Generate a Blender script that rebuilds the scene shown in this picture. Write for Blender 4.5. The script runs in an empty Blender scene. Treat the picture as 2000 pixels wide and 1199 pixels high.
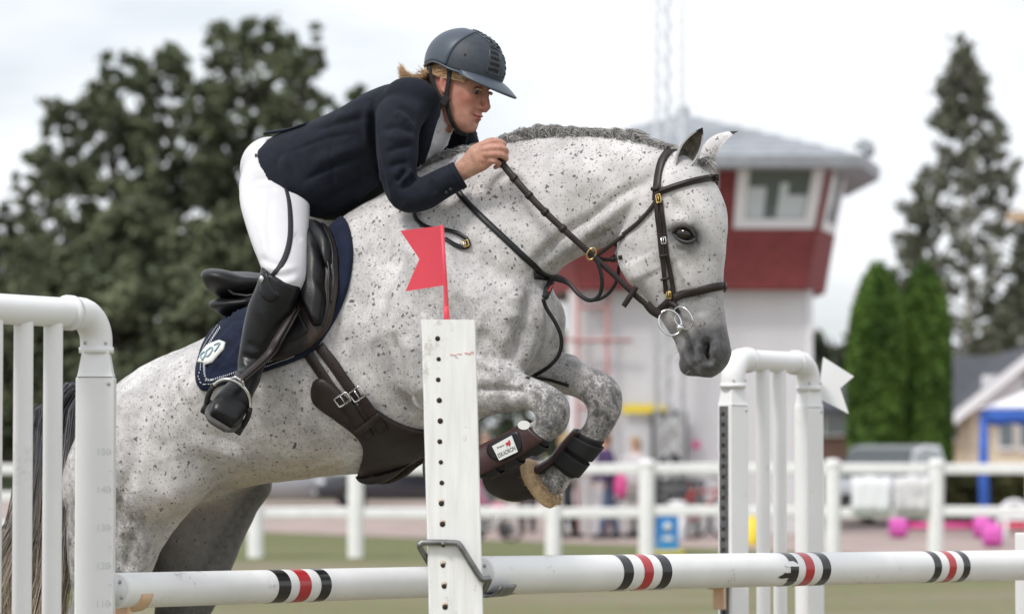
import bpy, bmesh, math, random
import numpy as np
from mathutils import Vector, Matrix
from mathutils.bvhtree import BVHTree
from mathutils.geometry import delaunay_2d_cdt

random.seed(7)
RNG = np.random.default_rng(7)
scene = bpy.context.scene
COL = scene.collection

# ------------------------------------------------------------------ camera
FPX = 6137.0                       # focal length in units of the 2000 px wide photograph
CAM = Vector((0.0, 0.0, 1.5))
PITCH = math.atan((868.0 - 599.5) / FPX)
cam_d = bpy.data.cameras.new("camera")
cam = bpy.data.objects.new("camera", cam_d)
COL.objects.link(cam)
cam.location = CAM
cam.rotation_euler = (math.radians(90) + PITCH, 0, 0)
cam_d.sensor_fit = 'HORIZONTAL'
cam_d.sensor_width = 36.0
cam_d.lens = FPX / 2000.0 * 36.0
cam_d.clip_start = 0.1
cam_d.clip_end = 3000.0
cam_d.dof.use_dof = True
cam_d.dof.focus_distance = 9.1
cam_d.dof.aperture_fstop = 3.3
cam_d.dof.aperture_blades = 0
scene.camera = cam

# ------------------------------------------------------------------ world, sun, exposure
SUN_EL, SUN_AZ = math.radians(52), math.radians(222)     # azimuth clockwise from +Y: behind the camera, to its left
world = bpy.data.worlds.new("World")
scene.world = world
world.use_nodes = True
wn, wl = world.node_tree.nodes, world.node_tree.links
wn.clear()
w_out = wn.new('ShaderNodeOutputWorld')
w_bg = wn.new('ShaderNodeBackground')
w_sky = wn.new('ShaderNodeTexSky')
w_sky.sky_type = 'NISHITA'
w_sky.sun_disc = False
w_sky.sun_elevation = SUN_EL
w_sky.sun_rotation = SUN_AZ
w_sky.air_density = 1.0
w_sky.dust_density = 2.0
w_bg.inputs['Strength'].default_value = 0.10
w_tc = wn.new('ShaderNodeTexCoord')
w_map = wn.new('ShaderNodeMapping')
w_map.inputs['Scale'].default_value = (1.0, 1.0, 3.2)
w_map.inputs['Location'].default_value = (0.33, 0.2, 0.05)
w_n = wn.new('ShaderNodeTexNoise')
w_n.inputs['Scale'].default_value = 4.6
w_n.inputs['Detail'].default_value = 6.0
w_n.inputs['Roughness'].default_value = 0.55
w_r = wn.new('ShaderNodeValToRGB')
w_r.color_ramp.elements[0].position = 0.30
w_r.color_ramp.elements[0].color = (0.62, 0.62, 0.62, 1)
w_r.color_ramp.elements[1].position = 0.50
w_r.color_ramp.elements[1].color = (1, 1, 1, 1)
w_n2 = wn.new('ShaderNodeTexNoise')
w_n2.inputs['Scale'].default_value = 9.0
w_n2.inputs['Detail'].default_value = 4.0
w_r2 = wn.new('ShaderNodeValToRGB')
w_r2.color_ramp.elements[0].position = 0.33
w_r2.color_ramp.elements[0].color = (8.3, 8.65, 9.1, 1)
w_r2.color_ramp.elements[1].position = 0.62
w_r2.color_ramp.elements[1].color = (9.7, 9.95, 10.35, 1)
w_mix = wn.new('ShaderNodeMix')
w_mix.data_type = 'RGBA'
wl.new(w_tc.outputs['Generated'], w_map.inputs['Vector'])
wl.new(w_map.outputs['Vector'], w_n.inputs['Vector'])
wl.new(w_map.outputs['Vector'], w_n2.inputs['Vector'])
wl.new(w_n.outputs['Fac'], w_r.inputs['Fac'])
wl.new(w_n2.outputs['Fac'], w_r2.inputs['Fac'])
wl.new(w_r.outputs['Color'], w_mix.inputs[0])
wl.new(w_sky.outputs['Color'], w_mix.inputs[6])
wl.new(w_r2.outputs['Color'], w_mix.inputs[7])
wl.new(w_mix.outputs[2], w_bg.inputs['Color'])
wl.new(w_bg.outputs['Background'], w_out.inputs['Surface'])

sun_d = bpy.data.lights.new("sun", 'SUN')
sun_d.energy = 2.2
sun_d.angle = math.radians(12)
sun_d.color = (1.0, 0.965, 0.92)
sun = bpy.data.objects.new("sun", sun_d)
COL.objects.link(sun)
sun.location = (-20, -20, 30)
_sd = Vector((math.sin(SUN_AZ) * math.cos(SUN_EL), math.cos(SUN_AZ) * math.cos(SUN_EL), math.sin(SUN_EL)))
sun.rotation_euler = _sd.to_track_quat('Z', 'Y').to_euler()

scene.view_settings.view_transform = 'Standard'
scene.view_settings.look = 'None'
scene.view_settings.exposure = 0.24
scene.view_settings.gamma = 1.0
scene.view_settings.use_curve_mapping = False
scene.cycles.use_denoising = True
scene.cycles.max_bounces = 6
scene.cycles.transparent_max_bounces = 8

# ------------------------------------------------------------------ helpers: frames
CP, SP = math.cos(PITCH), math.sin(PITCH)
def ray_dir(u, v):
    xc, yc = (u - 1000.0) / FPX, (599.5 - v) / FPX
    return Vector((xc, CP - yc * SP, SP + yc * CP))
def at(u, v, depth):
    """point seen at pixel (u, v) of the photograph at the ground distance 'depth'"""
    d = ray_dir(u, v)
    return CAM + d * (depth / d.y)
def ground_at(u, depth, z=0.0):
    return Vector(((u - 1000.0) / FPX * depth / CP, depth, z))
def project(P):
    P = np.asarray(P, float) - np.array(CAM)
    f = P[..., 1] * CP + P[..., 2] * SP
    up = -P[..., 1] * SP + P[..., 2] * CP
    return 1000.0 + FPX * P[..., 0] / f, 599.5 - FPX * up / f

HEAD = math.radians(25)                       # the horse comes towards the camera by this angle
H_F = Vector((math.cos(HEAD), -math.sin(HEAD), 0))
H_N = Vector((math.sin(HEAD), math.cos(HEAD), 0))      # towards the horse's left, away from the camera
H_O = Vector((-0.344, 9.6, 0))
def hp(u, v, lat=0.0):
    """point of the plane 'lat' metres to the left of the horse's middle plane seen at pixel (u, v)"""
    d = ray_dir(u, v)
    t = ((H_O - CAM).dot(H_N) + lat) / d.dot(H_N)
    return CAM + d * t
def lat_of(P):
    return (P - H_O).dot(H_N)
NN = np.array(H_N)
OO = np.array(H_O)

# ------------------------------------------------------------------ helpers: objects
def tag(o, label=None, cat=None, group=None, kind=None):
    if label: o['label'] = label
    if cat: o['category'] = cat
    if group: o['group'] = group
    if kind: o['kind'] = kind
    return o
def root(name, loc, label, cat, group=None):
    o = bpy.data.objects.new(name, None)
    o.empty_display_size = 0.1
    COL.objects.link(o)
    o.location = loc
    return tag(o, label, cat, group)
def base_of(o):
    p = Vector((0, 0, 0))
    while o is not None:
        p = p + o.location
        o = o.parent
    return p
def link(name, me, parent=None):
    """mesh given in world coordinates; under a parent it keeps its place"""
    o = bpy.data.objects.new(name, me)
    COL.objects.link(o)
    if parent is not None:
        o.parent = parent
        o.location = -base_of(parent)
    return o
def mesh(name, V, F, m=None, smooth=True):
    me = bpy.data.meshes.new(name)
    me.from_pydata([tuple(v) for v in V], [], [tuple(f) for f in F])
    me.update()
    if smooth:
        me.shade_smooth()
    if m: me.materials.append(m)
    return me
def obj(name, V, F, m=None, parent=None, smooth=True):
    return link(name, mesh(name, V, F, m, smooth), parent)
def mesh_np(name, V, F, m=None, smooth=True):
    """fast path: V (n,3), F (m,k) arrays"""
    V = np.asarray(V, np.float32); F = np.asarray(F, np.int32)
    me = bpy.data.meshes.new(name)
    k = F.shape[1]
    me.vertices.add(len(V)); me.vertices.foreach_set('co', V.ravel())
    me.loops.add(F.size); me.loops.foreach_set('vertex_index', F.ravel())
    me.polygons.add(len(F))
    me.polygons.foreach_set('loop_start', np.arange(0, F.size, k, dtype=np.int32))
    me.update(calc_edges=True)
    me.validate()
    if smooth: me.shade_smooth()
    if m: me.materials.append(m)
    return me
def attr(me, name, vals):
    a = me.attributes.new(name, 'FLOAT', 'POINT')
    a.data.foreach_set('value', np.asarray(vals, np.float32))
def get_co(me):
    a = np.empty(len(me.vertices) * 3, np.float32); me.vertices.foreach_get('co', a)
    return a.reshape(-1, 3).astype(np.float64)
def set_co(me, V):
    me.vertices.foreach_set('co', np.asarray(V, np.float32).ravel()); me.update()
def get_no(me):
    a = np.empty(len(me.vertices) * 3, np.float32); me.vertex_normals.foreach_get('vector', a)
    return a.reshape(-1, 3).astype(np.float64)
def join(parts):
    V, F = [], []
    for v, f in parts:
        n = len(V)
        V.extend(v); F.extend([tuple(i + n for i in q) for q in f])
    return V, F
def flat_sharp(me, deg=35):
    me.shade_smooth()
    try: me.set_sharp_from_angle(angle=math.radians(deg))
    except Exception: pass

# basic solids as (V, F)
def box(cx, cy, cz, sx, sy, sz, R=None, bev=0.0):
    bm = bmesh.new()
    bmesh.ops.create_cube(bm, size=1.0)
    for v in bm.verts: v.co = Vector((v.co.x * sx, v.co.y * sy, v.co.z * sz))
    if bev: bmesh.ops.bevel(bm, geom=list(bm.edges), offset=bev, segments=2, affect='EDGES', profile=0.5)
    bm.verts.ensure_lookup_table()
    V = [v.co.copy() for v in bm.verts]; F = [[v.index for v in f.verts] for f in bm.faces]
    bm.free()
    if R is not None: V = [R @ v for v in V]
    V = [v + Vector((cx, cy, cz)) for v in V]
    return V, F
def frame_of(t, ref=Vector((0, 0, 1))):
    t = t.normalized()
    a = ref - t * ref.dot(t)
    if a.length < 1e-4:
        ref = Vector((1, 0, 0)); a = ref - t * ref.dot(t)
    a.normalize()
    return a, t.cross(a)
def tube(P, r, n=10, cap=True, ref=Vector((0, 0, 1)), flat=None):
    """swept tube through points P; r a number or list; flat: second radius list/number"""
    P = [Vector(p) for p in P]
    m = len(P)
    R = r if isinstance(r, (list, tuple)) else [r] * m
    Q = R if flat is None else (flat if isinstance(flat, (list, tuple)) else [flat] * m)
    V, F = [], []
    a = None
    for i in range(m):
        t = (P[min(i + 1, m - 1)] - P[max(i - 1, 0)])
        if t.length < 1e-9: t = Vector((0, 0, 1))
        t.normalize()
        if a is None: a, b = frame_of(t, ref)
        else:
            a = a - t * a.dot(t); a.normalize(); b = t.cross(a)
        for k in range(n):
            an = 2 * math.pi * k / n
            V.append(P[i] + a * (math.cos(an) * R[i]) + b * (math.sin(an) * Q[i]))
    for i in range(m - 1):
        for k in range(n):
            F.append((i * n + k, i * n + (k + 1) % n, (i + 1) * n + (k + 1) % n, (i + 1) * n + k))
    if cap:
        F.append(tuple(reversed(range(n)))); F.append(tuple(range((m - 1) * n, m * n)))
    return V, F
def catmull(K, sub):
    """K: (m,d) array of keys -> smooth resampling"""
    K = np.asarray(K, float); m = len(K)
    out = []
    for i in range(m - 1):
        p0, p1, p2, p3 = K[max(i - 1, 0)], K[i], K[i + 1], K[min(i + 2, m - 1)]
        for s in range(sub):
            t = s / sub
            out.append(0.5 * ((2 * p1) + (-p0 + p2) * t + (2 * p0 - 5 * p1 + 4 * p2 - p3) * t * t + (-p0 + 3 * p1 - 3 * p2 + p3) * t ** 3))
    out.append(K[-1])
    return np.array(out)
def spw(x, e):
    return math.copysign(abs(x) ** e, x)
def loft(keys, lat=0.0, n=32, sub=5, grow=0.0, span=None):
    """keys: (Tu,Tv,Bu,Bv,half width[,skew[,power[,lateral]]]): rings between two outline pixels, all in the horse's frame"""
    K = []
    for k in keys:
        k = list(k) + [0.0, 2.0, lat][len(k) - 5:]
        T, B = hp(k[0], k[1], k[7]), hp(k[2], k[3], k[7])
        K.append(list(T) + list(B) + k[4:7])
    K = catmull(K, sub)
    V, F = [], []
    m = len(K)
    full = span is None
    nn = n
    for r in K:
        T, B = Vector(r[0:3]), Vector(r[3:6])
        C, A = (T + B) / 2, (T - B) / 2
        if grow: A = A * (1 + grow / max(A.length, 1e-5))
        w, sk, e = r[6] + grow, r[7], 2.0 / r[8]
        for j in range(nn):
            ph = 2 * math.pi * j / nn if full else span[0] + (span[1] - span[0]) * j / (nn - 1)
            c, s = spw(math.cos(ph), e), spw(math.sin(ph), e)
            V.append(C + A * c + H_N * (w * (1 + sk * c) * s))
    for i in range(m - 1):
        for j in range(nn if full else nn - 1):
            F.append((i * nn + j, i * nn + (j + 1) % nn, (i + 1) * nn + (j + 1) % nn, (i + 1) * nn + j))
    if full:
        F.append(tuple(reversed(range(nn)))); F.append(tuple(range((m - 1) * nn, m * nn)))
    return V, F
def thicken(V, F, d, smooth_n=True):
    """give an open sheet the thickness d (along its normals, backwards)"""
    bm = bmesh.new()
    vs = [bm.verts.new(v) for v in V]
    for f in F:
        try: bm.faces.new([vs[i] for i in f])
        except ValueError: pass
    bm.normal_update()
    bmesh.ops.solidify(bm, geom=list(bm.faces), thickness=d)
    bm.verts.index_update()
    V2 = [v.co.copy() for v in bm.verts]; F2 = [[v.index for v in f.verts] for f in bm.faces]
    bm.free()
    return V2, F2
def ellipsoid(c, rx, ry, rz, R=None, seg=20, rings=12):
    bm = bmesh.new()
    bmesh.ops.create_uvsphere(bm, u_segments=seg, v_segments=rings, radius=1.0)
    V = [Vector((v.co.x * rx, v.co.y * ry, v.co.z * rz)) for v in bm.verts]
    F = [[v.index for v in f.verts] for f in bm.faces]
    bm.free()
    if R is not None: V = [R @ v for v in V]
    return [v + Vector(c) for v in V], F
def remesh(parts, voxel, name="union", smooth_it=2):
    """one continuous skin around overlapping closed solids"""
    V, F = join(parts)
    me = mesh(name, V, F)
    bm = bmesh.new(); bm.from_mesh(me)
    bmesh.ops.recalc_face_normals(bm, faces=list(bm.faces))
    bm.to_mesh(me); bm.free()
    o = bpy.data.objects.new(name + "_tmp", me); COL.objects.link(o)
    md = o.modifiers.new("r", 'REMESH'); md.mode = 'VOXEL'; md.voxel_size = voxel; md.adaptivity = 0
    dg = bpy.context.evaluated_depsgraph_get()
    out = bpy.data.meshes.new_from_object(o.evaluated_get(dg))
    bpy.data.objects.remove(o); bpy.data.meshes.remove(me)
    out.name = name
    if smooth_it: laplace(out, smooth_it)
    out.shade_smooth()
    return out
def laplace(me, it, weight=None, lam=0.6):
    V = get_co(me)
    E = np.empty(len(me.edges) * 2, np.int32); me.edges.foreach_get('vertices', E); E = E.reshape(-1, 2)
    n = len(V)
    deg = np.bincount(E.ravel(), minlength=n).astype(float); deg[deg == 0] = 1
    w = lam if weight is None else (lam * weight)[:, None]
    for k in range(it):
        for s in (1.0, -0.52):                       # taubin: keep the volume
            S = np.stack([np.bincount(E[:, 0], V[E[:, 1], c], n) + np.bincount(E[:, 1], V[E[:, 0], c], n) for c in range(3)], 1)
            V = V + (S / deg[:, None] - V) * w * s
    set_co(me, V)
def seg_dist(U, W, poly):
    """distance of points (U,W) to a polyline in pixels, and the place along it 0..1"""
    d = np.full(len(U), 1e9); tt = np.zeros(len(U))
    P = np.asarray(poly, float)
    if len(P) == 1:
        return np.hypot(U - P[0, 0], W - P[0, 1]), tt + 0.5
    L = np.hypot(*(P[1:] - P[:-1]).T); cum = np.concatenate([[0], np.cumsum(L)])
    for i in range(len(P) - 1):
        a, b = P[i], P[i + 1]
        ab = b - a
        t = np.clip(((U - a[0]) * ab[0] + (W - a[1]) * ab[1]) / max(ab @ ab, 1e-9), 0, 1)
        dd = np.hypot(U - a[0] - t * ab[0], W - a[1] - t * ab[1])
        k = dd < d
        d[k] = dd[k]; tt[k] = (cum[i] + t[k] * L[i]) / cum[-1]
    return d, tt
class Sculpt:
    """strokes that raise (+) or press in (-) a skin, given in photograph pixels for the side towards the camera and mirrored to the far side"""
    def __init__(s, me, mirror=True):
        s.me, s.V = me, get_co(me)
        s.mirror = mirror
        s.refresh()
    def refresh(s):
        set_co(s.me, s.V)
        s.N = get_no(s.me)
        s.lat = (s.V - OO) @ NN
        M = s.V - NN * ((s.lat + np.abs(s.lat)))[:, None] if s.mirror else s.V
        s.u, s.v = project(M)
        s.nl = s.N @ NN
        s.side = -s.nl * np.where(s.lat > 0, -1, 1) if s.mirror else -s.nl
    def stroke(s, poly, sig, amp, lat=None, fade=True, side=True, sm=4):
        P = catmull(poly, sm) if len(poly) > 2 else poly
        amp = amp * getattr(s, 'gain', 1.0)
        d, t = seg_dist(s.u, s.v, P)
        g = np.exp(-0.5 * (d / sig) ** 2)
        if fade and len(poly) > 1: g = g * np.clip(np.minimum(t, 1 - t) * 5, 0.15, 1)
        if side: g = g * np.clip(s.side * 2.0 + 0.3, 0, 1)
        if lat: g = g * ((s.lat > lat[0]) & (s.lat < lat[1]))
        s.V = s.V + s.N * (g * amp)[:, None]
    def mask(s, poly, sig, lat=None, r0=0.0, side=False):
        d, t = seg_dist(s.u, s.v, poly)
        g = np.exp(-0.5 * (np.clip(d - r0, 0, None) / sig) ** 2)
        if lat: g = g * ((s.lat > lat[0]) & (s.lat < lat[1]))
        if side: g = g * np.clip(s.side * 2.0 + 0.3, 0, 1)
        return g
    def done(s):
        set_co(s.me, s.V); s.me.shade_smooth()
def bvh_of(me):
    V = [v.co.copy() for v in me.vertices]
    return BVHTree.FromPolygons(V, [tuple(p.vertices) for p in me.polygons])
def cast(bvh, u, v):
    d = ray_dir(u, v).normalized()
    h = bvh.ray_cast(CAM, d)
    return (h[0], h[1]) if h[0] is not None else (None, None)
def mirror_h(V, F):
    W = [v - H_N * (2 * lat_of(v)) for v in V]
    return W, [tuple(reversed(f)) for f in F]

# ------------------------------------------------------------------ helpers: materials
MATS = {}
def material(name, color, rough=0.6, metal=0.0, var=0.0, scale=8.0, bump=0.0, bscale=None, spec=0.5, sheen=0.0, coat=0.0, detail=4.0, c2=None, stretch=None):
    m = bpy.data.materials.new(name); m.use_nodes = True
    nt = m.node_tree; b = nt.nodes['Principled BSDF']
    b.inputs['Base Color'].default_value = (*color, 1)
    b.inputs['Roughness'].default_value = rough
    b.inputs['Metallic'].default_value = metal
    b.inputs['Specular IOR Level'].default_value = spec
    if sheen:
        b.inputs['Sheen Weight'].default_value = sheen
        b.inputs['Sheen Roughness'].default_value = 0.5
    if coat:
        b.inputs['Coat Weight'].default_value = coat; b.inputs['Coat Roughness'].default_value = 0.12
    tc = nt.nodes.new('ShaderNodeTexCoord')
    vec = tc.outputs['Object']
    if stretch:
        mp = nt.nodes.new('ShaderNodeMapping'); mp.inputs['Scale'].default_value = stretch
        nt.links.new(vec, mp.inputs['Vector']); vec = mp.outputs['Vector']
    if var or c2:
        n = nt.nodes.new('ShaderNodeTexNoise'); n.inputs['Scale'].default_value = scale; n.inputs['Detail'].default_value = detail
        nt.links.new(vec, n.inputs['Vector'])
        r = nt.nodes.new('ShaderNodeValToRGB')
        lo = c2 if c2 else tuple(max(0, c * (1 - var)) for c in color)
        hi = color if c2 else tuple(min(1, c * (1 + var)) for c in color)
        r.color_ramp.elements[0].position = 0.32; r.color_ramp.elements[0].color = (*lo, 1)
        r.color_ramp.elements[1].position = 0.68; r.color_ramp.elements[1].color = (*hi, 1)
        nt.links.new(n.outputs['Fac'], r.inputs['Fac'])
        nt.links.new(r.outputs['Color'], b.inputs['Base Color'])
    if bump:
        n2 = nt.nodes.new('ShaderNodeTexNoise'); n2.inputs['Scale'].default_value = bscale or scale * 4; n2.inputs['Detail'].default_value = 5
        nt.links.new(vec, n2.inputs['Vector'])
        bp = nt.nodes.new('ShaderNodeBump'); bp.inputs['Strength'].default_value = 1.0; bp.inputs['Distance'].default_value = bump
        nt.links.new(n2.outputs['Fac'], bp.inputs['Height'])
        nt.links.new(bp.outputs['Normal'], b.inputs['Normal'])
    MATS[name] = m
    return m
# ================================================================== materials of the setting
M_grass = material("field_grass", (0.15, 0.155, 0.055), rough=0.95, spec=0.1)
def ground_material(m):
    nt = m.node_tree; b = nt.nodes['Principled BSDF']; N, L = nt.nodes, nt.links
    tc = N.new('ShaderNodeTexCoord')
    n1 = N.new('ShaderNodeTexNoise'); n1.inputs['Scale'].default_value = 0.22; n1.inputs['Detail'].default_value = 5
    n2 = N.new('ShaderNodeTexNoise'); n2.inputs['Scale'].default_value = 6.0; n2.inputs['Detail'].default_value = 8
    mp = N.new('ShaderNodeMapping'); mp.inputs['Scale'].default_value = (0.5, 1.0, 1.0)
    L.new(tc.outputs['Object'], mp.inputs['Vector']); L.new(mp.outputs['Vector'], n1.inputs['Vector']); L.new(tc.outputs['Object'], n2.inputs['Vector'])
    sx = N.new('ShaderNodeSeparateXYZ'); L.new(tc.outputs['Object'], sx.inputs['Vector'])
    # the riding arena in front is worn, the strip by the fence is green
    mr = N.new('ShaderNodeMapRange'); mr.inputs['From Min'].default_value = 31; mr.inputs['From Max'].default_value = 40
    L.new(sx.outputs['Y'], mr.inputs['Value'])
    ad = N.new('ShaderNodeMath'); ad.operation = 'MULTIPLY_ADD'; ad.inputs[1].default_value = 3.4; ad.inputs[2].default_value = -1.45
    L.new(n1.outputs['Fac'], ad.inputs[0])
    a2 = N.new('ShaderNodeMath'); a2.operation = 'ADD'; a2.use_clamp = True
    hf = N.new('ShaderNodeMath'); hf.operation = 'MULTIPLY'; hf.inputs[1].default_value = 0.72
    L.new(mr.outputs['Result'], hf.inputs[0]); L.new(ad.outputs[0], a2.inputs[0]); L.new(hf.outputs[0], a2.inputs[1])
    r = N.new('ShaderNodeValToRGB')
    r.color_ramp.elements[0].position = 0.1; r.color_ramp.elements[0].color = (0.27, 0.235, 0.165, 1)
    r.color_ramp.elements[1].position = 0.8; r.color_ramp.elements[1].color = (0.175, 0.188, 0.078, 1)
    e = r.color_ramp.elements.new(0.45); e.color = (0.215, 0.205, 0.105, 1)
    L.new(a2.outputs[0], r.inputs['Fac'])
    mx = N.new('ShaderNodeMix'); mx.data_type = 'RGBA'; mx.blend_type = 'MULTIPLY'; mx.inputs[0].default_value = 0.55
    L.new(r.outputs['Color'], mx.inputs[6]); L.new(n2.outputs['Color'], mx.inputs[7])
    br = N.new('ShaderNodeBrightContrast'); br.inputs['Bright'].default_value = 0.02
    L.new(mx.outputs[2], br.inputs['Color']); L.new(br.outputs['Color'], b.inputs['Base Color'])
ground_material(M_grass)
M_gravel = material("gravel", (0.36, 0.285, 0.265), rough=0.95, var=0.18, scale=1.4, detail=8, bump=0.01, bscale=40)
M_white = material("white_fence_paint", (0.80, 0.80, 0.80), rough=0.5, var=0.05, scale=6)
M_red = material("falu_red_paint", (0.205, 0.042, 0.044), rough=0.8, var=0.15, scale=5)
M_clad = material("white_cladding_paint", (0.74, 0.74, 0.76), rough=0.6, var=0.04, scale=3)
M_trim = material("white_trim_paint", (0.74, 0.74, 0.76), rough=0.5)
M_roof = material("grey_sheet_roof", (0.30, 0.32, 0.35), rough=0.55, var=0.15, scale=4)
M_sky_glass = material("pale_sky_in_glass", (0.55, 0.60, 0.62), rough=0.7)  # stands for bright sky in the tower's window glass
M_dark = material("dark_interior", (0.03, 0.035, 0.035), rough=0.7)
M_glass = material("window_glass", (0.10, 0.12, 0.125), rough=0.06, spec=0.9)
M_steel = material("galvanised_steel", (0.42, 0.44, 0.46), rough=0.45, metal=0.7, var=0.15, scale=20)
M_darkroof = material("dark_tile_roof", (0.045, 0.048, 0.062), rough=0.7, var=0.25, scale=6)
M_beige = material("beige_render", (0.62, 0.53, 0.40), rough=0.8, var=0.08, scale=2)
M_bark = material("grey_bark", (0.10, 0.085, 0.07), rough=0.95, var=0.4, scale=3)
M_birch = material("birch_bark", (0.45, 0.43, 0.40), rough=0.9, var=0.5, scale=4, stretch=(1, 1, 4))
M_blue = material("blue_tent_cloth", (0.035, 0.12, 0.48), rough=0.7, var=0.15, scale=4)
M_tentw = material("white_tent_cloth", (0.80, 0.81, 0.84), rough=0.8)
M_pink = material("pink_plastic", (0.62, 0.075, 0.26), rough=0.45, var=0.1)
M_mag = material("magenta_plastic", (0.60, 0.10, 0.42), rough=0.45, var=0.1)
M_yellow = material("yellow_plastic", (0.78, 0.60, 0.05), rough=0.5)
M_bluebox = material("blue_plastic", (0.03, 0.22, 0.58), rough=0.5, var=0.1)
M_timber = material("raw_timber", (0.50, 0.36, 0.23), rough=0.8, var=0.2, scale=10)
M_brick = material("weathered_pink_stone", (0.34, 0.25, 0.23), rough=0.9, var=0.2, scale=3)
M_rubber = material("black_rubber", (0.02, 0.02, 0.02), rough=0.8)

def leaf_material(name, dark, light, c2scale=0.6):
    m = bpy.data.materials.new(name); m.use_nodes = True
    nt = m.node_tree; b = nt.nodes['Principled BSDF']; N, L = nt.nodes, nt.links
    a = N.new('ShaderNodeAttribute'); a.attribute_name = 'tint'
    tc = N.new('ShaderNodeTexCoord'); n = N.new('ShaderNodeTexNoise'); n.inputs['Scale'].default_value = c2scale; n.inputs['Detail'].default_value = 3
    L.new(tc.outputs['Object'], n.inputs['Vector'])
    ad = N.new('ShaderNodeMath'); ad.operation = 'ADD'; L.new(a.outputs['Fac'], ad.inputs[0]); L.new(n.outputs['Fac'], ad.inputs[1])
    r = N.new('ShaderNodeValToRGB')
    r.color_ramp.elements[0].position = 0.45; r.color_ramp.elements[0].color = (*dark, 1)
    r.color_ramp.elements[1].position = 1.15 if False else 1.0; r.color_ramp.elements[1].color = (*light, 1)
    L.new(ad.outputs[0], r.inputs['Fac']); L.new(r.outputs['Color'], b.inputs['Base Color'])
    b.inputs['Roughness'].default_value = 0.7; b.inputs['Specular IOR Level'].default_value = 0.25
    return m
M_leaf = leaf_material("broad_leaves", (0.056, 0.070, 0.042), (0.155, 0.175, 0.098))
M_leaf_b = leaf_material("birch_leaves", (0.075, 0.080, 0.058), (0.19, 0.195, 0.14), 1.0)
M_thuja = leaf_material("thuja_sprays", (0.030, 0.072, 0.014), (0.115, 0.205, 0.038), 1.6)
M_far = leaf_material("far_leaves", (0.05, 0.065, 0.045), (0.11, 0.12, 0.075), 0.3)

# ================================================================== ground, road
V = [(-900, -60, 0), (900, -60, 0), (900, 1800, 0), (-900, 1800, 0)]
tag(obj("ground", V, [(0, 1, 2, 3)], M_grass, smooth=False), kind='structure')
V = []
for i in range(41):
    x = -60 + 3 * i
    V.append((x, min(60, max(39.5, 49 - 1.2 * x)) + 0.4 * math.sin(x * 0.9), 0.004)); V.append((x, 84 + 1.0 * math.sin(x * 0.13), 0.004))
tag(obj("road", V, [(2 * i, 2 * i + 2, 2 * i + 3, 2 * i + 1) for i in range(40)], M_gravel, smooth=False), kind='structure')

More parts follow.
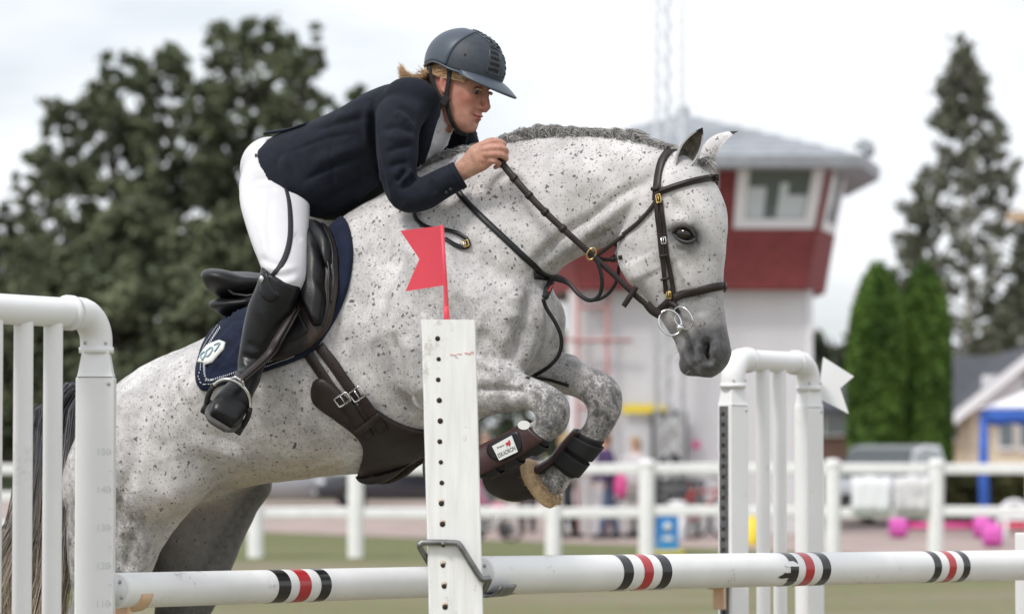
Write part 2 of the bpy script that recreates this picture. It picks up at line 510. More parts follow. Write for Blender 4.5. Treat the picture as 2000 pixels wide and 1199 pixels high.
# ================================================================== trees
def leaves_mesh(name, C, size, m, flat=0.0, tint=None):
    n = len(C)
    A = RNG.normal(size=(n, 3)); A /= np.linalg.norm(A, axis=1)[:, None]
    B = RNG.normal(size=(n, 3)); B -= A * (A * B).sum(1)[:, None]; B /= np.linalg.norm(B, axis=1)[:, None]
    s = (size * RNG.uniform(0.6, 1.25, n))[:, None]
    V = np.stack([C - A * s, C + B * s * 0.5, C + A * s, C - B * s * 0.5], 1).reshape(-1, 3)
    F = np.arange(4 * n).reshape(-1, 4)
    me = mesh_np(name, V, F, m, smooth=False)
    t = RNG.uniform(0, 0.38, n) if tint is None else tint
    attr(me, 'tint', np.repeat(t, 4)[:len(me.vertices)])
    return me
def tree(name, label, u, depth, top, rad, n, leaf, m, bark, group, low=0.18, shape='round', clumps=70, droop=0.0, cat="tree", csize=(0.08, 0.25), loose=.38):
    """one tree: tapered trunk with limbs and a crown of leaf clumps standing at the tips of the limbs"""
    g = ground_at(u, depth)
    h = 1.5 + (868 - top) / (FPX / depth)
    R = rad / (FPX / depth)
    r = root(name, g, label, cat, group)
    lean = RNG.normal(size=2) * 0.02 * h
    axis = lambda t: Vector((g.x + lean[0] * t * t, g.y + lean[1] * t * t, h * t))
    parts = [tube([axis(t) for t in (0, 0.08, 0.25, 0.5, 0.75, 0.97)], [h * 0.022, h * 0.016, h * 0.013, h * 0.009, h * 0.005, 0.01], n=9)]
    cs, cr = [], []
    for k in range(clumps):
        t = low + (1 - low) * (RNG.uniform() ** 0.85)
        q = (t - low) / (1 - low)
        if shape == 'round': env = math.sqrt(max(0.0, 1 - (2 * (q - 0.42) / 1.22) ** 2)) if q > 0.42 else 0.75 + 0.25 * q / 0.42
        elif shape == 'cone': env = max(0.06, (1 - q) ** 0.85)
        else: env = max(0.1, math.sin(math.pi * min(1, 0.12 + q * 0.86)) ** 0.8)
        an = RNG.uniform(0, 2 * math.pi)
        rr = R * env * math.sqrt(RNG.uniform(0.12, 1.0)) * RNG.uniform(0.82, 1.12)
        a0 = axis(max(0.06, t - 0.16 * RNG.uniform(0.5, 1.2) * env))
        c = axis(t) + Vector((math.cos(an) * rr, math.sin(an) * rr, RNG.normal() * 0.02 * h - droop * rr))
        cs.append(c); cr.append(R * RNG.uniform(*csize) * (0.55 + 0.45 * env))
        if k % max(2, clumps // 60) == 0:
            mid = a0.lerp(c, 0.5) + Vector((0, 0, 0.05 * rr + 0.02 * h))
            parts.append(tube([a0, mid, c], [h * 0.0045, h * 0.003, h * 0.001], n=5))
    Vt, Ft = join(parts)
    obj("trunk", Vt, Ft, bark, r)
    cs = np.array([list(c) for c in cs]); cr = np.array(cr)
    idx = RNG.integers(0, clumps, n)
    d = RNG.normal(size=(n, 3)); d /= np.linalg.norm(d, axis=1)[:, None]
    d *= (RNG.uniform(0.15, 1.15, n) ** 0.6)[:, None]
    stray = np.where(RNG.uniform(size=n) < loose, RNG.uniform(1.0, 2.6, n), 1.0)[:, None]
    P = cs[idx] + d * stray * cr[idx][:, None] * np.array([1.0, 1.0, 0.8])
    if droop: P[:, 2] -= droop * RNG.exponential(1.0, n) * 0.5 * cr[idx]
    P[:, 2] = np.maximum(P[:, 2], 0.15)
    ct = RNG.uniform(0.0, 0.22, clumps)
    link("crown", leaves_mesh("crown", P, leaf, m, tint=ct[idx] + RNG.uniform(0, 0.24, n)), r)
    return r
GT = "trees of the wood on the left"
for (lab, u, dep, top, rad, n, lo, cl) in (
    ("tallest broad tree of the dark green wood, its domed top left of the helmet", 480, 102, 28, 150, 15000, .10, 110),
    ("rounded green tree in the wood, just left of the tallest crown", 345, 100, 88, 120, 12000, .10, 90),
    ("slim loose-leaved tree on the right edge of the wood, right of the tallest crown", 585, 99, 78, 78, 6000, .12, 70),
    ("green tree with a ragged top above the left jump standard's end", 225, 98, 112, 108, 10000, .10, 80),
    ("drooping open-branched tree at the wood's left shoulder, sky showing through", 128, 97, 195, 92, 5200, .12, 64),
    ("tree behind the rider's back at the right end of the wood", 640, 96, 215, 80, 7000, .08, 70),
    ("small thin tree at the far left edge of the wood with sky behind", 62, 100, 300, 60, 2400, .15, 40),
    ("bushy tree at the left border of the picture, lower than the others", 5, 98, 405, 85, 6500, .05, 60),
    ("broad dark tree filling the wood behind the rider's breeches", 480, 92, 400, 150, 13000, .05, 100),
    ("broad dark tree in the middle of the wood's left half", 275, 91, 400, 150, 13000, .05, 100),
    ("low dense tree in front of the wood above the horse's tail", 110, 90, 470, 130, 11000, .03, 80),
    ("dark tree in front of the wood behind the saddle", 610, 90, 430, 120, 11000, .03, 80)):
    tree("deciduous_tree", lab, u, dep, top, rad * 1.22, int(n * 1.3), 0.17, M_leaf, M_bark, GT, low=lo, clumps=int(cl * 3.2), droop=0.2, csize=(.05, .15), loose=.22)
tree("deciduous_tree", "small distant treetop showing just behind the rider's shoulders", 690, 140, 165, 42, 1800, 0.3, M_leaf, M_bark, GT, low=.3, clumps=30)
for (lab, u, rad, top) in (("dark shrub under the wood at the left border", 20, 120, 560), ("dark shrub under the wood above the horse's croup", 230, 140, 540),
                           ("dark shrub under the wood behind the cantle", 430, 140, 560), ("dark shrub under the wood hidden behind the saddle flap", 640, 130, 560),
                           ("dark shrub at the wood's edge below the rider's boot", 800, 120, 620)):
    tree("shrub", lab, u, 88, top, rad, 11000, 0.19, M_leaf, M_bark, "shrubs at the foot of the wood", low=0.02, clumps=60, cat="shrub")
GR = "trees on the right"
tree("birch_tree", "tall open birch with bright sky gaps behind the two clipped columns", 1895, 104, 85, 310, 17000, 0.15, M_leaf_b, M_birch, GR, low=.08, shape='cone', clumps=520, droop=0.3, csize=(.028, .085), loose=.2)
tree("birch_tree", "birch at the right border, its branches cut by the picture's edge", 2045, 106, 280, 220, 10000, 0.15, M_leaf_b, M_birch, GR, low=.08, shape='cone', clumps=220, droop=0.3, csize=(.03, .09), loose=.12)
tree("birch_tree", "low thin birch with pale sky gaps right behind the clipped columns", 1800, 108, 370, 130, 6000, 0.15, M_leaf_b, M_birch, GR, low=.06, shape='cone', clumps=130, droop=0.3, csize=(.04, .11), loose=.12)
for (lab, u, top, rad, n) in (("distant round tree low between the tower and the clipped columns", 1650, 655, 45, 2200), ("distant tree beside the white tower's right wall", 1600, 668, 40, 1800),
                              ("distant tree whose top shows left of the tower under the horse's throat", 1085, 640, 40, 1600), ("distant dark tree behind the dark roofed bungalow", 1960, 600, 90, 5000)):
    tree("deciduous_tree", lab, u, 165, top, rad, n, 0.4, M_far, M_bark, "distant trees behind the tower and houses", low=.05, clumps=40)
# far wood that closes the horizon
C = []
for i in range(16000):
    x = RNG.uniform(-130, 130); hh = 6 + 2.5 * math.sin(x * 0.11) + 2 * math.sin(x * 0.31 + 1)
    C.append((x, 230 + RNG.uniform(0, 12), RNG.uniform(0.1, 1) ** 0.8 * hh + RNG.normal() * 0.3))
link("far_wood", leaves_mesh("far_wood", np.array(C), 0.8, M_far)); tag(bpy.data.objects["far_wood"], "low distant wood along the horizon", "wood", kind='stuff')

def thuja(label, u, depth, top, rad, n):
    g = ground_at(u, depth); h = 1.5 + (868 - top) / (FPX / depth); R = rad / (FPX / depth)
    r = root("thuja", g, label, "hedge tree", "clipped thuja columns")
    Vt, Ft = tube([g, g + Vector((0, 0, h * .5)), g + Vector((0, 0, h * .95))], [.09, .06, .01], n=8)
    obj("trunk", Vt, Ft, M_bark, r)
    t = RNG.uniform(0, 1, n) ** 0.9
    env = np.clip(np.where(t < 0.62, 0.93 + 0.1 * np.sin(t * 4), np.clip(1 - ((t - 0.62) / 0.385) ** 2.6, 0.0, 1) ** .6), 0.0, 1.02)
    an = RNG.uniform(0, 2 * math.pi, n)
    lump = 1 + 0.08 * np.sin(an * 5 + t * 17) * np.sin(t * 23 + an * 2)
    rr = R * env * lump * np.sqrt(RNG.uniform(0.55, 1.02, n))
    P = np.stack([g.x + np.cos(an) * rr, g.y + np.sin(an) * rr, 0.05 + t * h * (0.985 + 0.015 * RNG.normal(size=n))], 1)
    link("crown", leaves_mesh("crown", P, 0.085, M_thuja, tint=np.clip(0.30 * (lump - 0.92) / 0.16, 0, .35) + RNG.uniform(0, .2, n)), r)
thuja("wider clipped green thuja column, the left one of the pair beside the tower", 1714, 66, 527, 56, 34000)
thuja("clipped green thuja column on the pair's right, against the dark roof", 1804, 66.3, 529, 52, 34000)

# ================================================================== judges' tower
D_T = 53.0
ST = FPX / D_T
def tp(u, v, dy=0.0): return at(u, v, D_T + dy)
tw = root("judges_tower", ground_at(1350, D_T + 2), "white clad judges' tower with flared red cabin and grey hipped roof", "tower")
def zt(v): return 1.5 + (868 - v) / ST
def xt(u): return (u - 1000) / ST
X0, X1 = xt(1118), xt(1582)
yF, yB = D_T + .15, D_T + 4.2
zc0, zc1 = zt(566), zt(306)
V, F = box((X0 + X1) / 2, (yF + yB) / 2, zc0 / 2, X1 - X0 - .06, yB - yF - .06, zc0)
obj("wall_core", V, F, M_dark, tw, smooth=False)
nb = 30; bh = zc0 / nb
bf = mesh("cladding_board", *box(0, 0, 0, X1 - X0, .04, bh * .90, R=Matrix.Rotation(math.radians(13), 3, 'X'), bev=.004), M_clad, smooth=False)
bs = mesh("cladding_board_side", *box(0, 0, 0, .03, yB - yF, bh * .93, R=Matrix.Rotation(math.radians(7), 3, 'Y'), bev=.004), M_clad, smooth=False)
for i in range(nb):
    z = (i + .5) * bh
    for me, p in ((bf, ((X0 + X1) / 2, yF - .02, z)), (bs, (X1 + .02, (yF + yB) / 2, z)), (bs, (X0 - .02, (yF + yB) / 2, z))):
        o = bpy.data.objects.new("cladding_board", me); COL.objects.link(o); o.parent = tw; o.location = Vector(p) - tw.location
for x in (X0, X1):
    obj("corner_board", *box(x, yF - .03, zc0 / 2, .12, .09, zc0 - .01, bev=.006), M_clad, tw, smooth=False)
# flared cabin: eight sided plan, walls leaning outwards
def cab(z):
    q = (z - zc0) / (zc1 - zc0)
    w, f = 2.02 + .42 * q, .28 + .52 * q
    cx = xt(1352)
    return [Vector((cx - w + .12, D_T - f, z)), Vector((cx + w - .14, D_T - f, z)), Vector((cx + w + .34, D_T + 1.4, z)), Vector((cx + w + .2, D_T + 4.4, z)),
            Vector((cx + w - .6, D_T + 5 + f, z)), Vector((cx - w + .6, D_T + 5 + f, z)), Vector((cx - w - .2, D_T + 4.4, z)), Vector((cx - w - .34, D_T + 1.4, z))]
a, b = cab(zc0 + .02), cab(zc1)
V = [p.copy() for p in a + b]
ctr = Vector((xt(1352), D_T + 2.4, 0))
V = [ctr * 0 + Vector((ctr.x + (p.x - ctr.x) * .985, ctr.y + (p.y - ctr.y) * .985, p.z)) for p in V]
F = [(i, (i + 1) % 8, 8 + (i + 1) % 8, 8 + i) for i in range(8)] + [tuple(range(7, -1, -1)), tuple(range(8, 16))]
obj("cabin_core", V, F, M_dark, tw, smooth=False)
nr = 20
def face_board(i, q0, q1, s0=0.0, s1=1.0, m=M_red, name="cladding_board", out=.025, par=None):
    z0, z1 = zc0 + (zc1 - zc0) * q0, zc0 + (zc1 - zc0) * q1
    A, B = cab(z0), cab(z1)
    p = [A[i].lerp(A[(i + 1) % 8], s0), A[i].lerp(A[(i + 1) % 8], s1), B[i].lerp(B[(i + 1) % 8], s1), B[i].lerp(B[(i + 1) % 8], s0)]
    nrm = (p[1] - p[0]).cross(p[3] - p[0]).normalized()
    V = [x - nrm * .05 for x in p] + [x + nrm * (out - (.012 if k > 1 and m is M_red else 0)) for k, x in enumerate(p)]
    F = [(3, 2, 1, 0), (4, 5, 6, 7), (0, 1, 5, 4), (1, 2, 6, 5), (2, 3, 7, 6), (3, 0, 4, 7)]
    return obj(name, V, F, m, par or tw, smooth=False)
WIN = {0: (.25, .985), 1: (.12, .9), 7: (.1, .9)}
wq0, wq1 = .45, .965
for i in (0, 1, 7):
    for k in range(nr):
        q0, q1 = k / nr, (k + .95) / nr
        if q1 <= wq0 + .005 or q0 >= wq1: face_board(i, q0, q1)
        else:
            face_board(i, q0, q1, 0, WIN[i][0]); face_board(i, q0, q1, WIN[i][1], 1)
for i in (2, 3, 4, 5, 6):
    face_board(i, 0, 1)
for i in (0, 1, 7):
    s0, s1 = WIN[i]
    # two panes on the front so that the frame divides as in the picture
    splits = [s0, s1]
    if i == 0: splits = [s0, s0 + (s1 - s0) * .46, s1 - (s1 - s0) * .44, s1]
    for a_, b_ in zip(splits[:-1], splits[1:]):
        if i == 0 and b_ - a_ < .15:
            for k in range(nr):
                if wq0 < (k + .95) / nr - .005 and k / nr < wq1: face_board(0, k / nr, (k + .95) / nr, a_, b_)
            continue
        w = face_board(i, wq0, wq1, a_, b_, M_dark, "window", -.03)
        fw = .012 if i == 0 else .06
        fh = .035
        bar = .045 if i == 0 else .14
        for (q0, q1, t0, t1) in ((wq0, wq0 + .07, a_, b_), (wq1 - .07, wq1, a_, b_), (wq0 + .071, wq1 - .071, a_, a_ + bar), (wq0 + .071, wq1 - .071, b_ - bar, b_)):
            face_board(i, q0, q1, t0, t1, M_trim, "frame", .055, w)
        face_board(i, wq0 + .071, wq1 - .071, a_ + bar, b_ - bar, M_glass, "pane", .0, w)
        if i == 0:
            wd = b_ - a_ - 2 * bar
            face_board(i, wq0 + .075, wq0 + .30, a_ + bar + .004, a_ + bar + wd * .30, M_sky_glass, "sky_in_glass", .006, w)
            face_board(i, wq0 + .075, wq0 + .24, a_ + bar + wd * .52, b_ - bar - .004, M_sky_glass, "sky_in_glass", .006, w)
            face_board(i, wq0 + .24, wq0 + .33, a_ + bar + wd * .52, a_ + bar + wd * .66, M_sky_glass, "sky_in_glass", .006, w)
# pale panels on the panes imitate sky reflected in and seen through them
# roof
zE, zA = 6.13, 7.32
def roofpoly(z, g): return [Vector((ctr.x + (p.x - ctr.x) * g, ctr.y + (p.y - ctr.y) * g, z)) for p in cab(zc1)]
E0, E1 = roofpoly(zE - .06, 1.19), roofpoly(zE + .10, 1.20)
ap = Vector((xt(1350), D_T + 2.4, zA))
V = E0 + E1 + [ap]
F = [tuple(range(7, -1, -1))] + [(i, (i + 1) % 8, 8 + (i + 1) % 8, 8 + i) for i in range(8)]
obj("eave", V, F, M_darkroof if False else M_roof, tw, smooth=False)
for i in range(8):                                   # each slope is laid in courses of sheet
    A, B = E1[i], E1[(i + 1) % 8]
    for k in range(9):
        t0, t1 = k / 9, (k + 1) / 9
        p = [A.lerp(ap, t0), B.lerp(ap, t0), B.lerp(ap, min(t1 + .02, .999)), A.lerp(ap, min(t1 + .02, .999))]
        up = Vector((0, 0, .035))
        V = [p[0] + up, p[1] + up, p[2] + up * .15, p[3] + up * .15, p[0], p[1], p[2] - up, p[3] - up]
        obj("roof_sheet", V, [(0, 1, 2, 3), (4, 7, 6, 5), (0, 4, 5, 1), (1, 5, 6, 2), (2, 6, 7, 3), (3, 7, 4, 0)], M_roof, tw, smooth=False)
obj("roof_cap", *ellipsoid(ap + Vector((0, 0, .06)), .12, .12, .14), M_roof, tw)
fl = obj("floodlight", *join([box(*tp(1690, 287, 2.5), .30, .22, .20, R=Matrix.Rotation(.5, 3, 'Y'), bev=.02), box(*tp(1684, 281, 2.5), .34, .12, .04, R=Matrix.Rotation(-.25, 3, 'Y')), tube([tp(1688, 318, 2.5), tp(1690, 292, 2.5)], .025)]), M_steel, tw, smooth=False)
obj("lens", *ellipsoid(tp(1698, 296, 2.45), .10, .06, .10), M_dark, fl)
# things on and before the tower
V, F = box(*tp(1307, 862, -.05), .60, .06, 1.02, bev=.01)
r = root("notice_board", tp(1307, 905, -.1), "grey notice board in a dark frame against the tower's white wall", "notice board")
obj("frame", V, F, M_dark, r, smooth=False)
obj("panel", *box(*tp(1307, 850, -.10), .40, .03, .62), material("grey_panel", (.33, .33, .32), .6), r, smooth=False)
for x in (1287, 1329): obj("leg", *tube([ground_at(x, D_T - .06), tp(x, 900, -.06)], .025), M_dark, r)
tag(obj("banner", *box(*tp(1258, 798, -.0), .74, .03, .15, bev=.006), M_yellow, smooth=False), "narrow yellow banner fixed to the tower wall above the notice board", "banner")
tag(obj("poster", *box(*tp(1360, 868, -.0), .13, .02, .12), M_pink, smooth=False), "small pink paper on the tower wall right of the notice board", "poster")
lad = root("ladder", ground_at(1156, D_T - .12), "red steel ladder leaning up the left of the tower's white wall", "ladder")
M_lad = material("faded_red_steel", (.42, .20, .20), .6)
for u in (1128, 1186): obj("rail", *tube([ground_at(u, D_T - .12), tp(u, 560, -.12)], .035), M_lad, lad)
for v in (600, 665, 730, 795, 860, 925): obj("rung", *tube([tp(1128, v, -.12), tp(1186, v, -.12)], .028), M_lad, lad)
obj("crossbar", *tube([tp(1100, 664, -.16), tp(1235, 664, -.16)], .03), M_lad, lad)
# lattice mast before the tower
mp_ = root("radio_mast", ground_at(1308, D_T - .9), "thin pale grey lattice mast rising past the tower's roof into the sky", "mast")
M_mast = material("haze_pale_steel", (.66, .69, .72), .5)  # steel colour lightened to imitate haze
mx, my = ground_at(1308, D_T - .9).x, D_T - .9
lg = [Vector((mx - .22, my, 0)), Vector((mx + .22, my, 0)), Vector((mx, my + .38, 0))]
H_M = 14.0
for p in lg: obj("leg", *tube([p, p + Vector((0, 0, H_M))], .036, n=6), M_mast, mp_)
zz = []
for k in range(34):
    z = k * .41
    for i in range(3):
        p, q = lg[i], lg[(i + 1) % 3]
        zz.append(tube([p + Vector((0, 0, z)), q + Vector((0, 0, z + .41))], .014, n=4, cap=False))
obj("lattice", *join(zz), M_mast, mp_)

# ================================================================== houses
def house(label, u0, u1, depth, v_eave, v_ridge, gable_u=None, wall=M_beige, rot=0):
    s = FPX / depth
    x0, x1 = (u0 - 1000) / s, (u1 - 1000) / s
    ze, zr = 1.5 + (868 - v_eave) / s, 1.5 + (868 - v_ridge) / s
    r = root("bungalow", Vector(((x0 + x1) / 2, depth + 4, 0)), label, "house")
    obj("wall", *box((x0 + x1) / 2, depth + 4, ze / 2, x1 - x0, 8, ze), wall, r, smooth=False)
    y0, y1, ym = depth - .5, depth + 8.5, depth + 4
    V = [(x0 - .4, y0, ze - .12), (x1 + .4, y0, ze - .12), (x1 + .4, ym, zr), (x0 - .4, ym, zr), (x0 - .4, y1, ze - .12), (x1 + .4, y1, ze - .12)]
    V += [(x, y, z + .16) for x, y, z in V]
    F = [(0, 1, 2, 3), (3, 2, 5, 4), (6, 9, 8, 7), (9, 10, 11, 8), (0, 6, 7, 1), (4, 5, 11, 10), (0, 3, 9, 6), (3, 4, 10, 9), (1, 7, 8, 2), (2, 8, 11, 5)]
    obj("roof", V, F, M_darkroof, r, smooth=False)
    for sx in (x0, x1):
        obj("gable", [(sx, depth, ze), (sx, depth + 8, ze), (sx, ym, zr - .05)], [(0, 1, 2)], wall, r, smooth=False)
    return r, x0, x1, ze, zr
def add_window(r, x, y, z, w, h, mframe=M_trim):
    f = obj("window", *box(x, y, z, w, .1, h, bev=.01), mframe, r, smooth=False)
    obj("pane", *box(x, y - .04, z, w * .8, .05, h * .84), M_glass, f, smooth=False)
r, x0, x1, ze, zr = house("beige bungalow with a dark tiled roof and a pale front gable", 1795, 2090, 84, 792, 698)
s = FPX / 84
gx0, gx1, gxm = (1868 - 1000) / s, (2110 - 1000) / s, (1990 - 1000) / s
gz = 1.5 + (868 - 700) / s
V = [(gx0, 81.5, 0), (gx1, 81.5, 0), (gx1, 81.5, ze - .1), (gxm, 81.5, gz), (gx0, 81.5, ze - .1)]
V += [(x, 86.5, z) for x, y, z in V]
obj("front_wing", V, [(0, 1, 2, 3, 4), (9, 8, 7, 6, 5), (0, 4, 9, 5), (1, 6, 7, 2)], M_beige, r, smooth=False)
for a_, b_ in (((gx0 - .5, ze - .42), (gxm, gz + .05)), ((gx1 + .5, ze - .42), (gxm, gz + .05))):
    V = [Vector((a_[0], 81.0, a_[1])), Vector((b_[0], 81.0, b_[1])), Vector((b_[0], 87, b_[1])), Vector((a_[0], 87, a_[1]))]
    V += [p + Vector((0, 0, .2)) for p in V]
    obj("wing_roof", V, [(3, 2, 1, 0), (4, 5, 6, 7), (0, 1, 5, 4), (1, 2, 6, 5), (2, 3, 7, 6), (3, 0, 4, 7)], M_darkroof, r, smooth=False)
    V = [Vector((a_[0], 80.95, a_[1] - .12)), Vector((b_[0], 80.95, b_[1] - .12)), Vector((b_[0], 80.95, b_[1] + .2)), Vector((a_[0], 80.95, a_[1] + .2))]
    V += [p + Vector((0, .06, 0)) for p in V]
    obj("barge_board", V, [(0, 1, 2, 3), (7, 6, 5, 4), (0, 4, 5, 1), (1, 5, 6, 2), (2, 6, 7, 3), (3, 7, 4, 0)], M_trim, r, smooth=False)
for (u, v, w, h) in ((1935, 835, .45, 1.2), (1972, 835, .4, 1.25), (1990, 762, .9, .45)):
    add_window(r, (u - 1000) / s, 81.46, 1.5 + (868 - v) / s, w, h)
add_window(r, (1855 - 1000) / s, 83.9, 1.5 + (868 - 825) / s, .7, 1.0)
obj("porch_panel", *box((1930 - 1000) / s, 81.4, 1.5 + (868 - 765) / s, 1.1, .1, .75, bev=.02), M_trim, r, smooth=False)
r, x0, x1, ze, zr = house("dark roofed low house behind the white flag", 1560, 1700, 92, 800, 735, wall=material("dark_brown_boards", (.13, .075, .06), .8, var=.3))
add_window(r, (1632 - 1000) / (FPX / 92), 91.95, 1.5 + (868 - 825) / (FPX / 92), .8, .8)
# low pink wall by the car park at the left border
s = FPX / 101
r = root("low_wall", Vector(((-40 - 1000) / s, 101, 0)), "low weathered wall with a grey coping at the left border below the wood", "wall")
xa, xb = (-260 - 1000) / s, (175 - 1000) / s
zt_ = 1.5 - (888 - 868) / s
nC = 9
for i in range(nC):
    w_ = (xb - xa) / nC
    obj("coping_stone", *box(xa + (i + .5) * w_, 101, zt_ + .14, w_ - .02, .5, .26, bev=.03), M_steel if False else M_roof, r, smooth=False)
obj("body", *box((xa + xb) / 2, 101, zt_ / 2, xb - xa, .36, zt_), M_brick, r, smooth=False)

# ================================================================== white rail fence
D_F = 42.0
SF = FPX / D_F
def fence(label, us, zs, depth, top, group=None, rt=.14):
    s = FPX / depth
    xs = [(u - 1000) / s for u in us]
    r = root("rail_fence", Vector(((xs[0] + xs[-1]) / 2, depth, 0)), label, "fence")
    pm = None
    for x in xs:
        V, F = join([box(0, 0, top / 2, .19, .17, top, bev=.03)])
        if pm is None:
            bm = bmesh.new()
            ring = []
            prof = [(.105, 0), (.105, top - .10), (.118, top - .09), (.118, top - .05), (.085, top - .012), (.03, top)]
            for (q, z) in prof: ring.append([bm.verts.new((q * math.cos(t) * (1 if True else 0), q * math.sin(t), z)) for t in [2 * math.pi * k / 14 for k in range(14)]])
            for A, B in zip(ring[:-1], ring[1:]):
                for k in range(14): bm.faces.new((A[k], A[(k + 1) % 14], B[(k + 1) % 14], B[k]))
            bm.faces.new(ring[-1])
            pm = bpy.data.meshes.new("post"); bm.to_mesh(pm); bm.free(); flat_sharp(pm); pm.materials.append(M_white)
        o = bpy.data.objects.new("post", pm); COL.objects.link(o); o.parent = r
        o.location = Vector((x, depth, 0)) - r.location
        o.rotation_euler = (RNG.normal() * .008, RNG.normal() * .01, RNG.uniform(0, 1))
    for z in zs:
        for i in range(len(xs) - 1):
            L = xs[i + 1] - xs[i]
            V, F = box((xs[i] + xs[i + 1]) / 2, depth - .0, z + RNG.normal() * .008, L - .2, .06, rt, R=Matrix.Rotation(RNG.normal() * .004, 3, 'Y'), bev=.02)
            obj("rail", V, F, M_white, r, smooth=False)
    return r
fence("long white two-rail fence of round posts behind the jump", [305, 500, 695, 888, 1080, 1262, 1440, 1625, 1825, 2020, 2215], (1.18, .605), D_F, 1.31)
fence("white three-rail fence section at the left border behind the tail", [-330, -140, 50, 245], (1.18, .80, .41), D_F + .6, 1.31)

# ================================================================== vehicles
def car(label, pos, yaw, paint, length=4.4, width=1.78, height=1.47, kind='hatch'):
    r = root("parked_car", pos, label, "car", "cars parked behind the rails")
    R = Matrix.Rotation(yaw, 3, 'Z')
    P = lambda x, y, z: R @ Vector((x, y, z)) + Vector(pos)
    L, W, H = length / 2, width / 2, height
    # body: stations along the length: (x, half width, sill z, shoulder z)
    st = [(-L, .72, .45, .62), (-L + .06, .82, .30, .82), (-L + .5, .95, .24, .93), (-L * .3, 1, .22, .95), (L * .35, 1, .22, .92), (L - .55, .96, .24, .84), (L - .08, .82, .28, .70), (L, .7, .42, .58)]
    V, F = [], []
    for (x, w, z0, z1) in st:
        w *= W
        for (yy, z) in ((-w * .9, z0), (-w, z0 + .12), (-w * 1.0, (z0 + z1) / 2), (-w * .96, z1 - .06), (-w * .86, z1), (w * .86, z1), (w * .96, z1 - .06), (w, (z0 + z1) / 2), (w, z0 + .12), (w * .9, z0)):
            V.append(P(x, yy, z))
    n = 10
    for i in range(len(st) - 1):
        for k in range(n): F.append((i * n + k, i * n + (k + 1) % n, (i + 1) * n + (k + 1) % n, (i + 1) * n + k))
    F += [tuple(range(n)), tuple(range((len(st) - 1) * n, len(st) * n))[::-1]]
    body = obj("body", V, F, paint, r)
    flat_sharp(body.data, 40)
    # cabin
    cb = [(-L + .12, .93, .60), (-L + .75, H - .02, .74), (-.1, H, .76), (L * .28, H - .07, .72), (L * .62, .90, .62)]
    xs = [c[0] for c in cb]
    V, F = [], []
    base = [(-L + .12, .90), (-L + .7, .92), (-.1, .93), (L * .3, .91), (L * .66, .86)]
    for (xb_, zb), (x, z, _) in zip(base, cb):
        w0, w1 = W * .87, W * .70
        V += [P(xb_, -w0, zb - .02), P(x, -w1, z), P(x, w1, z), P(xb_, w0, zb - .02)]
    for i in range(4):
        for k in range(3): F.append((i * 4 + k, i * 4 + k + 1, i * 4 + 5 + k, i * 4 + 4 + k))
    F += [(3, 2, 1, 0), (16, 17, 18, 19)]
    cabin = obj("cabin", V, F, paint, r); flat_sharp(cabin.data, 30)
    def quad(name, pts, m, th=.012):
        c = sum(pts, Vector()) / len(pts)
        nrm = (pts[1] - pts[0]).cross(pts[2] - pts[0]).normalized()
        if nrm.dot(c - P(0, 0, .9)) < 0: nrm = -nrm
        V = [p + nrm * th for p in pts] + [p - nrm * .02 for p in pts]
        k = len(pts)
        obj(name, V, [tuple(range(k)), tuple(range(2 * k - 1, k - 1, -1))] + [(i, i + k, (i + 1) % k + k, (i + 1) % k) for i in range(k)], m, r, smooth=False)
    def on_side(sgn, x, q):            # a point on the cabin's side
        zs = np.interp(x, xs, [c[1] for c in cb]); zb = np.interp(x, [b_[0] for b_ in base], [b_[1] for b_ in base])
        return P(x, sgn * (W * .87 + (W * .70 - W * .87) * q), zb + (zs - zb) * q)
    for sg in (-1, 1):
        quad("side_window", [on_side(sg, -L + .75, .12), on_side(sg, -.12, .12), on_side(sg, -.12, .88), on_side(sg, -L + .95, .86)], M_glass)
        quad("side_window", [on_side(sg, -.02, .12), on_side(sg, L * .52, .14), on_side(sg, L * .30, .86), on_side(sg, -.02, .88)], M_glass)
    a0, a1 = Vector((L * .62, 0, .93)), Vector((L * .29, 0, H - .10))
    quad("windscreen", [P(a0.x, -W * .76, a0.z - .01), P(a0.x, W * .76, a0.z - .01), P(a1.x, W * .66, a1.z), P(a1.x, -W * .66, a1.z)], M_glass, .03)
    quad("rear_window", [P(-L + .2, -W * .74, 1.0), P(-L + .2, W * .74, 1.0), P(-L + .62, W * .66, H - .1), P(-L + .62, -W * .66, H - .1)], M_glass, .05)
    for sx in (-L * .60, L * .62):
        for sg in (-1, 1):
            w = obj("wheel", *tube([P(sx, sg * (W - .20), .31), P(sx, sg * (W + .01), .31)], .31, n=22), M_rubber, r)
            flat_sharp(w.data)
            obj("rim", *tube([P(sx, sg * (W - .1), .31), P(sx, sg * (W + .02), .31)], [.19, .20], n=18), M_steel, w)
    for sg in (-1, 1):
        obj("headlight", *ellipsoid(P(L - .10, sg * W * .62, .62), .10, .2, .09, R=R), material("headlight_glass", (.6, .62, .65), .1) if "headlight_glass" not in MATS else MATS["headlight_glass"], r)
        obj("mirror", *ellipsoid(P(L * .38, sg * (W + .06), .96), .08, .12, .08, R=R), paint, r)
    obj("grille", *box(*P(L - .005, 0, .50), .05, W * .95, .16, R=R, bev=.02), M_dark, r, smooth=False)
    obj("bumper", *box(*P(L - .03, 0, .34), .10, W * 1.5, .14, R=R, bev=.04), M_dark, r, smooth=False)
    obj("number_plate", *box(*P(L + .03, 0, .40), .02, .5, .11, R=R), M_trim, r, smooth=False)
    return r
M_silver = material("silver_car_paint", (.36, .37, .39), .3, metal=.5, coat=.6)
M_blackcar = material("black_car_paint", (.018, .02, .028), .22, coat=.8)
M_whitecar = material("white_car_paint", (.80, .81, .83), .3, coat=.5)
